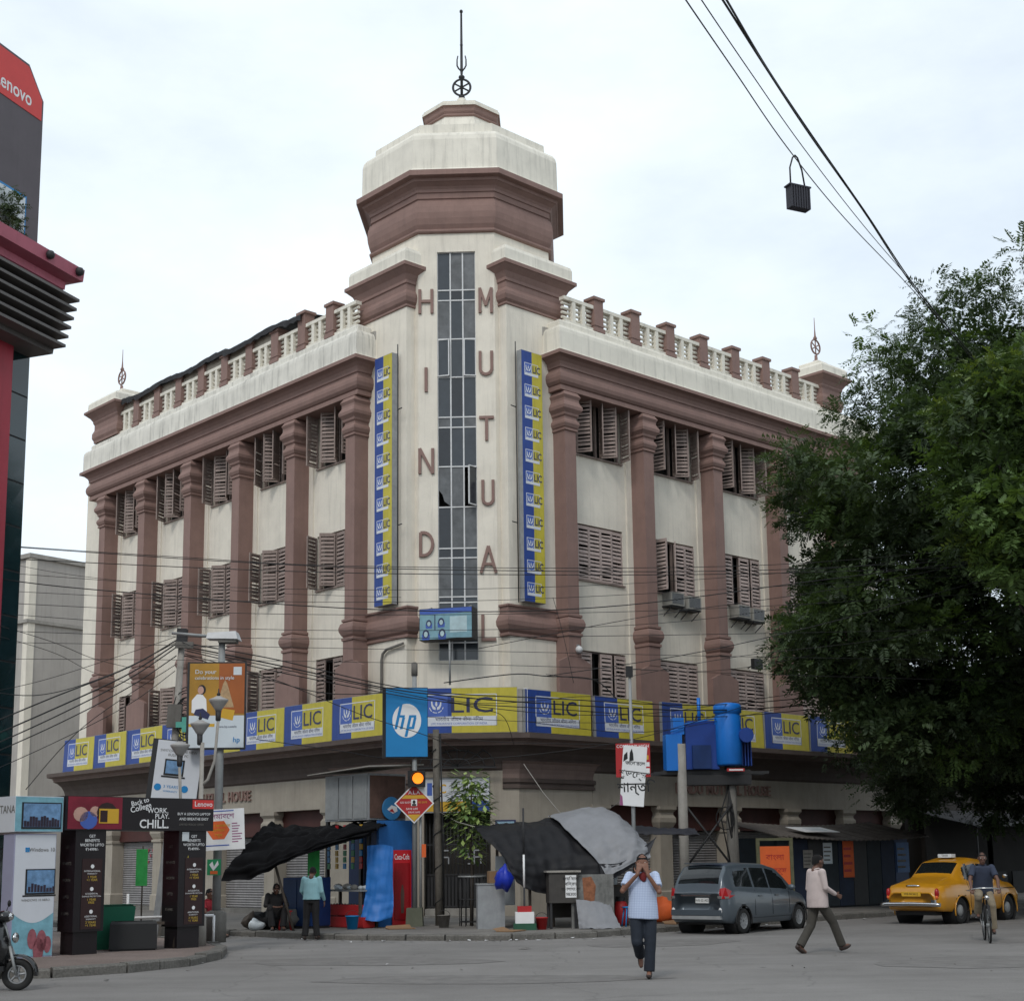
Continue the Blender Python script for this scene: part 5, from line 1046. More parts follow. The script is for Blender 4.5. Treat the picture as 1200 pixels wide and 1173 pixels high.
for z in (.1, .6): p.tube([(.3*math.cos(a), .3*math.sin(a), z) for a in np.linspace(0, 2*pi, 21)], .012, 5, cap=False)
p.build('bars', 'iron', gd); MB().lathe([(.27, 1.1), (.33, 1.1), (.33, 1.14), (.27, 1.14), (.27, 1.1)], 20, cap=False).build('rim', 'galv', gd)

# ---------------------------------------------------------------- the tarpaulin stall
t1 = cloth('dark_tarpaulin', [[(-1.22, 33.0, 2.35), (-1.05, 32.7, 2.15), (-.6, 32.4, 1.7), (-.35, 32.3, 1.2)], [(-.75, 34.2, 2.42), (-.5, 33.1, 2.3), (-.1, 32.5, 1.6), (.0, 32.4, .95)], [(-.3, 34.4, 2.45), (.0, 33.4, 2.3), (.4, 32.7, 1.55), (.5, 32.6, .85)], [(.3, 34.4, 2.5), (.6, 33.6, 2.35), (1.0, 32.8, 1.55), (1.0, 32.7, .9)], [(.75, 34.3, 2.62), (1.1, 33.5, 2.2), (1.6, 32.8, 1.5), (1.62, 32.8, .95)]], 60, 50, 'tarp_black', .045, seed=9)
tag(t1, 'black plastic tarpaulin draped over the roadside stall', 'tarpaulin')
t2 = cloth('grey_tarpaulin', [[(.45, 34.6, 2.62), (.62, 33.7, 2.5), (1.1, 33.0, 2.0), (1.55, 32.75, 1.5), (1.7, 32.6, 1.2)], [(1.1, 34.7, 2.75), (1.3, 33.8, 2.62), (1.6, 33.1, 2.1), (1.9, 32.8, 1.65), (2.0, 32.65, 1.35)], [(1.75, 34.7, 2.8), (1.95, 33.9, 2.62), (2.2, 33.2, 2.2), (2.35, 32.9, 1.85), (2.4, 32.8, 1.55)], [(2.1, 34.8, 2.55), (2.35, 34.0, 2.35), (2.6, 33.4, 2.0), (2.7, 33.1, 1.8), (2.7, 33.0, 1.6)]], 50, 46, 'tarp_grey', .025, seed=12)
for a, b in (((-1.2, 33.0, 2.35), (-2.1, 34.6, 2.75)), ((2.4, 32.85, 1.6), (2.42, 33.85, 2.1)), ((1.95, 34.7, 2.8), (2.42, 33.9, 3.2)), ((.78, 34.3, 2.62), (-.1, 35.4, 3.9))): MB().tube([a, Vector(a).lerp(Vector(b), .5)-Vector((0, 0, .06)), b], .009, 5).build('guy_rope', 'concrete', t2)
tag(t2, 'pale grey tarpaulin humped over the right half of the roadside stall', 'tarpaulin')
t6 = cloth('dark_awning', [[(-.6, 34.5, 2.2), (-.5, 36.2, 2.35)], [(1, 34.7, 2.3), (1, 36.6, 2.4)], [(2.6, 35.0, 2.3), (2.6, 37.4, 2.4)]], 24, 10, 'tarp_dark', .05, seed=18); tag(t6, 'dark sheet awning stretched from the wall to the back of the stall', 'tarpaulin')  # extra sheet added to darken the stall interior
t3 = cloth('dark_awning', [[(2.1, 34.9, 2.42), (2.2, 33.8, 2.2)], [(2.9, 35.3, 2.35), (2.9, 34.2, 2.15)], [(4.1, 36.4, 2.3), (4.1, 35.3, 2.12)]], 24, 10, 'tarp_dark', .05, seed=15); tag(t3, 'thin dark sheet awning stretched right of the grey tarpaulin', 'tarpaulin')
p = MB()
t4 = cloth('dark_tarpaulin', [[(1.55, 32.72, 1.5), (1.6, 32.7, 1.05)], [(2.1, 32.75, 1.55), (2.1, 32.75, 1.3)], [(2.9, 33.3, 2.1), (2.7, 33.0, 1.75)]], 24, 10, 'tarp_dark', .04, seed=16); tag(t4, 'dark lower flap hanging beneath the grey tarpaulin', 'tarpaulin')
fr = thing('bamboo_stall', 'bamboo pole stall standing under the tarpaulins', 'stall', (0, 33.4, .12))
for x, y, z in ((-.75, 1.0, 2.3), (.5, .9, 2.5), (1.9, .9, 2.6), (.0, -.7, 1.6), (1.7, -.6, 1.6), (2.6, .2, 1.95)): MB().tube([(x, y, 0), (x, y, z-.2)], .035, 7).build('post', 'wood', fr)
sk = thing('thin_mast', 'thin iron mast with a white middle section beside the stall', 'pole', (-.12, 32.0, .12)); p = MB(); p.tube([(0, 0, 0), (0, 0, .9)], .022, 7); p.tube([(0, 0, 1.6), (0, 0, 2.6)], .022, 7); p.build('shaft', 'iron', sk); MB().tube([(0, 0, .9), (0, 0, 1.6)], .024, 7).build('white_section', 'white', sk)
tb_ = thing('tricolour_block', 'red white and green painted concrete block on the kerb', 'block', (-.12, 32.0, .125), R(3)); p = MB(); p.box(-.15, .15, -.13, .13, .38, .5, 0); o = p.build('red_top', 'red', tb_); MB().box(-.2, .2, -.16, .16, .14, .379).build('white_body', 'white', tb_); MB().box(-.24, .24, -.2, .2, 0, .139).build('green_base', mk('dark_green', (.02, .09, .05), .6, .2, 3), tb_)
sc_ = thing('sheet_metal_box', 'grey sheet metal counter box left of the painted block', 'box', (-.85, 32.6, .125), R(6)); MB().box(-.3, .3, 0, .5, 0, .95).build('body', 'steel', sc_); MB().box(-.32, .32, -.02, .52, .951, .98).build('lid', 'galv', sc_)
bg_ = MB(); bg_.ball((0, 0, 0), .26, 16, 0, None, (.8, .7, 1.05)); me = bg_.mesh('blue_bag', mk('bag_blue', (.01, .03, .38), .35, .15, 4))
for v in me.vertices: v.co *= 1+.15*math.sin(v.co.x*31)+.12*math.sin(v.co.z*27+v.co.y*20); v.co.x *= 1-.5*max(0, v.co.z)/.27
o = obj('blue_bag', me, None, (-.55, 32.2, 1.22)); tag(o, 'shiny blue plastic bag hanging under the black tarpaulin', 'bag')
cb_ = thing('cardboard_box', 'small brown cardboard box on the metal counter', 'box', (-.72, 32.85, 1.11), R(12)); MB().box(-.2, .2, -.15, .15, 0, .26).build('carton', mk('cardboard', (.25, .15, .08), .85, .15, 4), cb_); MB().box(-.2, .2, -.02, .02, .2605, .266).build('tape', 'concrete', cb_)
ct = thing('handcart_box', 'dark box cart on legs with a printed white poster', 'cart', (.72, 32.2, .125), R(8)); MB().box(-.3, .34, 0, .5, .55, 1.2).build('box', mk('cart_dark', (.06, .055, .05), .7, .25, 4, .3), ct); MB().box(-.35, .4, -.04, .54, 1.201, 1.24).build('lid', 'concrete', ct)
for x in (-.26, .28):
    for y in (.04, .46): MB().box(x-.025, x+.025, y-.025, y+.025, 0, .549).build('leg', 'iron', ct)
p = MB(); p.box(.06, .3, -.008, -.001, .66, 1.14, 0)
for k, s_ in enumerate(('জমি বাড়ি', 'বিক্রয়', 'যোগাযোগ', '98300')): put(p, s_, .18, 1.06-k*.11, .09, -.011, 1, .01)
p.build('poster', ['white', 'black'], ct)
pb_ = thing('patched_board', 'grey patched sheet board with a faded orange print at the stall foot', 'board', (1.4, 32.4, .125), R(10)); MB().box(-.5, .45, 0, .05, 0, 1.15).build('sheet', mk('patched', (.2, .2, .19), .8, .45, 5, .4), pb_)
p = MB(); p.add([(x, -.006, z) for x, z in [(-.22, .55), (.0, .5), (.05, .9), (-.05, 1.1), (-.25, 1.08)]], [tuple(range(5))], 0); p.build('print', mk('faded_orange', (.3, .12, .06), .8, .5, 9), pb_)
wl = cloth('grey_plastic_sheet', [[(1.0, 32.2, .75), (1.05, 31.9, .14)], [(1.4, 32.2, .7), (1.45, 31.75, .14)], [(1.75, 32.25, .6), (1.95, 31.8, .14)]], 18, 14, 'tarp_grey', .04, seed=21); tag(wl, 'crumpled pale plastic sheet trailing to the kerb below the board', 'sheet')
wd_ = thing('white_board_scrap', 'white chipped board panel leaning against the entrance pier behind the stall', 'board', (-.55, 33.6, .6), R(10)); MB().box(-.22, .22, 0, .04, 0, 1.1).build('sheet', 'poster_white', wd_); MB().tube([(-.2, .06, -.47), (-.2, .06, .9)], .02, 6).build('stake', 'wood', wd_)

# ---------------------------------------------------------------- poster pole and transformer
po = thing('poster_pole', 'slim grey pole with a dark square cap rising behind the stall', 'pole', (2.42, 33.9, .1)); MB().lathe([(.05, 0), (.045, 3), (.035, 5.75)], 8).build('shaft', 'galv', po); MB().box(-.09, .07, -.07, .07, 5.7, 5.95).build('cap', 'black', po)
rp_ = thing('red_poster', 'red company poster tied high on the pole, mostly covered by another', 'poster', (2.04, 33.83, 3.46), R(2)); MB().box(0, .8, -.012, 0, 0, .78).build('sheet', 'red', rp_)
p = MB(); put(p, 'COMPANY HIGH', .4, .71, .1, -.016, 0, .008); p.box(.6, .76, -.016, -.012, .4, .5, 1); p.box(.58, .78, -.016, -.012, .06, .2, 0); p.box(.6, .78, -.016, -.012, .24, .34, 0); p.build('lettering', ['white', 'sign_yellow'], rp_)
bp_ = thing('bengali_poster', 'white hand painted poster with large black script tied to the pole', 'poster', (2.1, 33.79, 2.82), (0, R(5), R(4))); MB().box(0, .56, -.012, 0, 0, 1.38).build('sheet', 'white', bp_)
p = MB(); put(p, 'শুভেচ্ছা', .3, .72, .22, -.016, 0, .012, rot=-.05); put(p, 'শান্তি', .3, .42, .3, -.016, 0, .015, rot=.1); put(p, 'জেনারেল', .3, .98, .12, -.016, 0, .012)
p.add([(x, -.016, z) for x, z in [(.16, 1.02), (.26, 1.05), (.24, 1.2), (.2, 1.32), (.16, 1.22)]], [tuple(range(5))], 0); p.add([(x, -.016, z) for x, z in [(.02, 1.0), (.12, 1.08), (.1, 1.24), (.03, 1.16)]], [(0, 1, 2, 3)], 0)
p.add([(x, -.016, z) for x, z in [(0, 0), (.08, 0), (.05, .2), (0, .26)]], [(0, 1, 2, 3)], 1)
p.build('lettering', ['black', 'purple_print'], bp_)
tf = thing('pole_transformer', 'bright blue transformer tanks on a platform between two grey poles', 'transformer', (4.12, 39.2, .125), R(6))
mk('tank_blue', (.012, .17, .60), .4, .12, 2, .1); mk('tank_navy', (.012, .05, .26), .45, .15, 2, .1)
MB().lathe([(.16, 0), (.15, 4.5)], 4, rot=pi/4).build('pole', 'concrete', tf); MB().lathe([(.2, 0), (.16, 2), (.15, 3.9)], 8, 0, Tl((1.38, .2, 0))).build('pole', 'concrete_dark', tf)
p = MB(); p.box(-.75, 2.4, .0, .08, 3.68, 3.76); p.box(-.75, 2.4, .5, .58, 3.68, 3.76); p.box(-.5, 1.9, .02, .56, 3.761, 3.8); p.box(.0, 1.9, -.05, .6, 3.4, 3.67); p.build('platform', 'iron', tf)
p = MB(); p.tube([(.05, 0, 2.9), (1.35, .1, 1.2)], .03, 6); p.tube([(1.35, 0, 2.9), (.05, .1, 1.2)], .03, 6); p.build('brace', 'iron', tf)
p = MB(); p.box(.12, 1.02, -.1, .5, 3.81, 5.0); p.box(.2, .95, .0, .4, 5.001, 5.12); p.build('tank', 'tank_navy', tf)
p = MB(); p.box(.28, .78, -.2, -.101, 3.82, 4.45); p.build('cable_box', 'stall_blue', tf)
p = MB(); p.box(-.42, .02, -.1, .35, 3.78, 4.75); p.box(-.2, .1, -.05, .3, 4.751, 5.2); p.build('side_tank', 'tank_blue', tf)
p = MB(); p.lathe([(.33, 3.9), (.36, 3.95), (.36, 5.2), (.34, 5.26), (.34, 5.3), (.38, 5.32), (.38, 5.5), (.34, 5.56), (.1, 5.6)], 22, 0, Tl((1.3, -.05, 0))); p.build('drum', 'tank_blue', tf)
for k in range(4): MB().box(1.66+k*.08, 1.69+k*.08, -.05, .4, 3.9, 4.9-.0).build('cooling_fin', 'tank_navy', tf)
MB().lathe([(.2, 0), (.2, .35)], 14, 0, Tl((1.72, -.05, 4.7)) @ Rx(pi/2)).build('relay_drum', 'tank_navy', tf); p = MB(); p.tube([(.55, .1, 5.1), (.55, .1, 5.75)], .05, 7); p.tube([(.1, -.12, 5.02), (1.0, -.14, 5.18)], .02, 6); p.tube([(.1, -.12, 4.95), (-.3, -.12, 4.82)], .02, 6); p.build('pipework', 'tank_blue', tf)
p = MB(); p.box(1.15, 1.62, -.42, -.38, 3.73, 3.81, 0); p.box(1.2, 1.58, -.424, -.42, 3.75, 3.79, 1); p.build('warning_plate', ['red', 'white'], tf)
p = MB()
for k in range(6): p.tube([(1.3, .1, 3.4), (1.2+random.uniform(-.2, .2), .05, 2.6), (1.38, .1, random.uniform(.3, 1.8))], .02, 5)
for k in range(4): a = random.uniform(0, 6); p.tube([(1.15+.25*math.cos(a+t), .0, 2.5+.3*math.sin(a+t)) for t in np.linspace(0, 5, 12)], .014, 5)
p.build('cable', 'black', tf)

# ---------------------------------------------------------------- shack and boards on the right
sh = thing('blue_market_shack', 'long dark blue market shack with a sagging corrugated roof by the taxi', 'shack', (6.9, 41.2, .125), YAW-R(3))
mk('shack_navy', (.012, .022, .05), .7, .35, 2, .3); MB().box(0, 6.2, .08, 1.5, 0, 2.0).build('wall', mk('shack_dark', (.016, .024, .032), .7, .3, 3, .3), sh)
for k in range(9):
    MB().box(.05+k*.68, .70+k*.68, .0, .079, .05, 1.95).build('board', ['shack_dark', 'shack_navy', 'iron'][k % 3] if k < 8 else 'cab_blue', sh)
p = MB(); n = 62
for i in range(n):
    x0, x1 = -.35+i*.112, -.35+(i+1)*.112; za = .03*math.sin(i*pi/1.0+.5*pi)*(1 if i % 2 else -1)
    sg = -.12*math.sin(pi*i/n)
    z0 = (0.03 if i % 2 else 0)+sg+random.uniform(-.006, .006); z1 = (0 if i % 2 else .03)+sg
    p.add([(x0, -.5, 2.02+z0), (x1, -.5, 2.02+z1), (x1, 1.7, 2.5+z1), (x0, 1.7, 2.5+z0), (x0, -.5, 2.0+z0), (x1, -.5, 2.0+z1), (x1, 1.7, 2.48+z1), (x0, 1.7, 2.48+z0)], [(0, 1, 2, 3), (7, 6, 5, 4), (0, 4, 5, 1)])
p.build('corrugated_roof', mk('old_tin', (.10, .085, .075), .75, .35, 3, .4), sh)
ws = thing('roof_placard', 'white sheet placard lying on the shack roof', 'placard', Vector((6.9, 41.2, .125))+Rz(YAW-R(3)) @ Vector((1.9, .1, 2.22)), (R(12), 0, YAW-R(3))); MB().box(-.8, .75, -.3, .45, -.012, .0).build('sheet', 'white', ws); MB().box(-.3, .4, -.12, .25, .001, .006).build('print', 'pale', ws)
def shack_poster(x, z0, z1, w_, m_, lab):
    o = thing('shack_poster', lab, 'poster', Vector((6.9, 41.2, .125))+Rz(YAW-R(3)) @ Vector((x, -.01, z0)), YAW-R(3)); MB().box(0, w_, -.012, 0, 0, z1-z0).build('sheet', m_, o)
    p = MB()
    for k in range(4): p.box(.05*w_, w_*random.uniform(.6, .93), -.016, -.0125, (z1-z0)*(.15+.2*k), (z1-z0)*(.22+.2*k))
    p.build('print', 'concrete_dark' if m_ != 'orange' else 'red', o)
shack_poster(1.15, 1.15, 1.65, .42, 'concrete', 'faded grey notice on the shack boards'); shack_poster(2.05, 1.25, 1.85, .4, 'poster_white', 'pale notice higher on the shack boards'); shack_poster(2.95, .85, 1.9, .5, 'orange', 'narrow orange poster pasted on the shack boards')
shack_poster(5.55, .95, 1.85, .62, mk('poster_blue', (.05, .13, .3), .5, .25, 4), 'blue printed poster at the far end of the shack')
og = thing('orange_board', 'large orange panel board in a wooden frame left of the shack', 'board', (6.2, 39.6, .125), R(8)); MB().box(0, .82, 0, .03, .6, 1.75).build('panel', 'orange', og); p = MB(); p.box(-.1, -.005, -.01, .05, 0, 1.9); p.box(.825, .92, -.01, .05, 0, 1.9); p.box(-.1, .92, -.012, .052, 1.901, 1.97); p.build('frame', mk('mossy_wood', (.12, .12, .07), .9, .3, 6), og)
p = MB(); put(p, 'বাংলা', .41, 1.45, .22, -.004, 0, .004); put(p, 'নববর্ষ', .41, 1.1, .2, -.004, 0, .004); p.build('print', 'red', og)
ob2 = thing('orange_cloth_bundle', 'orange cloth bundle on the ground behind the parked car', 'bundle', (3.05, 34.3, .12), R(10)); g_ = MB(); g_.ball((0, 0, .3), .36, 14, 0, None, (1.1, .7, .85)); me = g_.mesh('cloth', 'orange')
for v in me.vertices: v.co *= 1+.1*math.sin(v.co.x*23)+.1*math.sin(v.co.z*21)
obj('cloth', me, ob2); MB().box(-.42, .42, -.3, .3, -.1, .03).build('tray', 'wood', ob2)
# dark parked van deep in the shade behind the cyclist
# unseen buildings added on the near side of the crossing to block low sky light
for loc, rz, w_, d_, h_, lab in (((-20, -24, 0), 0, 30, 10, 9, 'plain plastered building behind the viewpoint, left of the crossing'), ((18, -24, 0), 0, 26, 10, 8, 'plain plastered building behind the viewpoint, right of the crossing'), ((28, 6, 0), R(58), 24, 9, 11, 'plain plastered building across the side street on the right')):
    t_ = thing('unseen_building', lab, 'building', loc, rz)
    MB().box(-w_/2, w_/2, -d_/2, d_/2, 0, h_).build('wall', 'lintel', t_); MB().box(-w_/2-.3, w_/2+.3, -d_/2-.3, d_/2+.3, h_+.003, h_+.4).build('cornice', 'concrete', t_)
# ---------------------------------------------------------------- loose goods along the pavement
def bucket(x, y, r_, h_, m_, lab, cat='bucket'):
    b = thing('bucket', lab, cat, (x, y, .125)); MB().lathe([(r_*.75, 0), (r_, h_), (r_*1.08, h_), (r_*1.08, h_+.02), (r_*.94, h_+.02), (r_*.7, .02)], 18, 0).build('pail', m_, b); MB().tube([(r_*math.cos(a), 0, h_+r_*.9*math.sin(a)) for a in np.linspace(0, pi, 13)], .006, 5).build('handle', 'iron', b)
bucket(-4.0, 33.4, .15, .28, 'hp_blue', 'blue plastic bucket before the hanging blue sheet'); bucket(-1.95, 33.6, .14, .26, 'concrete_dark', 'grey bucket at the foot of the wooden pole'); bucket(.25, 32.0, .13, .24, 'red', 'red bucket between the painted block and the cart')
def stool(x, y, m_, lab):
    s_ = thing('stool', lab, 'stool', (x, y, .125), R(random.uniform(0, 60))); MB().lathe([(.15, .4), (.16, .41), (.16, .43), (.02, .44)], 14).build('seat', m_, s_)
    for k in range(4): a = k*pi/2+.7; MB().tube([(.19*math.cos(a), .19*math.sin(a), 0), (.12*math.cos(a), .12*math.sin(a), .405)], .018, 6).build('leg', m_, s_)
stool(-5.5, 33.35, 'red', 'red plastic stool under the black awning'); stool(2.2, 32.9, 'hp_blue', 'blue plastic stool beside the poster pole')
gc = thing('gas_cylinder', 'red gas cylinder standing by the patched board', 'gas cylinder', (2.05, 33.4, .125)); MB().lathe([(.12, 0), (.15, .04), (.16, .1), (.16, .42), (.12, .52), (.04, .56), (.04, .6)], 16).build('tank', 'red', gc); MB().lathe([(.09, .52), (.1, .64), (.09, .64), (.085, .53)], 14, cap=False).build('collar', 'iron', gc)
cn_ = thing('stall_counter', 'worn plank counter with jars under the grey tarpaulin', 'counter', (1.3, 33.6, .125), R(12)); MB().box(-.9, .9, -.3, .3, .86, .9).build('top', 'wood', cn_)
for x in (-.85, .85):
    for y in (-.25, .25): MB().box(x-.03, x+.03, y-.03, y+.03, 0, .859).build('leg', 'wood', cn_)
MB().box(-.88, .88, -.29, -.27, .2, .859).build('front_panel', 'cart_dark', cn_)
for k in range(6):
    j = thing('glass_jar', f'{["first", "second", "third", "fourth", "fifth", "last"][k]} sweet jar from the left on the stall counter', 'jar', Vector((1.3, 33.6, 1.025))+Rz(R(12)) @ Vector((-.7+k*.26, -.1, 0)), 0, 'jars on the stall counter')
    MB().lathe([(.08, 0), (.09, .02), (.09, .2), (.07, .24)], 12).build('glass', ['orange', 'sign_yellow', 'pale', 'rust', 'sign_green', 'poster_white'][k], j); MB().lathe([(.075, .241), (.075, .28), (.02, .285)], 12).build('lid', ['red', 'hp_blue'][k % 2], j)
for k in range(5):
    o = MB(); x0 = -1.55+k*.32
    for q in range(7):
        z = 2.36-q*.15; o.box(x0-.05+random.uniform(-.01, .01), x0+.05+random.uniform(-.01, .01), -.03, -.005, z-.13, z, random.randrange(4))
    w_ = o.build('packet_strip', ['red', 'sign_green', 'sign_yellow', 'hp_blue']); w_.location = (-3.75, 34.4, .125); w_.rotation_euler = (0, 0, KR)
    tag(w_, f'strip of coloured snack packets hung below the tin box, {["first", "second", "third", "fourth", "last"][k]} from the street lamp side', 'snack packets', 'hanging snack packet strips')
for i, (x, y, a, lab) in enumerate(((-2.9, 33.2, .3, 'flattened brown carton by the red cabinet'), (-.4, 31.35, 1.1, 'flattened brown carton lying near the painted block'), (3.4, 33.7, .7, 'flattened brown carton behind the parked car'))):
    c_ = MB(); c_.box(-.3, .3, -.2, .2, 0, .02); c_.add([(-.3, .2, .02), (.3, .2, .02), (.28, .34, .08), (-.26, .32, .06)], [(0, 1, 2, 3)]); o = c_.build('carton', 'cardboard'); o.location = (x, y, .13); o.rotation_euler = (0, 0, a); tag(o, lab, 'carton')
# painted script on the rolling shutters behind the island
for k, (x, z) in enumerate(((-18.2, 1.95), (-14.5, 1.95))):
    o = thing('shutter_lettering', ('red painted shop name on the shutter farthest down the side street' if k == 0 else 'red painted shop name on the shutter behind the wrapped trunk'), 'lettering', onb(FL, x, .57, z), rzb(FL), None, BS)
    p = MB(); put(p, 'দোকান' if k == 0 else 'ভাড়া', 0, 0, .8, 0, 0, .02); put(p, 'সিটি', 0, .55, .35, 0, 1, .01); p.box(-.6, .5, -.002, .002, -.62, -.58, 1); p.box(-.4, .6, -.002, .002, -.74, -.7, 1); p.build('print', [mk('shop_red', (.3, .05, .07), .7, .2, 5) if k == 0 else 'shop_red', 'concrete_dark'], o)
# ---------------------------------------------------------------- vehicles
def inpoly(x, z, P):
    c = False; n = len(P)
    for i in range(n):
        (x0, z0), (x1, z1) = P[i], P[(i+1) % n]
        if (z0 > z) != (z1 > z) and x < (x1-x0)*(z-z0)/(z1-z0)+x0: c = not c
    return c
def car_shell(root, L, K, wheels, WR, side_glass, rear_glass, front_glass, paint, glass):
    """lofted body: K gives knots over x for zb, wm (half width), zm, belt, wbelt, roof edge z, wroof, ztop"""
    xs = np.unique(np.concatenate([np.linspace(0, .5, 26), np.linspace(.5, L-.5, 110), np.linspace(L-.5, L, 26)]))
    kx = K['x']
    def f(k):
        v = np.interp(xs, kx, K[k]); 
        for _ in range(5): v[1:-1] = (v[:-2]+2*v[1:-1]+v[2:])/4
        return v
    zb, wm, zm, be, wb, re, wr, zt = [f(k) for k in ('zb', 'wm', 'zm', 'belt', 'wb', 're', 'wr', 'zt')]
    n = len(xs); rings = []
    for i in range(n):
        seg = []
        def lin(a, b, m, e=0): return [(a[0]+(b[0]-a[0])*t, a[1]+(b[1]-a[1])*t) for t in np.linspace(0, 1, m+1)[:-1]]
        def bez(a, c, b, m): return [((1-t)**2*a[0]+2*t*(1-t)*c[0]+t*t*b[0], (1-t)**2*a[1]+2*t*(1-t)*c[1]+t*t*b[1]) for t in np.linspace(0, 1, m+1)[:-1]]
        p0 = (0, zb[i]); p1 = (wm[i]*.9, zb[i]); p2 = (wm[i], zm[i]); p3 = (wb[i], be[i]); p4 = (wr[i], re[i]); p5 = (wr[i]*.62, zt[i]-.012); p6 = (0, zt[i])
        seg += lin(p0, p1, 2)+bez(p1, (wm[i]*.99, zb[i]+.04), p2, 7)+bez(p2, (wm[i]*1.005, be[i]-.1), p3, 7)+lin(p3, p4, 10)+bez(p4, (wr[i]*.93, zt[i]-.008), p5, 4)+bez(p5, (wr[i]*.3, zt[i]), p6, 3)+[p6]
        rings.append(seg)
    m = len(rings[0]); vs = []; 
    for s_ in (-1, 1):
        for i in range(n): vs += [(xs[i], s_*y, z) for y, z in rings[i]]
    parts = {k: [] for k in ('body', 'sideL', 'sideR', 'rear', 'front')}
    for si, s_ in enumerate((-1, 1)):
        o = si*n*m
        for i in range(n-1):
            xc = (xs[i]+xs[i+1])/2
            for j in range(m-1):
                q = (o+i*m+j, o+(i+1)*m+j, o+(i+1)*m+j+1, o+i*m+j+1)
                yc = (rings[i][j][0]+rings[i][j+1][0])/2; zc = (rings[i][j][1]+rings[i][j+1][1])/2
                if j < 16 and any((xc-wx)**2+(zc-wz)**2 < WR*WR for wx, wz in wheels) and yc > .3: continue
                if s_ > 0: q = q[::-1]
                k = 'body'
                if 16 <= j < 26 and any(inpoly(xc, zc, P) for P in side_glass): k = 'sideR' if s_ < 0 else 'sideL'
                elif j >= 16 and rear_glass(xc, yc, zc, j): k = 'rear'
                elif j >= 16 and front_glass(xc, yc, zc, j): k = 'front'
                parts[k].append(q)
        cap = [o+j for j in range(m)]; parts['body'].append(tuple(cap if s_ > 0 else cap[::-1])); cap = [o+(n-1)*m+j for j in range(m)]; parts['body'].append(tuple(cap[::-1] if s_ > 0 else cap))
    def emit(fs, name, m_):
        used = sorted({v for f_ in fs for v in f_}); ix = {v: i for i, v in enumerate(used)}
        mb = MB(); mb.add([vs[v] for v in used], [tuple(ix[v] for v in f_) for f_ in fs], 0, None, True); o = mb.build(name, m_, root)
        return o
    body = emit(parts['body'], 'body', paint)
    for k, nm in (('sideL', 'side_window'), ('sideR', 'side_window'), ('rear', 'rear_window'), ('front', 'windscreen')):
        if parts[k]: emit(parts[k], nm, glass)
    MB().box(.25, L-.25, -wm.max()*.62, wm.max()*.62, .22, .6).box(L*.2, L*.8, -wm.max()*.8, wm.max()*.8, .5, .75).build('underbody', 'black', root)
    return lambda x: (float(np.interp(x, xs, wm)), float(np.interp(x, xs, be)), float(np.interp(x, xs, zt)), float(np.interp(x, xs, zm)))
def wheel(root, x, y, r, w_, hub, side):
    o = MB()
    prof = [(r*.62, -w_/2), (r*.93, -w_/2), (r, -w_*.3), (r, w_*.3), (r*.93, w_/2), (r*.62, w_/2)]
    T = Tl((x, y, r)) @ Rx(pi/2)
    e = bpy.data.objects.new('wheel', None); COL.objects.link(e); e.parent = root
    o.lathe(prof, 28, 0, T, cap=False); o.build('tyre', 'rubber', e)
    h = MB(); s_ = side
    Th = Tl((x, y-s_*w_*.0, r)) @ Rx(pi/2*s_)
    h.lathe([(r*.64, -w_*.45), (r*.66, w_*.42), (r*.6, w_*.46), (r*.56, w_*.3), (.02, w_*.22)], 28, 0, Th, cap=False)
    if hub == 'alloy':
        for k in range(10):
            a = k*pi/5; h.add([Th @ Vector(p) for p in [(.04*math.cos(a-.5), .04*math.sin(a-.5), w_*.4), (r*.6*math.cos(a-.06), r*.6*math.sin(a-.06), w_*.44), (r*.6*math.cos(a+.06), r*.6*math.sin(a+.06), w_*.44), (.04*math.cos(a+.5), .04*math.sin(a+.5), w_*.4)]], [(0, 1, 2, 3)], 0)
    else: h.lathe([(.14, w_*.3), (.13, w_*.42), (.06, w_*.5), (.0, w_*.52)], 18, 1, Th, cap=False)
    h.build('rim', ['steel' if hub == 'alloy' else 'iron', 'galv'], e)
def arch(root, x, r, y, s_, m_):
    MB().tube([(x+r*math.cos(a), y, .3+r*math.sin(a)) for a in np.linspace(-.25, pi+.25, 25)], .018, 6).build('wheel_arch', m_, root)
    MB().lathe([(r, 0), (r, .35), (.02, .36)], 22, 0, Tl((x, y+s_*.03, .3)) @ Rx(-pi/2*s_), cap=False).build('wheel_well', 'black', root)
mk('car_blue', (.078, .097, .115), .34, .06, 2, coat=.4, metal=.25, spec=.45); mk('taxi_yellow', (.50, .225, .010), .33, .08, 2, coat=.4, spec=.5); mk('car_glass', (.01, .012, .013), .04, 0, 1, spec=.65)
mk('lamp_red', (.35, .012, .015), .2, .1, 5); mk('chrome', (.6, .6, .6), .18, 0, 1, metal=1.0); mk('plate_white', (.62, .62, .6), .5, .1, 3)
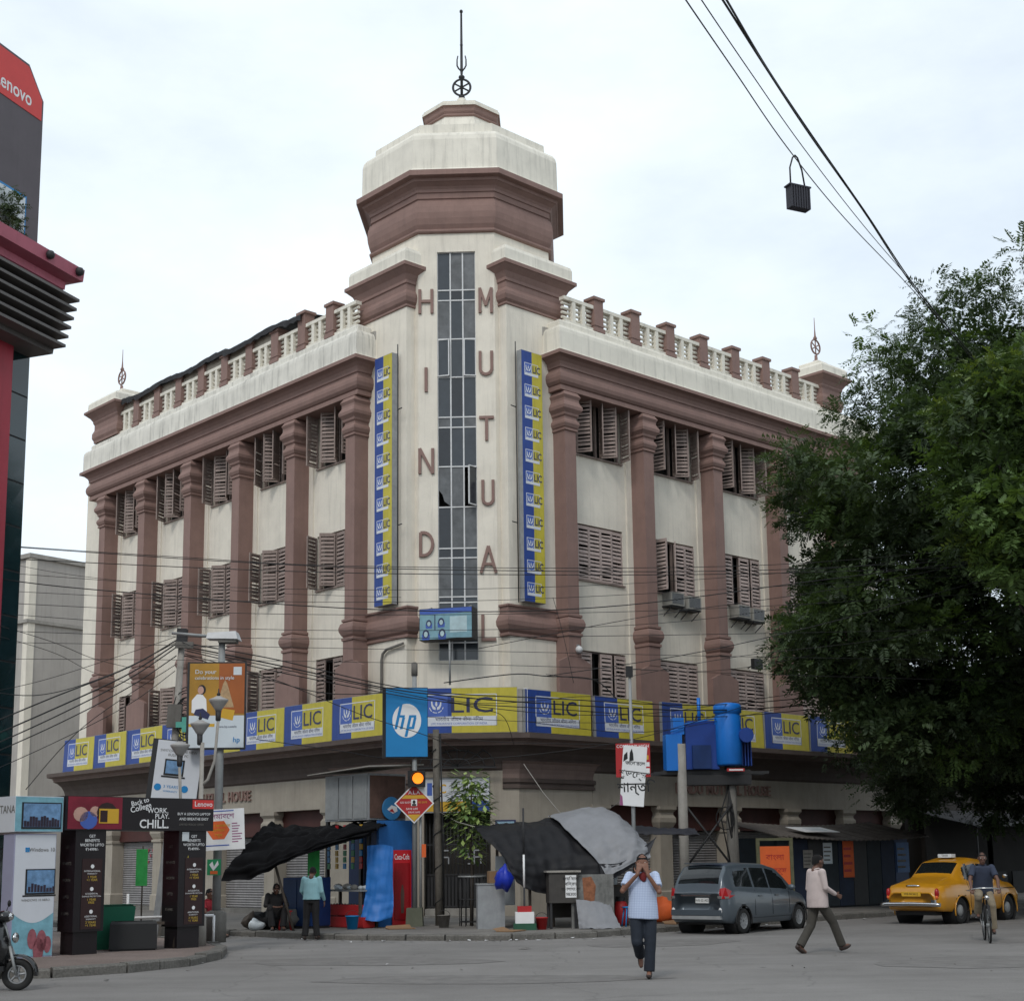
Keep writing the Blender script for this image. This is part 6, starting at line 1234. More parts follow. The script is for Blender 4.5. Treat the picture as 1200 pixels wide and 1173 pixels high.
# --- grey family car
h0 = R(51); P0 = Vector((4.47, 31.6, 0)); 
car = thing('parked_car', 'blue grey family car parked at the kerb with its tail to the crossing', 'car', P0-Rz(h0) @ Vector((.78, -.73, 0))*.885, h0, None, .885)
L = 4.27
K = dict(x=[0, .06, .16, .4, .6, .9, 1.5, 2.2, 2.75, 3.1, 3.5, 3.9, 4.15, 4.27],
         zb=[.38, .32, .28, .25, .22, .22, .22, .22, .22, .22, .22, .24, .3, .38], wm=[.66, .76, .81, .845, .85, .85, .85, .85, .85, .85, .84, .8, .7, .55],
         zm=[.6]*12+[.55, .5], belt=[.95, 1.0, 1.04, 1.06, 1.06, 1.05, 1.02, .99, .97, .96, .93, .86, .76, .66], wb=[.62, .71, .755, .785, .79, .79, .79, .79, .79, .78, .74, .68, .58, .48],
         re=[.96, 1.06, 1.3, 1.56, 1.58, 1.6, 1.61, 1.59, 1.5, 1.3, .955, .88, .77, .67], wr=[.6, .67, .64, .61, .6, .6, .6, .6, .6, .62, .7, .62, .52, .44],
         zt=[.97, 1.1, 1.36, 1.63, 1.655, 1.675, 1.685, 1.66, 1.55, 1.34, 1.0, .92, .8, .68])
SG = [[(.52, 1.12), (.62, 1.48), (1.35, 1.53), (1.35, 1.08)], [(1.42, 1.08), (1.42, 1.53), (2.1, 1.53), (2.12, 1.04)], [(2.19, 1.04), (2.17, 1.53), (2.55, 1.47), (2.98, 1.24), (3.12, 1.02)]]
g = car_shell(car, L, K, [(.78, .3), (3.5, .3)], .36, SG, lambda x, y, z, j: .09 < x < .36 and y < .56 and z > 1.1, lambda x, y, z, j: j >= 26 and 2.8 < x < 3.42 and y < .58 and z > 1.03, 'car_blue', 'car_glass')
for x in (.78, 3.5):
    for s_ in (-1, 1): wheel(car, x, s_*.74, .305, .19, 'alloy', -s_ if False else (1 if s_ < 0 else -1)); arch(car, x, .365, s_*.845, -s_, 'black')
for s_ in (-1, 1):
    t_ = MB(); t_.add([(.0, s_*.60, .86), (.0, s_*.72, .84), (.16, s_*.815, .84), (.42, s_*.83, .92), (.36, s_*.8, 1.0), (.1, s_*.76, 1.1), (.03, s_*.66, 1.08), (.12, s_*.5, .84), (.3, s_*.5, .9), (.2, s_*.5, 1.06)], [(0, 1, 6), (1, 2, 5, 6), (2, 3, 4, 5), (0, 7, 1), (7, 8, 2, 1), (8, 3, 2), (8, 9, 4, 3), (9, 5, 4), (9, 6, 5), (9, 7, 0, 6)] ); t_.build('tail_light', 'lamp_red', car)
    t_ = MB(); t_.add([(-.005, s_*.6, .85), (-.005, s_*.7, .84), (.15, s_*.822, .845), (.15, s_*.822, .89), (-.008, s_*.7, .9), (-.008, s_*.6, .91)], [(0, 1, 4, 5), (1, 2, 3, 4)]); t_.build('reverse_lamp', 'chrome', car)
    t_ = MB(); t_.ball((2.98, s_*.93, 1.05), .1, 12, 0, None, (.7, 1.1, .75)); t_.build('mirror', 'car_blue', car)
    t_ = MB(); t_.box(.62, .66, s_*.846-.008, s_*.846+.008, .4, 1.02) if False else None
    for a, b in ((1.38, 1.32), (2.16, 2.16), (3.05, 3.0)):
        t_.tube([(a, s_*.80, 1.02), (b, s_*.852, .75), (b, s_*.853, .42)], .005, 4)
    t_.tube([(1.2, s_*.853, .36), (3.1, s_*.853, .36)], .005, 4); t_.build('door_seam', 'black', car)
    for x in (1.5, 2.3): MB().box(x, x+.18, s_*.84-.02, s_*.84+.02, .86, .89).build('door_handle', 'car_blue', car)
    MB().ball((-.0, s_*.66, .55), .06, 8, 0, None, (.4, .9, 1.4)).build('reflector', 'frame_white', car)
p = MB().box(-.035, .04, -.36, .0, .74, .86).build('number_plate', 'plate_white', car); q = MB(); put(q, 'WB 02 AD', -.18, .8, .08, 0, 0, .004, 'CENTER', Rz(-pi/2) @ Tl((.36, -.038, 0)), 0); q.build('lettering', 'black', p)
MB().box(-.03, .1, -.42, .42, .9, .935).build('tail_trim', 'chrome', car); MB().box(-.05, .12, -.68, .68, .36, .44).build('bumper_strip', 'galv', car); MB().box(-.045, .1, -.7, .7, .45, .58).build('bumper', 'car_blue', car)
MB().box(.3, .5, -.5, .5, 1.66, 1.68).build('roof_spoiler', 'car_blue', car)
# --- yellow taxi
h1 = R(45.5); P1 = Vector((10.0, 34.7, 0))
taxi = thing('taxi', 'old round yellow taxi cab seen from behind with a roof lamp', 'taxi', P1-Rz(h1) @ Vector((.98, -.69, 0))*.95, h1, None, .95)
L = 4.3
K = dict(x=[0, .08, .25, .6, 1.0, 1.5, 2.1, 2.7, 3.05, 3.4, 3.9, 4.15, 4.3],
         zb=[.42, .36, .32, .3, .3, .3, .3, .3, .3, .3, .32, .36, .42], wm=[.6, .72, .79, .83, .84, .84, .83, .83, .83, .83, .80, .72, .58],
         zm=[.62]*13, belt=[.74, .86, .93, .97, .99, .99, .98, .97, .97, .97, .94, .86, .72], wb=[.5, .62, .7, .74, .76, .76, .76, .75, .74, .7, .6, .5, .4],
         re=[.75, .88, .96, 1.02, 1.08, 1.42, 1.5, 1.46, 1.2, 1.0, .97, .88, .73], wr=[.46, .54, .58, .58, .58, .56, .56, .56, .6, .5, .44, .38, .3],
         zt=[.76, .9, .99, 1.07, 1.15, 1.52, 1.61, 1.56, 1.28, 1.06, 1.03, .92, .74])
SG = [[(1.35, 1.05), (1.42, 1.3), (1.62, 1.42), (2.12, 1.44), (2.12, 1.03)], [(2.2, 1.03), (2.2, 1.44), (2.62, 1.42), (2.85, 1.25), (2.98, 1.03)]]
g = car_shell(taxi, L, K, [(.98, .33), (3.44, .33)], .38, SG, lambda x, y, z, j: j >= 26 and 1.1 < x < 1.46 and y < .47, lambda x, y, z, j: j >= 26 and 2.78 < x < 3.12 and y < .5, 'taxi_yellow', 'car_glass')
for x in (.98, 3.44):
    for s_ in (-1, 1): wheel(taxi, x, s_*.70, .325, .165, 'hub', 1 if s_ < 0 else -1); arch(taxi, x, .385, s_*.835, -s_, 'taxi_yellow')
for s_ in (-1, 1):
    MB().ball((.06, s_*.66, .76), .075, 10, 0, None, (.8, .8, 1.6)).build('tail_light', 'lamp_red', taxi); MB().ball((.04, s_*.665, .66), .05, 10, 0, None, (.8, .8, 1)).build('indicator', 'orange', taxi)
    MB().box(-.09, .0, s_*.62-.05, s_*.62+.05, .44, .6).build('bumper_guard', 'chrome', taxi)
    t_ = MB(); t_.tube([(1.2, s_*.842, .8), (2.15, s_*.842, .82), (3.0, s_*.84, .82), (3.9, s_*.815, .82)], .012, 5); t_.build('side_trim', 'chrome', taxi)
    t_ = MB()
    for a, b in ((1.32, 1.4), (2.16, 2.16), (2.98, 2.98)): t_.tube([(a, s_*.79, 1.0), (b, s_*.845, .75), (b, s_*.84, .38)], .005, 4)
    t_.build('door_seam', 'black', taxi)
    MB().ball((3.2, s_*.86, 1.12), .07, 10, 0, None, (.5, 1, .8)).build('mirror', 'chrome', taxi)
MB().tube([(-.07, y, .5-.02*abs(y)) for y in np.linspace(-.8, .8, 15)], .05, 8).build('rear_bumper', 'chrome', taxi)
MB().ball((.1, .0, .93), .05, 10, 0, None, (.7, 4.2, .6)).build('boot_handle', 'chrome', taxi)
p = MB().box(-.012, .04, -.26, .26, .68, .79).build('number_plate', 'sign_yellow', taxi); q = MB(); put(q, 'WB 04 5612', -.0, .735, .075, 0, 0, .004, 'CENTER', Rz(-pi/2) @ Tl((0, -.015, 0)), 0); q.build('lettering', 'black', p)
MB().box(1.75, 1.95, -.19, .19, 1.6, 1.69).build('roof_lamp', 'pale', taxi)
q = MB(); put(q, 'TAXI', 0, 1.648, .08, 0, 0, .004, 'CENTER', Rz(-pi/2) @ Tl((0, 1.747, 0)), 0); q.build('lettering', 'black', taxi)
# --- dim van in the shade
van = thing('shaded_van', 'dull green van standing in deep shade behind the taxi', 'van', (14.6, 38.6, 0), R(47))
L = 4.0
K = dict(x=[0, .06, .2, .6, 2.6, 3.2, 3.7, 3.95, 4.0], zb=[.4, .34, .3, .28, .28, .28, .3, .36, .42], wm=[.7, .78, .82, .84, .84, .84, .8, .74, .6], zm=[.6]*9, belt=[1.0, 1.02, 1.03, 1.03, 1.02, 1.0, .95, .85, .7],
         wb=[.68, .76, .8, .82, .82, .8, .76, .68, .55], re=[1.02, 1.5, 1.72, 1.76, 1.74, 1.6, 1.1, .88, .72], wr=[.62, .68, .7, .7, .7, .7, .7, .6, .5], zt=[1.03, 1.6, 1.82, 1.86, 1.84, 1.68, 1.15, .92, .74])
g = car_shell(van, L, K, [(.75, .3), (3.2, .3)], .36, [[(.4, 1.1), (.45, 1.65), (1.5, 1.66), (1.5, 1.1)], [(1.6, 1.1), (1.6, 1.66), (2.7, 1.62), (3.1, 1.1)]], lambda x, y, z, j: x < .12 and j >= 16 and z > 1.15 and y < .55, lambda x, y, z, j: j >= 26 and 3.25 < x < 3.65 and y < .6, mk('van_green', (.04, .055, .04), .5, .15, 2), 'car_glass')
for x in (.75, 3.2):
    for s_ in (-1, 1): wheel(van, x, s_*.73, .3, .18, 'hub', 1 if s_ < 0 else -1)
for s_ in (-1, 1): MB().box(-.03, .1, s_*.7-.06, s_*.7+.06, .8, 1.0).build('tail_light', 'lamp_red', van)
# --- scooter at the left edge
sc = thing('motor_scooter', 'black motor scooter cut off by the left edge of the picture', 'scooter', (-6.79, 19.75, 0), R(4), None, .92)
def spoked(par, x, r, rw, y=0, rimw=.05, spokes=5, m_='frame_white'):
    e = bpy.data.objects.new('wheel', None); COL.objects.link(e); e.parent = par
    T = Tl((x, y, r)) @ Rx(pi/2)
    MB().lathe([(r-2*rw, -rw*.8), (r-rw*.4, -rw), (r, -rw*.4), (r, rw*.4), (r-rw*.4, rw), (r-2*rw, rw*.8), (r-2*rw, -rw*.8)], 32, 0, T, cap=False).build('tyre', 'rubber', e)
    q = MB(); q.lathe([(r-2*rw-.02, -rimw*.5), (r-2*rw+.008, -rimw*.6), (r-2*rw+.008, rimw*.6), (r-2*rw-.02, rimw*.5)], 32, 0, T, cap=False); q.lathe([(.035, -.05), (.035, .05)], 12, 0, T)
    for k in range(spokes): a = 2*pi*k/spokes; q.tube([T @ Vector((.02*math.cos(a), .02*math.sin(a), (.03 if k % 2 else -.03) if spokes > 8 else 0)), T @ Vector(((r-2*rw)*math.cos(a+.12), (r-2*rw)*math.sin(a+.12), 0))], .018 if spokes < 8 else .0022, 6 if spokes < 8 else 3, cap=False)
    q.build('rim', m_, e)
spoked(sc, 0, .225, .045, spokes=5, m_='steel'); spoked(sc, -1.27, .225, .045, spokes=5, m_='steel')
fd = MB(); n = 13
for i in range(n-1):
    a0, a1 = R(-5)+R(140)*i/(n-1), R(-5)+R(140)*(i+1)/(n-1); q = lambda a, y, r: (r*math.cos(a), y, .225+r*math.sin(a))
    fd.add([q(a0, -.07, .25), q(a1, -.07, .25), q(a1, -.05, .285), q(a0, -.05, .285), q(a0, .05, .285), q(a1, .05, .285), q(a1, .07, .25), q(a0, .07, .25)], [(0, 1, 2, 3), (3, 2, 5, 4), (4, 5, 6, 7)], 0, None, True)
mk('scooter_black', (.012, .012, .013), .22, .05, 2, coat=.5)
fd.build('front_mudguard', 'scooter_black', sc)
MB().tube([(0, -.08, .225), (-.06, -.08, .45), (-.12, -.03, .62)], .022, 8).tube([(0, .08, .225), (-.06, .08, .45), (-.12, .03, .62)], .022, 8).tube([(-.12, 0, .6), (-.24, 0, 1.0)], .03, 8).build('fork', 'galv', sc)
ap = MB(); rows = []
for z, x, w_ in ((.34, -.14, .14), (.5, -.12, .2), (.7, -.13, .22), (.88, -.19, .18), (.97, -.24, .1)): rows.append([(x-.1*abs(t)**2, w_*t, z) for t in np.linspace(-1, 1, 11)]+[(x-.06-.1*abs(t)**2, w_*t*.95, z) for t in np.linspace(1, -1, 11)])
k = 22; ap.add([p for r_ in rows for p in r_], [(i*k+j, i*k+(j+1) % k, (i+1)*k+(j+1) % k, (i+1)*k+j) for i in range(4) for j in range(k)]+[tuple(range(k-1, -1, -1)), tuple(4*k+j for j in range(k))], 0, None, True); ap.build('leg_shield', 'scooter_black', sc)
MB().ball((-.05, 0, .74), .07, 10, 0, None, (.6, 1.7, 1.1)).build('indicator', 'chrome', sc)
hb_ = MB(); hb_.ball((-.22, 0, 1.04), .12, 14, 0, None, (1, 1.1, .75)); hb_.build('headlamp_cowl', 'scooter_black', sc); MB().ball((-.14, 0, 1.04), .075, 12, 0, None, (.7, 1.2, .8)).build('headlamp', 'chrome', sc)
MB().tube([(-.3, -.34, 1.06), (-.27, -.15, 1.04), (-.27, .15, 1.04), (-.3, .34, 1.06)], .017, 8).build('handlebar', 'black', sc)
for s_ in (-1, 1): MB().tube([(-.27, s_*.2, 1.06), (-.24, s_*.27, 1.2)], .007, 5).ball((-.24, s_*.29, 1.22), .055, 10, 0, None, (.4, 1.2, .9)).build('mirror', 'black', sc)
MB().box(-.62, -.16, -.16, .16, .28, .35).build('footboard', 'black', sc)
bd = MB(); rows = []
for x, z0, z1, w_ in ((-.6, .3, .62, .1), (-.75, .32, .74, .17), (-1.1, .36, .78, .19), (-1.4, .5, .8, .15), (-1.6, .66, .8, .06)): rows.append([(x, w_*math.cos(a), (z0+z1)/2+(z1-z0)/2*math.sin(a)) for a in np.linspace(0, 2*pi, 15)[:-1]])
bd.add([p for r_ in rows for p in r_], [(i*14+j, i*14+(j+1) % 14, (i+1)*14+(j+1) % 14, (i+1)*14+j) for i in range(4) for j in range(14)]+[tuple(range(14)), tuple(4*14+j for j in range(13, -1, -1))], 0, None, True); bd.build('rear_body', 'scooter_black', sc)
MB().ball((-1.05, 0, .8), .2, 12, 0, None, (2.3, .85, .35)).build('seat', 'black', sc)
# ---------------------------------------------------------------- people
mk('skin', (.20, .095, .062), .55, .1, 9); mk('skin_dark', (.13, .065, .045), .55, .1, 9); mk('hair', (.006, .0055, .0055), .95, .2, 20); mk('eye_white', (.6, .58, .55), .3, .05, 5)
def fuse(mb, name, m_, vox, parent, smooth=4):
    """merge overlapping limbs into one continuous skin"""
    me = mb.mesh(name, m_); o = bpy.data.objects.new(name, me); COL.objects.link(o)
    r = o.modifiers.new('remesh', 'REMESH'); r.mode = 'VOXEL'; r.voxel_size = vox; r.use_smooth_shade = True
    s_ = o.modifiers.new('smooth', 'SMOOTH'); s_.factor = .5; s_.iterations = smooth
    bpy.context.view_layer.update(); dg = bpy.context.evaluated_depsgraph_get()
    m2 = bpy.data.meshes.new_from_object(o.evaluated_get(dg)); m2.name = name
    bpy.data.objects.remove(o); bpy.data.meshes.remove(me)
    if not m2.materials: m2.materials.append(M[m_] if isinstance(m_, str) else m_)
    for p in m2.polygons: p.use_smooth = True
    return obj(name, m2, parent)
def limb(mb, pts, rs, n=12):
    mb.tube(pts, rs, n)
    for p, r in zip(pts, rs): mb.ball(p, r, n)
def stack(mb, rows, n=20):
    """torso: rows of (centre, half width along lateral axis, half depth); lateral axis given per row"""
    vs = []
    for c, a, b, lat in rows:
        c = Vector(c); lat = Vector(lat).normalized(); fwd_ = Vector((-lat.y, lat.x, 0)).normalized()
        vs += [c+lat*a*math.cos(t)+fwd_*b*math.sin(t) for t in np.linspace(0, 2*pi, n+1)[:-1]]
    k = len(rows); mb.add(vs, [(i*n+j, i*n+(j+1) % n, (i+1)*n+(j+1) % n, (i+1)*n+j) for i in range(k-1) for j in range(n)]+[tuple(range(n-1, -1, -1)), tuple((k-1)*n+j for j in range(n))])
def hand(mb, wrist, d, palm_n, sgn, curl=.35, s_=1.0):
    """palm and five fingers; d points along the hand, palm_n out of the palm"""
    w = Vector(wrist); d = Vector(d).normalized(); nn = Vector(palm_n); nn = (nn-d*nn.dot(d)).normalized(); side = d.cross(nn)*sgn
    for k in range(4): limb(mb, [w+d*.01*s_, w+d*.085*s_+side*(k-1.5)*.02*s_], [.019*s_, .0125*s_], 8)
    for k, L_ in enumerate((.068, .08, .074, .056)):
        b = w+d*.085*s_+side*(k-1.5)*.021*s_; dd = (d+side*(k-1.5)*.07).normalized(); p1 = b+dd*L_*.5*s_; d2 = (dd+nn*curl).normalized(); p2 = p1+d2*L_*.32*s_; d3 = (dd+nn*curl*2.2).normalized(); p3 = p2+d3*L_*.3*s_
        limb(mb, [b, p1, p2, p3], [.0105*s_, .0098*s_, .009*s_, .008*s_], 8)
    t0 = w+d*.025*s_-side*.028*s_; t1 = t0+(d*.6-side*.8+nn*.3).normalized()*.04*s_; t2 = t1+(d*.9-side*.3+nn*.4).normalized()*.032*s_
    limb(mb, [w+d*.01*s_, t0, t1, t2], [.016*s_, .014*s_, .0115*s_, .0095*s_], 8)
def person(label, loc, rz, J, col, scale=1.0, belly=0.0, sleeve='short', skin='skin', shirt_to=.82, handcurl=(.4, .4), hair='short', shoe='shoe_dark', face=True):
    r = thing('person', label, 'person', loc, rz, None, scale); V3 = Vector
    J = {k: V3(v) for k, v in J.items()}
    hipc = (J['hipL']+J['hipR'])/2; shc = (J['shL']+J['shR'])/2; lat = (J['shL']-J['shR']).normalized(); latH = (J['hipL']-J['hipR']).normalized()
    hd = J['head']; fwd_ = V3(J['look']).normalized(); upv = (hd-J['neck']).normalized()
    sk = MB()
    # head
    hx = lat-fwd_*lat.dot(fwd_); hx.normalize(); hz_ = fwd_.cross(hx) if fwd_.cross(hx).z > 0 else hx.cross(fwd_)
    H_ = Matrix((hx, -fwd_, hz_)).transposed().to_4x4(); H_.translation = hd       # local: x lateral, -y forward, z up
    sk.ball((0, 0, .015), .098, 18, 0, H_, (.82, 1.0, 1.1)); sk.ball((0, -.022, -.06), .066, 14, 0, H_, (.86, .95, .95)); sk.ball((0, -.055, -.095), .032, 10, 0, H_, (1.1, .8, .7))
    if face:
        limb(sk, [H_ @ V3((0, -.092, .02)), H_ @ V3((0, -.112, -.022))], [.009, .0145], 8); sk.ball((0, -.093, -.058), .02, 10, 0, H_, (1.2, .5, .5))
        for s_ in (-1, 1): sk.ball((s_*.082, .008, -.005), .026, 10, 0, H_, (.35, .7, 1.15)); sk.ball((s_*.034, -.08, .036), .018, 8, 0, H_, (1.3, .5, .4))
    limb(sk, [J['neck']-upv*.06, J['neck'], hd-upv*.05], [.062, .054, .052])
    stack(sk, [(hipc-V3((0, 0, .04)), .14, .095, latH), (hipc+(shc-hipc)*.3, .13, .09+belly*.5, lat), (hipc+(shc-hipc)*.75, .155, .1, lat), (shc-V3((0, 0, .01)), .15, .075, lat), (shc+V3((0, 0, .04)), .07, .055, lat)])
    for s_ in 'LR':
        limb(sk, [J['sh'+s_], J['el'+s_], J['wr'+s_]], [.05, .039, .027]); hand(sk, J['wr'+s_], J['hd'+s_], J['pn'+s_], 1 if s_ == 'L' else -1, handcurl[0 if s_ == 'L' else 1])
        limb(sk, [J['hip'+s_], J['kn'+s_], J['an'+s_]], [.078, .052, .036]); toe = J['an'+s_]+V3(J['ft'+s_])*.13-V3((0, 0, .035)); limb(sk, [J['an'+s_], toe], [.034, .03])
    fuse(sk, 'body', skin, .0085, r, 3)
    # clothes
    sh = MB(); low = hipc+V3((0, 0, shirt_to-.90))
    stack(sh, [(low, .208+belly*.3, .15+belly*.6, latH), (hipc+(shc-hipc)*.12, .2+belly*.3, .142+belly, lat), (hipc+(shc-hipc)*.3, .19+belly*.4, .132+belly, lat), (hipc+(shc-hipc)*.55, .188+belly*.3, .128+belly*.7, lat), (hipc+(shc-hipc)*.82, .197, .124, lat), (shc+V3((0, 0, .0)), .175, .095, lat), (shc+V3((0, 0, .045)), .085, .07, lat)])
    for s_ in 'LR':
        a, b, c = J['sh'+s_], J['el'+s_], J['wr'+s_]
        if sleeve == 'short': e = a.lerp(b, .68); limb(sh, [a, a.lerp(b, .35)], [.07, .066]); sh.tube([a.lerp(b, .3), e], [.067, .066], 14)
        else: limb(sh, [a, b, b.lerp(c, .88)], [.07, .054, .042])
    so = fuse(sh, 'shirt', col[0], .012, r, 3)
    cl = MB(); cp = shc+V3((0, 0, .055))
    cl.tube([cp+lat*.072*math.cos(t)+V3((-lat.y, lat.x, 0))*.066*math.sin(t)+V3((0, 0, .012*math.cos(2*t))) for t in np.linspace(0, 2*pi, 19)], .014, 7, cap=False); cl.build('collar', col[0], so)
    tr = MB(); stack(tr, [(hipc-V3((0, 0, .06)), .165, .115, latH), (hipc+V3((0, 0, .0)), .168, .118+belly*.3, latH), (hipc+V3((0, 0, .11)), .155, .112+belly*.5, latH)])
    for s_ in 'LR':
        a, b, c = J['hip'+s_], J['kn'+s_], J['an'+s_]; limb(tr, [a, a.lerp(b, .5), b, b.lerp(c, .5)], [.1, .094, .08, .075]); tr.tube([b.lerp(c, .45), c.lerp(b, .03)], [.076, .078], 14)
    fuse(tr, 'trousers', col[1], .012, r, 3)
    bt_ = MB(); 
    for s_ in 'LR':
        f_ = V3(J['ft'+s_]).normalized(); a = J['an'+s_]; lt = V3((-f_.y, f_.x, 0)).normalized(); upf = f_.cross(lt) if f_.cross(lt).z > 0 else lt.cross(f_)
        Fm = Matrix((lt, f_, upf)).transposed().to_4x4(); Fm.translation = a-upf*.045
        q = MB(); q.ball((0, .06, .0), .05, 12, 0, Fm, (.85, 2.6, .75)); q.ball((0, -.03, .02), .045, 12, 0, Fm, (.9, 1.1, 1.1)); fuse(q, 'shoe', shoe, .011, r, 2)
    if hair:
        hr = MB(); n = 0
        rows = [(.098, .106, -.01), (.097, .108, .03), (.087, .1, .075), (.055, .066, .108), (.01, .012, .126)]
        vs = []
        for a, b, z in rows: vs += [(a*.84*math.cos(t), .012+b*math.sin(t)*(.9 if math.sin(t) < 0 else 1.0), z+(.06*min(1, max(0, -math.sin(t)*1.6)) if z < .05 else 0)-(.05*max(0, math.sin(t)) if z < .04 else 0)) for t in np.linspace(0, 2*pi, 21)[:-1]]
        hr.add(vs, [(i*20+j, i*20+(j+1) % 20, (i+1)*20+(j+1) % 20, (i+1)*20+j) for i in range(4) for j in range(20)], 0, H_, True); hr.build('hair', 'hair', r)
    if face:
        for s_ in (-1, 1): e = MB(); e.ball((s_*.033, -.083, .02), .0115, 10, 0, H_); e.ball((s_*.033, -.0915, .02), .0055, 8, 1, H_); e.build('eye', ['eye_white', 'hair'], r)
    return r
def base():
    return dict(hipL=(.09, 0, .9), hipR=(-.09, 0, .9), knL=(.1, -.02, .48), knR=(-.1, -.02, .48), anL=(.1, .02, .09), anR=(-.1, .02, .09), ftL=(.15, -1, 0), ftR=(-.15, -1, 0),
                shL=(.175, 0, 1.385), shR=(-.175, 0, 1.385), elL=(.24, .02, 1.1), elR=(-.24, .02, 1.1), wrL=(.25, -.06, .86), wrR=(-.25, -.06, .86), hdL=(0, -.2, -1), hdR=(0, -.2, -1), pnL=(-1, 0, 0), pnR=(1, 0, 0),
                neck=(0, .0, 1.47), head=(0, -.02, 1.575), look=(0, -1, 0))
mk('shoe_dark', (.035, .022, .018), .5, .15, 5); mk('jeans', (.018, .024, .036), .85, .25, 8); mk('olive', (.055, .05, .042), .85, .2, 6); mk('black_cloth', (.016, .015, .016), .85, .2, 6); mk('khaki', (.24, .2, .14), .85, .2, 6)
mk('shirt_pink', (.50, .42, .40), .85, .12, 5, .1); mk('shirt_navy', (.035, .045, .075), .85, .2, 5); mk('shirt_cyan', (.26, .46, .50), .85, .12, 5); mk('shirt_red', (.3, .02, .03), .8, .15, 5)
# checked cotton
mc = mat('shirt_check', (.40, .48, .66), .85, .1, 5); M['shirt_check'] = mc
t_ = mc.node_tree; tcn = t_.nodes.new('ShaderNodeTexCoord'); ck = []
for ax in ((1, 0, 0), (0, 0, 1)):
    w_ = t_.nodes.new('ShaderNodeTexWave'); w_.wave_type = 'BANDS'; w_.bands_direction = 'X' if ax[0] else 'Z'; w_.inputs['Scale'].default_value = 14; t_.links.new(tcn.outputs['Object'], w_.inputs['Vector']); ck.append(w_)
ad = t_.nodes.new('ShaderNodeMath'); ad.operation = 'MAXIMUM'; t_.links.new(ck[0].outputs['Fac'], ad.inputs[0]); t_.links.new(ck[1].outputs['Fac'], ad.inputs[1])
mr = t_.nodes.new('ShaderNodeMapRange'); mr.inputs[1].default_value = .8; mr.inputs[2].default_value = 1; mr.inputs[3].default_value = 0; mr.inputs[4].default_value = .6; t_.links.new(ad.outputs[0], mr.inputs[0])
mm = t_.nodes.new('ShaderNodeMix'); mm.data_type = 'RGBA'; mm.inputs[6].default_value = (.50, .58, .74, 1); mm.inputs[7].default_value = (.16, .22, .42, 1); t_.links.new(mr.outputs[0], mm.inputs[0]); t_.links.new(mm.outputs[2], t_.nodes['Principled BSDF'].inputs['Base Color'])
# man in the road, both hands over his face
J = base(); J.update(hipL=(.09, 0, .9), knL=(.085, -.04, .48), anL=(.06, -.02, .09), ftL=(-.15, -1, 0), knR=(-.1, -.06, .5), anR=(-.03, .3, .3), ftR=(0, -.6, -.8), hipR=(-.09, 0, .91),
    elL=(.215, -.17, 1.17), wrL=(.06, -.2, 1.405), hdL=(-.22, .12, 1), pnL=(-.25, 1, 0), elR=(-.285, -.12, 1.19), wrR=(-.075, -.19, 1.415), hdR=(.25, .12, 1), pnR=(.25, 1, 0), head=(0, -.045, 1.565), look=(0, -1, -.22))
person('man in a pale blue checked shirt crossing with both hands over his face', (1.54, 20.2, 0), R(0), J, ('shirt_check', 'jeans'), .985, .015, 'short', 'skin', .80, (.15, .15))
fc = MB(); fc.ball((0, 0, 0), .055, 14, 0, None, (1.0, .5, 1.2)); me = fc.mesh('face_cloth', mk('cloth_maroon', (.16, .018, .02), .85, .2, 8))
for v in me.vertices: v.co *= 1+.12*math.sin(v.co.x*60)+.1*math.sin(v.co.z*50)
o = obj('face_cloth', me, None, (1.54, 20.2-.125, 1.355)); tag(o, 'dark red cloth held under the chin of the man in checked shirt', 'cloth')
# walking man in profile
J = base(); J.update(hipL=(.08, .0, .88), hipR=(-.08, 0, .88), knL=(.09, .1, .47), anL=(.08, .36, .12), ftL=(0, -.85, -.5), knR=(-.08, -.25, .52), anR=(-.08, -.42, .11), ftR=(0, -1, .35),
    elR=(-.23, -.02, 1.12), wrR=(-.2, -.25, 1.0), hdR=(.1, -.9, -.35), pnR=(1, 0, 0), elL=(.23, .02, 1.1), wrL=(.2, -.16, .93), hdL=(-.1, -.7, -.7), pnL=(-1, 0, 0), head=(0, -.05, 1.57), look=(0, -1, -.05))
person('man in a pale pink shirt and dark trousers striding to the taxi', (4.84, 24.95, 0), R(90+24), J, ('shirt_pink', 'olive'), .96, .035, 'long', 'skin_dark', .80)
# man with his back turned at the stall
J = base(); J.update(elL=(.25, -.06, 1.12), wrL=(.2, -.28, .98), hdL=(-.2, -1, 0), pnL=(0, 0, -1), wrR=(-.27, -.14, .9), anL=(.14, .03, .09), anR=(-.13, -.02, .09), knL=(.12, -.02, .48), head=(0, -.09, 1.54), look=(.1, -1, -.5))
person('man in a cyan shirt seen from behind at the stall', (-4.62, 31.35, 0), R(175), J, ('shirt_cyan', 'black_cloth'), .915, .01, 'long', 'skin_dark', .92)
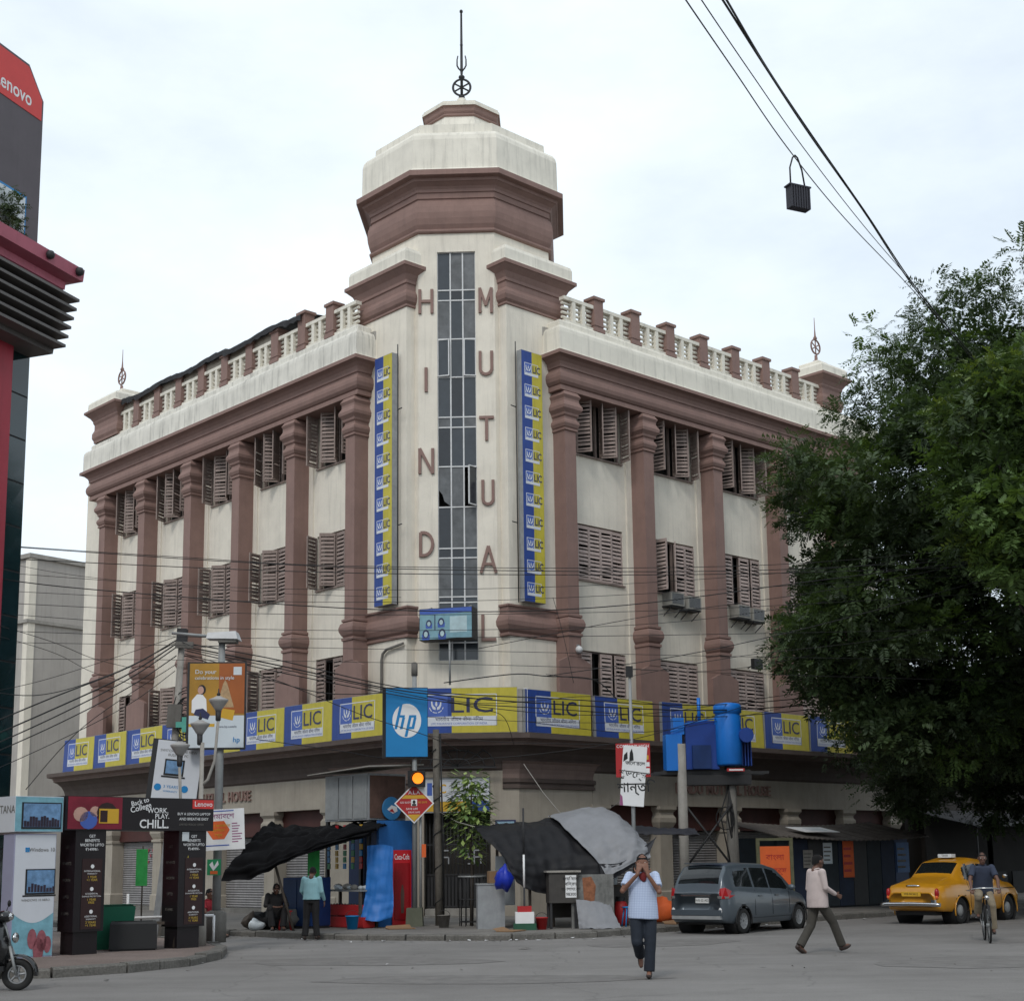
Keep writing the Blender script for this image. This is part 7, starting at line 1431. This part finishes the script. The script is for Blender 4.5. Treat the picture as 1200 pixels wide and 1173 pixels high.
# bicycle and rider
BH = math.atan2(-.93, -.2)
bk_ = thing('bicycle', 'old black roadster bicycle ridden toward the camera', 'bicycle', (8.33, 27.0, 0), BH, None, .94)
spoked(bk_, 0, .34, .018, rimw=.03, spokes=28, m_='galv'); spoked(bk_, -1.1, .34, .018, rimw=.03, spokes=28, m_='galv')
p = MB(); hdp = (-.2, 0, .9); bb_ = (-.66, 0, .3); sp_ = (-.82, 0, .82)
for a, b in (((-.17, 0, .72), hdp), (hdp, bb_), ((-.2, 0, .86), sp_), (sp_, bb_)): p.tube([a, b], .016, 8)
for s_ in (-1, 1):
    p.tube([(0, s_*.05, .34), (-.15, s_*.04, .7), (-.17, 0, .74)], .011, 7); p.tube([(-1.1, s_*.06, .34), bb_], .01, 6); p.tube([(-1.1, s_*.06, .34), sp_], .009, 6)
p.tube([hdp, (-.22, 0, 1.0)], .014, 7); p.build('frame', 'black', bk_)
MB().tube([(-.36, -.28, 1.0), (-.28, -.25, 1.02), (-.2, -.12, 1.04), (-.2, .12, 1.04), (-.28, .25, 1.02), (-.36, .28, 1.0)], .012, 8).build('handlebar', 'chrome', bk_)
MB().ball((-.88, 0, .9), .1, 10, 0, None, (1.4, .9, .4)).build('saddle', 'black', bk_)
p = MB(); p.tube([bb_, (-.66, .07, .3), (-.6, .1, .14)], .01, 6); p.tube([bb_, (-.66, -.07, .3), (-.72, -.1, .46)], .01, 6); p.box(-.65, -.55, .1, .18, .13, .15); p.box(-.77, -.67, -.18, -.1, .45, .47); p.lathe([(.09, -.01), (.09, .01)], 16, 0, Tl((-.66, -.05, .3)) @ Rx(pi/2)); p.build('crank', 'steel', bk_)
for x in (0, -1.1):
    f_ = MB(); f_.tube([(x+.375*math.cos(a), 0, .34+.375*math.sin(a)) for a in np.linspace(R(20) if x == 0 else R(-10), R(150) if x == 0 else R(170), 14)], .024, 6); f_.build('mudguard', 'black', bk_)
MB().ball((-.08, 0, .86), .05, 10).build('headlamp', 'chrome', bk_)
p = MB(); p.box(-.35, -.05, -.16, .16, .45, .72) if False else None
# rider, in the bicycle's own frame: x forward -> person faces -y, so turn by +90 degrees
J = base(); J.update(hipL=(.09, .88, .99), hipR=(-.09, .88, .99), knL=(.13, .50, .72), anL=(.14, .62, .24), ftL=(0, -1, -.1), knR=(-.13, .44, .88), anR=(-.14, .72, .56), ftR=(0, -1, -.2), shL=(.18, .66, 1.47), shR=(-.18, .66, 1.47),
    elL=(.27, .52, 1.22), wrL=(.26, .37, 1.05), hdL=(0, -.8, -.35), pnL=(0, 0, -1), elR=(-.27, .52, 1.22), wrR=(-.26, .37, 1.05), hdR=(0, -.8, -.35), pnR=(0, 0, -1), neck=(0, .63, 1.55), head=(0, .59, 1.655), look=(.05, -1, -.15))
person('cyclist in a dark blue shirt and khaki trousers riding the bicycle', (8.33, 27.0, 0), BH+pi/2, J, ('shirt_navy', 'khaki'), .915, .03, 'short', 'skin_dark', .84, (1.2, 1.2))
# two people sitting by the shops
J = base(); J.update(hipL=(.09, 0, .32), hipR=(-.09, 0, .32), knL=(.17, -.32, .5), knR=(-.17, -.32, .5), anL=(.12, -.4, .09), anR=(-.12, -.4, .09), shL=(.17, -.06, .8), shR=(-.17, -.06, .8), elL=(.25, -.2, .58), elR=(-.25, -.2, .58), wrL=(.1, -.36, .55), wrR=(-.1, -.36, .55), hdL=(-1, -.3, 0), hdR=(1, -.3, 0), pnL=(0, 0, -1), pnR=(0, 0, -1), neck=(0, -.07, .88), head=(0, -.1, .985), look=(0, -1, -.2))
person('person in a red top sitting on the ground beyond the lamp post', (-7.2, 33.0, 0), R(60), J, ('shirt_red', 'black_cloth'), .97, 0, 'short', 'skin_dark', .86)
J2 = dict(J); J2.update(head=(0, -.18, .95), look=(0, -1, -.7))
person('person in dark clothes crouching under the black awning', (-5.75, 33.4, .12), R(20), J2, ('black_cloth', 'black_cloth'), .97, 0, 'long', 'skin_dark', .86)
# ---------------------------------------------------------------- overhead cables
WIRES = [
  ('thin cable crossing the left facade just under the middle shutters, highest of its bunch', 0.012, [(-12.98, 33.0, 9.04), (-8.21, 33.0, 8.65), (-3.36, 32.0, 8.14), (5.79, 34.0, 8.45), (13.5, 36.0, 9.41)]),
  ('cable passing the D and A letters, upper of a close pair', 0.014, [(-11.8, 30.0, 8.35), (-5.66, 30.0, 7.84), (-0.99, 30.0, 7.62), (5.62, 33.0, 8.13), (13.47, 36.0, 9.01)]),
  ('cable passing the D and A letters, lower of a close pair', 0.014, [(-11.79, 30.0, 8.07), (-5.66, 30.0, 7.69), (-1.0, 30.0, 7.53), (5.61, 33.0, 8.05), (13.45, 36.0, 8.79)]),
  ('thin cable sagging under the A letter', 0.009, [(-12.16, 31.0, 7.99), (-6.59, 31.0, 7.53), (-1.03, 31.0, 7.41), (4.82, 33.0, 7.98), (13.48, 36.0, 9.23)]),
  ('faint cable crossing the lower end of the tall banners', 0.009, [(-12.14, 31.0, 7.57), (-6.58, 31.0, 7.23), (-1.03, 31.0, 7.15), (4.81, 33.0, 7.7), (13.44, 36.0, 8.62)]),
  ('thick black cable crossing below the tall banners, darkest of the long wires', 0.017, [(-11.38, 29.0, 7.5), (-8.93, 29.0, 7.15), (-3.04, 29.0, 6.64), (1.5, 30.0, 6.79), (6.79, 33.0, 7.87), (13.48, 36.0, 9.12)]),
  ('cable crossing at the top of the hanging billboard', 0.01, [(-11.74, 30.0, 7.12), (-6.36, 30.0, 6.79), (-1.0, 30.0, 6.68), (4.79, 33.0, 7.26), (13.4, 36.0, 8.13)]),
  ('cable crossing the brown bands beside the hanging billboard', 0.01, [(-12.51, 32.0, 7.26), (-6.78, 32.0, 6.79), (-1.07, 32.0, 6.67), (3.71, 34.0, 7.12), (8.24, 36.0, 7.99)]),
  ('cable along the lower edge of the hanging billboard', 0.01, [(-11.71, 30.0, 6.51), (-5.64, 30.0, 6.24), (0.06, 30.0, 6.19), (5.55, 33.0, 6.65), (13.33, 36.0, 7.16)]),
  ('thin cable across the plain wall under the hanging billboard', 0.009, [(-12.08, 31.0, 6.41), (-5.82, 31.0, 6.21), (0.06, 31.0, 6.01), (5.53, 33.0, 6.1), (13.26, 36.0, 6.3)]),
  ('faint cable over the lowest shutters', 0.009, [(-12.07, 31.0, 6.04), (-5.82, 31.0, 5.91), (0.06, 31.0, 5.71), (5.51, 33.0, 5.7), (13.22, 36.0, 5.76)]),
  ('cable rising from the lamp camera pilaster to the tree', 0.012, [(-1.11, 33.0, 6.39), (2.82, 33.0, 7.09), (7.39, 34.0, 7.85), (13.11, 35.0, 9.02)]),
  ('pale cable rising from the air conditioner wall into the tree', 0.014, [(0.43, 32.0, 5.61), (3.85, 32.0, 6.1), (7.53, 33.0, 7.02), (12.71, 34.0, 8.5)]),
  ('cable rising steeply past the lowest right shutters', 0.01, [(1.61, 33.0, 5.56), (4.75, 33.0, 6.11), (8.94, 34.0, 6.7), (13.01, 35.0, 7.74)]),
  ('short drooping cable from the tower foot to the first ledge sign', 0.011, [(0.71, 37.0, 8.28), (0.96, 37.0, 7.27), (1.2, 37.0, 6.05)]),
  ('thick cable looping from the tower foot down to the second sign', 0.022, [(-2.07, 36.0, 5.98), (-0.36, 36.0, 6.17), (0.49, 36.0, 6.11), (1.7, 37.0, 6.13), (2.28, 37.0, 5.64)]),
  ('black cable running left from the utility pole, top of the bundle', 0.022, [(-10.75, 27.0, 3.93), (-9.54, 29.0, 4.93), (-8.43, 30.5, 5.73), (-7.59, 31.2, 6.41)]),
  ('black cable running left from the utility pole, second of the bundle', 0.024, [(-10.74, 27.0, 3.68), (-9.53, 29.0, 4.69), (-8.42, 30.5, 5.59), (-7.58, 31.2, 6.34)]),
  ('black cable running left from the utility pole, third of the bundle', 0.02, [(-10.73, 27.0, 3.49), (-9.52, 29.0, 4.52), (-8.42, 30.5, 5.48), (-7.58, 31.2, 6.26)]),
  ('black cable running left from the utility pole, lowest of the bundle', 0.018, [(-10.72, 27.0, 3.35), (-9.51, 29.0, 4.35), (-8.42, 30.5, 5.3), (-7.58, 31.2, 6.07)]),
  ('thin cable from the utility pole down to the shop corner', 0.013, [(-10.31, 30.0, 3.17), (-9.29, 30.5, 4.52), (-7.57, 31.2, 5.89)]),
  ('cable from the utility pole to the tall blue board, top strand', 0.02, [(-7.55, 31.2, 6.37), (-5.71, 32.5, 6.15), (-3.56, 34.0, 5.76), (-1.97, 34.2, 5.52), (0.46, 35.0, 5.45), (4.81, 38.5, 5.59), (9.47, 42.0, 6.24)]),
  ('cable from the utility pole to the tall blue board, second strand', 0.024, [(-7.55, 31.2, 6.3), (-5.71, 32.5, 6.03), (-3.56, 34.0, 5.68), (-1.97, 34.2, 5.46), (0.46, 35.0, 5.32), (4.81, 38.5, 5.45), (9.46, 42.0, 5.99)]),
  ('cable from the utility pole to the tall blue board, third strand', 0.018, [(-7.54, 31.2, 6.22), (-5.71, 32.5, 5.88), (-3.56, 34.0, 5.56), (-1.97, 34.2, 5.31), (0.46, 35.0, 5.2), (4.8, 38.5, 5.27), (9.45, 42.0, 5.89)]),
  ('slack cable below the strands, crossing the blue board', 0.014, [(-7.54, 31.2, 6.15), (-5.71, 32.5, 5.69), (-3.91, 33.6, 5.0), (-2.36, 34.0, 4.5), (-1.61, 35.0, 4.2)]),
  ('cable crossing the white ledge lettering beside the blue board', 0.013, [(-2.37, 34.2, 5.46), (-1.19, 35.0, 5.22), (-0.59, 36.0, 5.11), (-0.35, 37.0, 4.5)]),
  ('pale rope from the orange billboard to the poster pole', 0.012, [(-5.41, 29.0, 4.05), (-4.03, 31.5, 3.98), (-3.2, 33.6, 3.96), (-1.16, 33.8, 3.93), (0.83, 33.9, 4.09), (2.46, 33.9, 4.34), (3.85, 36.0, 4.83), (5.76, 38.8, 5.56)]),
  ('reddish rope from the blue board to the poster pole', 0.01, [(-2.38, 34.3, 4.52), (-0.36, 34.0, 4.31), (2.46, 33.9, 4.22)]),
  ('thin cable along the ledge signs to the transformer', 0.01, [(-2.38, 34.3, 4.97), (0.45, 35.0, 4.87), (3.05, 36.5, 4.97), (4.98, 39.0, 5.27)]),
  ('slack cable low over the left ledge signs toward the utility pole', 0.014, [(-11.21, 28.0, 5.14), (-9.88, 29.0, 4.99), (-8.79, 30.5, 5.59), (-7.58, 31.2, 6.37)]),
  ('thin cable rising from the left edge to the utility pole top', 0.01, [(-11.19, 28.0, 4.81), (-9.89, 29.0, 5.25), (-8.8, 30.5, 5.92), (-7.59, 31.2, 6.49)]),
  ('drooping cable under the black bundle at the left edge', 0.012, [(-10.7, 27.0, 3.03), (-9.5, 29.0, 4.01), (-8.4, 30.5, 4.94), (-7.6, 31.2, 5.74)]),
  ('cable crossing the dark glass tower down to the side street', 0.012, [(-10.55, 27.0, 6.28), (-10.57, 32.0, 6.54), (-10.81, 36.0, 6.71), (-10.82, 40.0, 6.97)]),
  ('second cable crossing the dark glass tower below the first', 0.01, [(-10.54, 27.0, 6.06), (-10.56, 32.0, 6.31), (-10.8, 36.0, 6.36), (-10.56, 40.0, 6.44)]),
  ('thin cable across the pale side street building near its top', 0.008, [(-11.4, 29.0, 7.89), (-9.87, 32.0, 8.0), (-6.22, 33.0, 7.78), (-2.87, 33.0, 7.61)]),
  ('loose cable dipping between the utility pole and the lamp head', 0.012, [(-7.55, 31.2, 6.41), (-7.0, 30.5, 6.15), (-6.1, 29.0, 5.95)]),
  ('tangled cable sagging below the strands left of the blue board', 0.016, [(-7.54, 31.2, 6.11), (-6.06, 32.3, 5.74), (-4.65, 33.2, 5.44), (-3.33, 34.1, 5.53)]),
  ('fourth strand of the bundle ending at the tall blue board', 0.016, [(-7.54, 31.2, 6.26), (-5.52, 32.5, 5.92), (-4.11, 33.6, 5.72), (-2.37, 34.2, 5.4)]),
  ('looping cable above the corner sign', 0.012, [(-2.37, 34.2, 5.44), (-1.19, 35.0, 5.35), (0.05, 35.5, 5.43), (1.75, 36.0, 5.58), (4.08, 38.0, 5.46)]),
  ('slack cable along the upper edge of the right ledge signs', 0.014, [(-2.37, 34.2, 5.36), (0.47, 36.0, 5.18), (3.14, 37.5, 5.29), (6.34, 41.0, 5.98), (9.19, 43.0, 6.51)]),
  ('sagging cable in front of the right ledge signs', 0.012, [(0.04, 35.0, 4.88), (2.61, 36.5, 4.72), (4.97, 39.0, 5.18), (7.97, 42.0, 5.96)]),
  ('thin cable crossing from the poster pole cap into the tree', 0.01, [(2.51, 34.0, 6.0), (4.53, 36.0, 6.18), (6.86, 37.0, 6.59), (10.92, 38.0, 7.63)]),
  ('diagonal cable from the poster pole cap to the tower foot', 0.01, [(2.51, 34.0, 5.96), (1.71, 35.0, 5.89), (0.49, 36.5, 6.22)]),
  ('long cable from the top edge of the picture, the one carrying the box', 0.012, [(1.3, 11.0, 8.76), (1.52, 12.0, 9.22), (2.41, 15.0, 10.26), (3.55, 18.0, 10.88), (5.22, 22.0, 11.69), (8.11, 28.0, 12.66), (12.11, 35.0, 12.74)]),
  ('long thin cable beside the one carrying the box', 0.01, [(1.44, 11.0, 8.75), (1.66, 12.0, 9.22), (2.6, 15.0, 10.22), (3.76, 18.0, 10.88), (5.49, 22.0, 11.6), (8.18, 28.0, 12.7), (12.31, 35.0, 12.52)]),
  ('thick twisted cable from the top edge of the picture, upper strand', 0.018, [(1.59, 11.0, 8.77), (1.85, 12.0, 9.22), (2.79, 15.0, 10.24), (3.88, 18.0, 11.02), (5.5, 22.0, 11.86), (8.27, 28.0, 12.48), (12.7, 35.0, 12.07)]),
  ('thick twisted cable from the top edge of the picture, lower strand', 0.018, [(1.64, 11.0, 8.77), (1.89, 12.0, 9.21), (2.79, 15.0, 10.26), (3.88, 18.0, 11.06), (5.53, 22.0, 11.84), (8.34, 28.0, 12.44), (12.81, 35.0, 12.07)]),
]
def catmull(P, k=8):
    P = [Vector(p) for p in P]; o = []
    for i in range(len(P)-1):
        p0, p1, p2, p3 = P[max(i-1, 0)], P[i], P[i+1], P[min(i+2, len(P)-1)]
        for t in np.linspace(0, 1, k+1)[:-1]: o.append(.5*((2*p1)+(p2-p0)*t+(2*p0-5*p1+4*p2-p3)*t*t+(3*p1-p0-3*p2+p3)*t**3))
    return o+[P[-1]]
for lab, r, P in WIRES:
    o = MB().tube(catmull(P), r*.66, 5).build('overhead_cable', 'black'); tag(o, lab, 'cable', 'overhead cables')
hx = thing('hanging_box', 'black ribbed box hanging from the high cable against the sky', 'box', (3.67, 18.0, 10.16), R(25))
MB().box(-.15, .15, -.05, .06, -.17, .13).build('box', mk('box_black', (.035, .035, .045), .6, .2, 5), hx)
p = MB()
for k in range(8): p.box(-.15+k*.04, -.13+k*.04, -.065, -.05, -.17, .13)
p.box(-.17, .17, -.068, .07, .131, .15); p.build('rib', 'box_black', hx)
MB().tube([(-.11, 0, .14), (-.11, 0, .4), (-.06, .0, .55), (-.02, 0, .59), (.02, 0, .56), (.08, 0, .4), (.12, 0, .14)], .012, 6).build('hook', 'black', hx)
# ---------------------------------------------------------------- trees
def leafmat(name, col, tr):
    m = mat(name, col, .55, .35, 1.2); n = m.node_tree.nodes; b = n['Principled BSDF']; l = m.node_tree.links.new
    t = n.new('ShaderNodeBsdfTranslucent'); t.inputs[0].default_value = (*tr, 1); mx_ = n.new('ShaderNodeMixShader'); mx_.inputs[0].default_value = .28
    o = [q for q in n if q.type == 'OUTPUT_MATERIAL'][0]; l(b.outputs[0], mx_.inputs[1]); l(t.outputs[0], mx_.inputs[2]); l(mx_.outputs[0], o.inputs[0]); M[name] = m
leafmat('leaf_dark', (.046, .070, .034), (.05, .085, .02)); leafmat('leaf_green', (.07, .108, .045), (.085, .14, .025)); leafmat('leaf_bright', (.09, .15, .042), (.15, .24, .03)); leafmat('leaf_yellow', (.13, .18, .04), (.2, .27, .03))
mk('bark', (.05, .04, .032), .9, .3, 5, .3, .5, 20)
def sprays(centers, radii, per, mats_w, parent, mats, seed, L0=.34, npair=6, lw=.058, ll=.18, flat=.62):
    rg = np.random.default_rng(seed); V_ = []; Mi = []
    for c, r in zip(centers, radii):
        n = max(6, int(per*r*r)); u = rg.normal(size=(n, 3)); u /= np.linalg.norm(u, axis=1, keepdims=True)
        pos = c+u*r*(rg.uniform(.15, 1, (n, 1))**.55)*np.array([1, 1, flat])
        d = u*np.array([1, 1, .5])+rg.normal(size=(n, 3))*.45+np.array([0, 0, -.18]); d /= np.linalg.norm(d, axis=1, keepdims=True)
        s_ = np.cross(d, np.array([0, 0, 1.0])); s_ /= np.linalg.norm(s_, axis=1, keepdims=True)+1e-6; nn = np.cross(s_, d)
        s_ = s_*np.cos(.5)+nn*rg.normal(size=(n, 1))*.5; s_ /= np.linalg.norm(s_, axis=1, keepdims=True)
        cs = rg.uniform(.65, 1.3); L_ = L0*cs*rg.uniform(.6, 1.25, (n, 1)); mi = rg.choice(len(mats_w), p=mats_w)
        for k in range(npair):
            t = (k+.6)/npair
            for sg in (-1, 1):
                a = pos+d*L_*t-np.array([0, 0, 1])*(.1*t*t*L_); ldir = s_*sg*.85+d*.5+rg.normal(size=(n, 3))*.15; ldir /= np.linalg.norm(ldir, axis=1, keepdims=True)
                w = np.cross(ldir, nn); w /= np.linalg.norm(w, axis=1, keepdims=True)+1e-6
                q = cs*ll*(1-.35*abs(t-.45))*rg.uniform(.8, 1.2, (n, 1))
                V_.append(np.stack([a, a+ldir*q*.5+w*lw*.5*cs, a+ldir*q, a+ldir*q*.5-w*lw*.5*cs], 1).reshape(-1, 3)); Mi.append(np.full(n, mi))
    V_ = np.concatenate(V_); Mi = np.concatenate(Mi); nf = len(V_)//4
    me = bpy.data.meshes.new('crown'); me.vertices.add(len(V_)); me.vertices.foreach_set('co', V_.ravel()); me.loops.add(nf*4); me.loops.foreach_set('vertex_index', np.arange(nf*4))
    me.polygons.add(nf); me.polygons.foreach_set('loop_start', np.arange(0, nf*4, 4))
    for m in mats: me.materials.append(M[m])
    me.polygons.foreach_set('material_index', Mi.astype(np.int32)); me.update(calc_edges=True); me.validate()
    return obj('crown', me, parent)
def in_poly(P, x, z):
    c = np.zeros(len(x), bool); n = len(P)
    for i in range(n):
        (x0, z0), (x1, z1) = P[i], P[(i+1) % n]
        c ^= ((z0 > z) != (z1 > z)) & (x < (x1-x0)*(z-z0)/(z1-z0+1e-12)+x0)
    return c
def tree(label, base_, hull, yr, ncl, per, mats, mats_w, seed, limbs, tr, group=None, rr=(.5, 1.1), **kw):
    """crown of many leaf clumps inside an outline standing at its own depth"""
    rg = np.random.default_rng(seed); xs_ = [p[0] for p in hull]; zs_ = [p[1] for p in hull]; C_ = []
    cx, cz = np.mean(xs_), np.mean(zs_)
    while len(C_) < ncl:
        x = rg.uniform(min(xs_), max(xs_), 500); z = rg.uniform(min(zs_), max(zs_), 500); ok = in_poly(hull, x, z)
        for X, Z in zip(x[ok], z[ok]):
            e = min(1, np.hypot((X-cx)/(max(xs_)-min(xs_))*2, (Z-cz)/(max(zs_)-min(zs_))*2)); h_ = (yr[1]-yr[0])/2*math.sqrt(max(.08, 1-e*e)); C_.append((X, (yr[0]+yr[1])/2+rg.uniform(-h_, h_), Z))
    C_ = np.array(C_[:ncl]); rad = rg.uniform(*rr, ncl)
    r = thing('tree', label, 'tree', base_, 0, group); b0 = np.array(base_)
    top = Vector((cx, (yr[0]+yr[1])/2, cz))-Vector(base_)
    mb = MB(); fork = Vector((top.x*.25, top.y*.25, top.z*.42)); mb.tube([(0, 0, -.1), (.04, .02, .6), fork*.5, fork], [tr*1.35, tr*1.05, tr*.95, tr*.85], 14)
    r_trunk = mb.build('trunk', 'bark', r)
    lm = MB()
    for k in rg.choice(ncl, limbs, replace=False):
        t = Vector(C_[k]-b0); m_ = fork.lerp(t, .5)+Vector((rg.uniform(-.4, .4), rg.uniform(-.4, .4), rg.uniform(.2, .9))); k1 = fork.lerp(m_, .35)+Vector((rg.uniform(-.3, .3), rg.uniform(-.3, .3), rg.uniform(-.2, .3))); k2 = fork.lerp(m_, .7)+Vector((rg.uniform(-.35, .35), rg.uniform(-.35, .35), rg.uniform(-.2, .3))); k3 = m_.lerp(t, .5)+Vector((rg.uniform(-.3, .3), rg.uniform(-.3, .3), rg.uniform(-.1, .3))); lm.tube([fork, k1, k2, m_, k3, t], [tr*.5, tr*.38, tr*.28, tr*.2, tr*.1, .02], 7)
    lm.build('limb', 'bark', r)
    sprays(C_-b0, rad, per, mats_w, r, mats, seed, **kw); return r
HULL = [(10.1, 14.0), (10.5, 14.7), (11.1, 15.2), (11.8, 15.6), (12.8, 15.9), (14.2, 16.3), (16.5, 16.8), (18.5, 14.5), (18.5, 5), (16, 4.0), (14.5, 3.9), (12.5, 4.0), (10.6, 3.9), (9.7, 4.0), (9.0, 5.2), (7.9, 6.1), (7.3, 7.0), (7.6, 8.2), (8.3, 8.8), (8.4, 10), (8.1, 11), (7.9, 11.8), (8.3, 12.2), (9.3, 12.3), (9.9, 13.1)]
tree('huge dark feathery tree hiding the right end of the office building', (15.2, 40.6, .1), HULL, (35.0, 44.0), 600, 105, ['leaf_dark', 'leaf_green', 'leaf_bright'], [.42, .42, .16], 11, 14, .3)
tree('brighter yellow green tree at the right edge in front of the dark one', (12.6, 31.5, .0), [(9.6, 11.2), (10.2, 12.4), (11.4, 12.9), (13.5, 12.5), (14.5, 10), (13.6, 7.6), (11.8, 6.9), (10.2, 7.6), (9.7, 8.8), (9.9, 10)], (29.8, 33.2), 90, 100, ['leaf_green', 'leaf_bright', 'leaf_yellow'], [.45, .4, .15], 12, 12, .26)
tree('low dark tree spreading over the taxi and the far pavement', (19.0, 46.5, .1), [(9.9, 4.6), (12, 6.4), (16, 7.5), (22, 8), (28, 7.5), (28, 4), (18, 2.9), (12.5, 3.0), (10.8, 3.4)], (39.5, 50), 260, 80, ['leaf_dark', 'leaf_green', 'leaf_bright'], [.6, .33, .07], 13, 14, .3, rr=(.8, 1.4))
tree('leafy street tree overhanging the taxi side of the road from beyond the right edge', (17.5, 33.0, 0), [(13.4, 6.0), (13.6, 9), (15, 12), (18, 13.5), (23, 13), (25, 9), (22, 6), (17, 5.2)], (26, 39), 300, 70, ['leaf_dark', 'leaf_green'], [.5, .5], 14, 14, .3, rr=(.8, 1.4))  # crown outside the frame, added to shade the right side
# airy top sprays of the big tree
big = bpy.data.objects['tree']; rg_ = np.random.default_rng(77)
top_line = [(9.4, 13.4), (9.9, 14.7), (10.6, 15.6), (11.5, 16.3), (12.6, 16.8), (13.8, 17.2), (15.5, 17.6)]
C_ = []
for k in range(70):
    i = rg_.integers(0, 6); t = rg_.uniform(); a, b_ = top_line[i], top_line[i+1]; C_.append((a[0]+(b_[0]-a[0])*t+rg_.normal()*.3-.1, rg_.uniform(36.5, 41), a[1]+(b_[1]-a[1])*t+rg_.normal()*.3))
for k in range(34): C_.append((rg_.uniform(6.9, 7.8), rg_.uniform(37, 40), rg_.choice([rg_.uniform(11.4, 12.6), rg_.uniform(6.8, 8)])))
sprays(np.array(C_)-np.array((15.2, 40.6, .1)), rg_.uniform(.35, .6, len(C_)), 70, [.4, .4, .2], big, ['leaf_dark', 'leaf_green', 'leaf_bright'], 78, L0=.42, npair=8, lw=.04, ll=.14)
# rooftop shrub on the glass tower
rs = thing('rooftop_shrub', 'dark straggly shrub growing on the red cornice before the hoarding', 'shrub', (-10.75, 28.6, 14.3)); 
rg_ = np.random.default_rng(3); C_ = np.array([(rg_.uniform(-.35, .35), rg_.uniform(-.5, .3), .15+rg_.uniform(0, 1.1)**1.0) for _ in range(26)]); C_[:, :2] *= (1.25-C_[:, 2:]/1.2)
sprays(C_, np.full(26, .2), 420, [.6, .4], rs, ['leaf_dark', 'leaf_green'], 4, L0=.16, npair=5, lw=.025, ll=.08)
MB().tube([(0, 0, -.05), (.02, 0, .5), (0, 0, 1.2)], [.03, .02, .01], 6).build('stem', 'bark', rs)
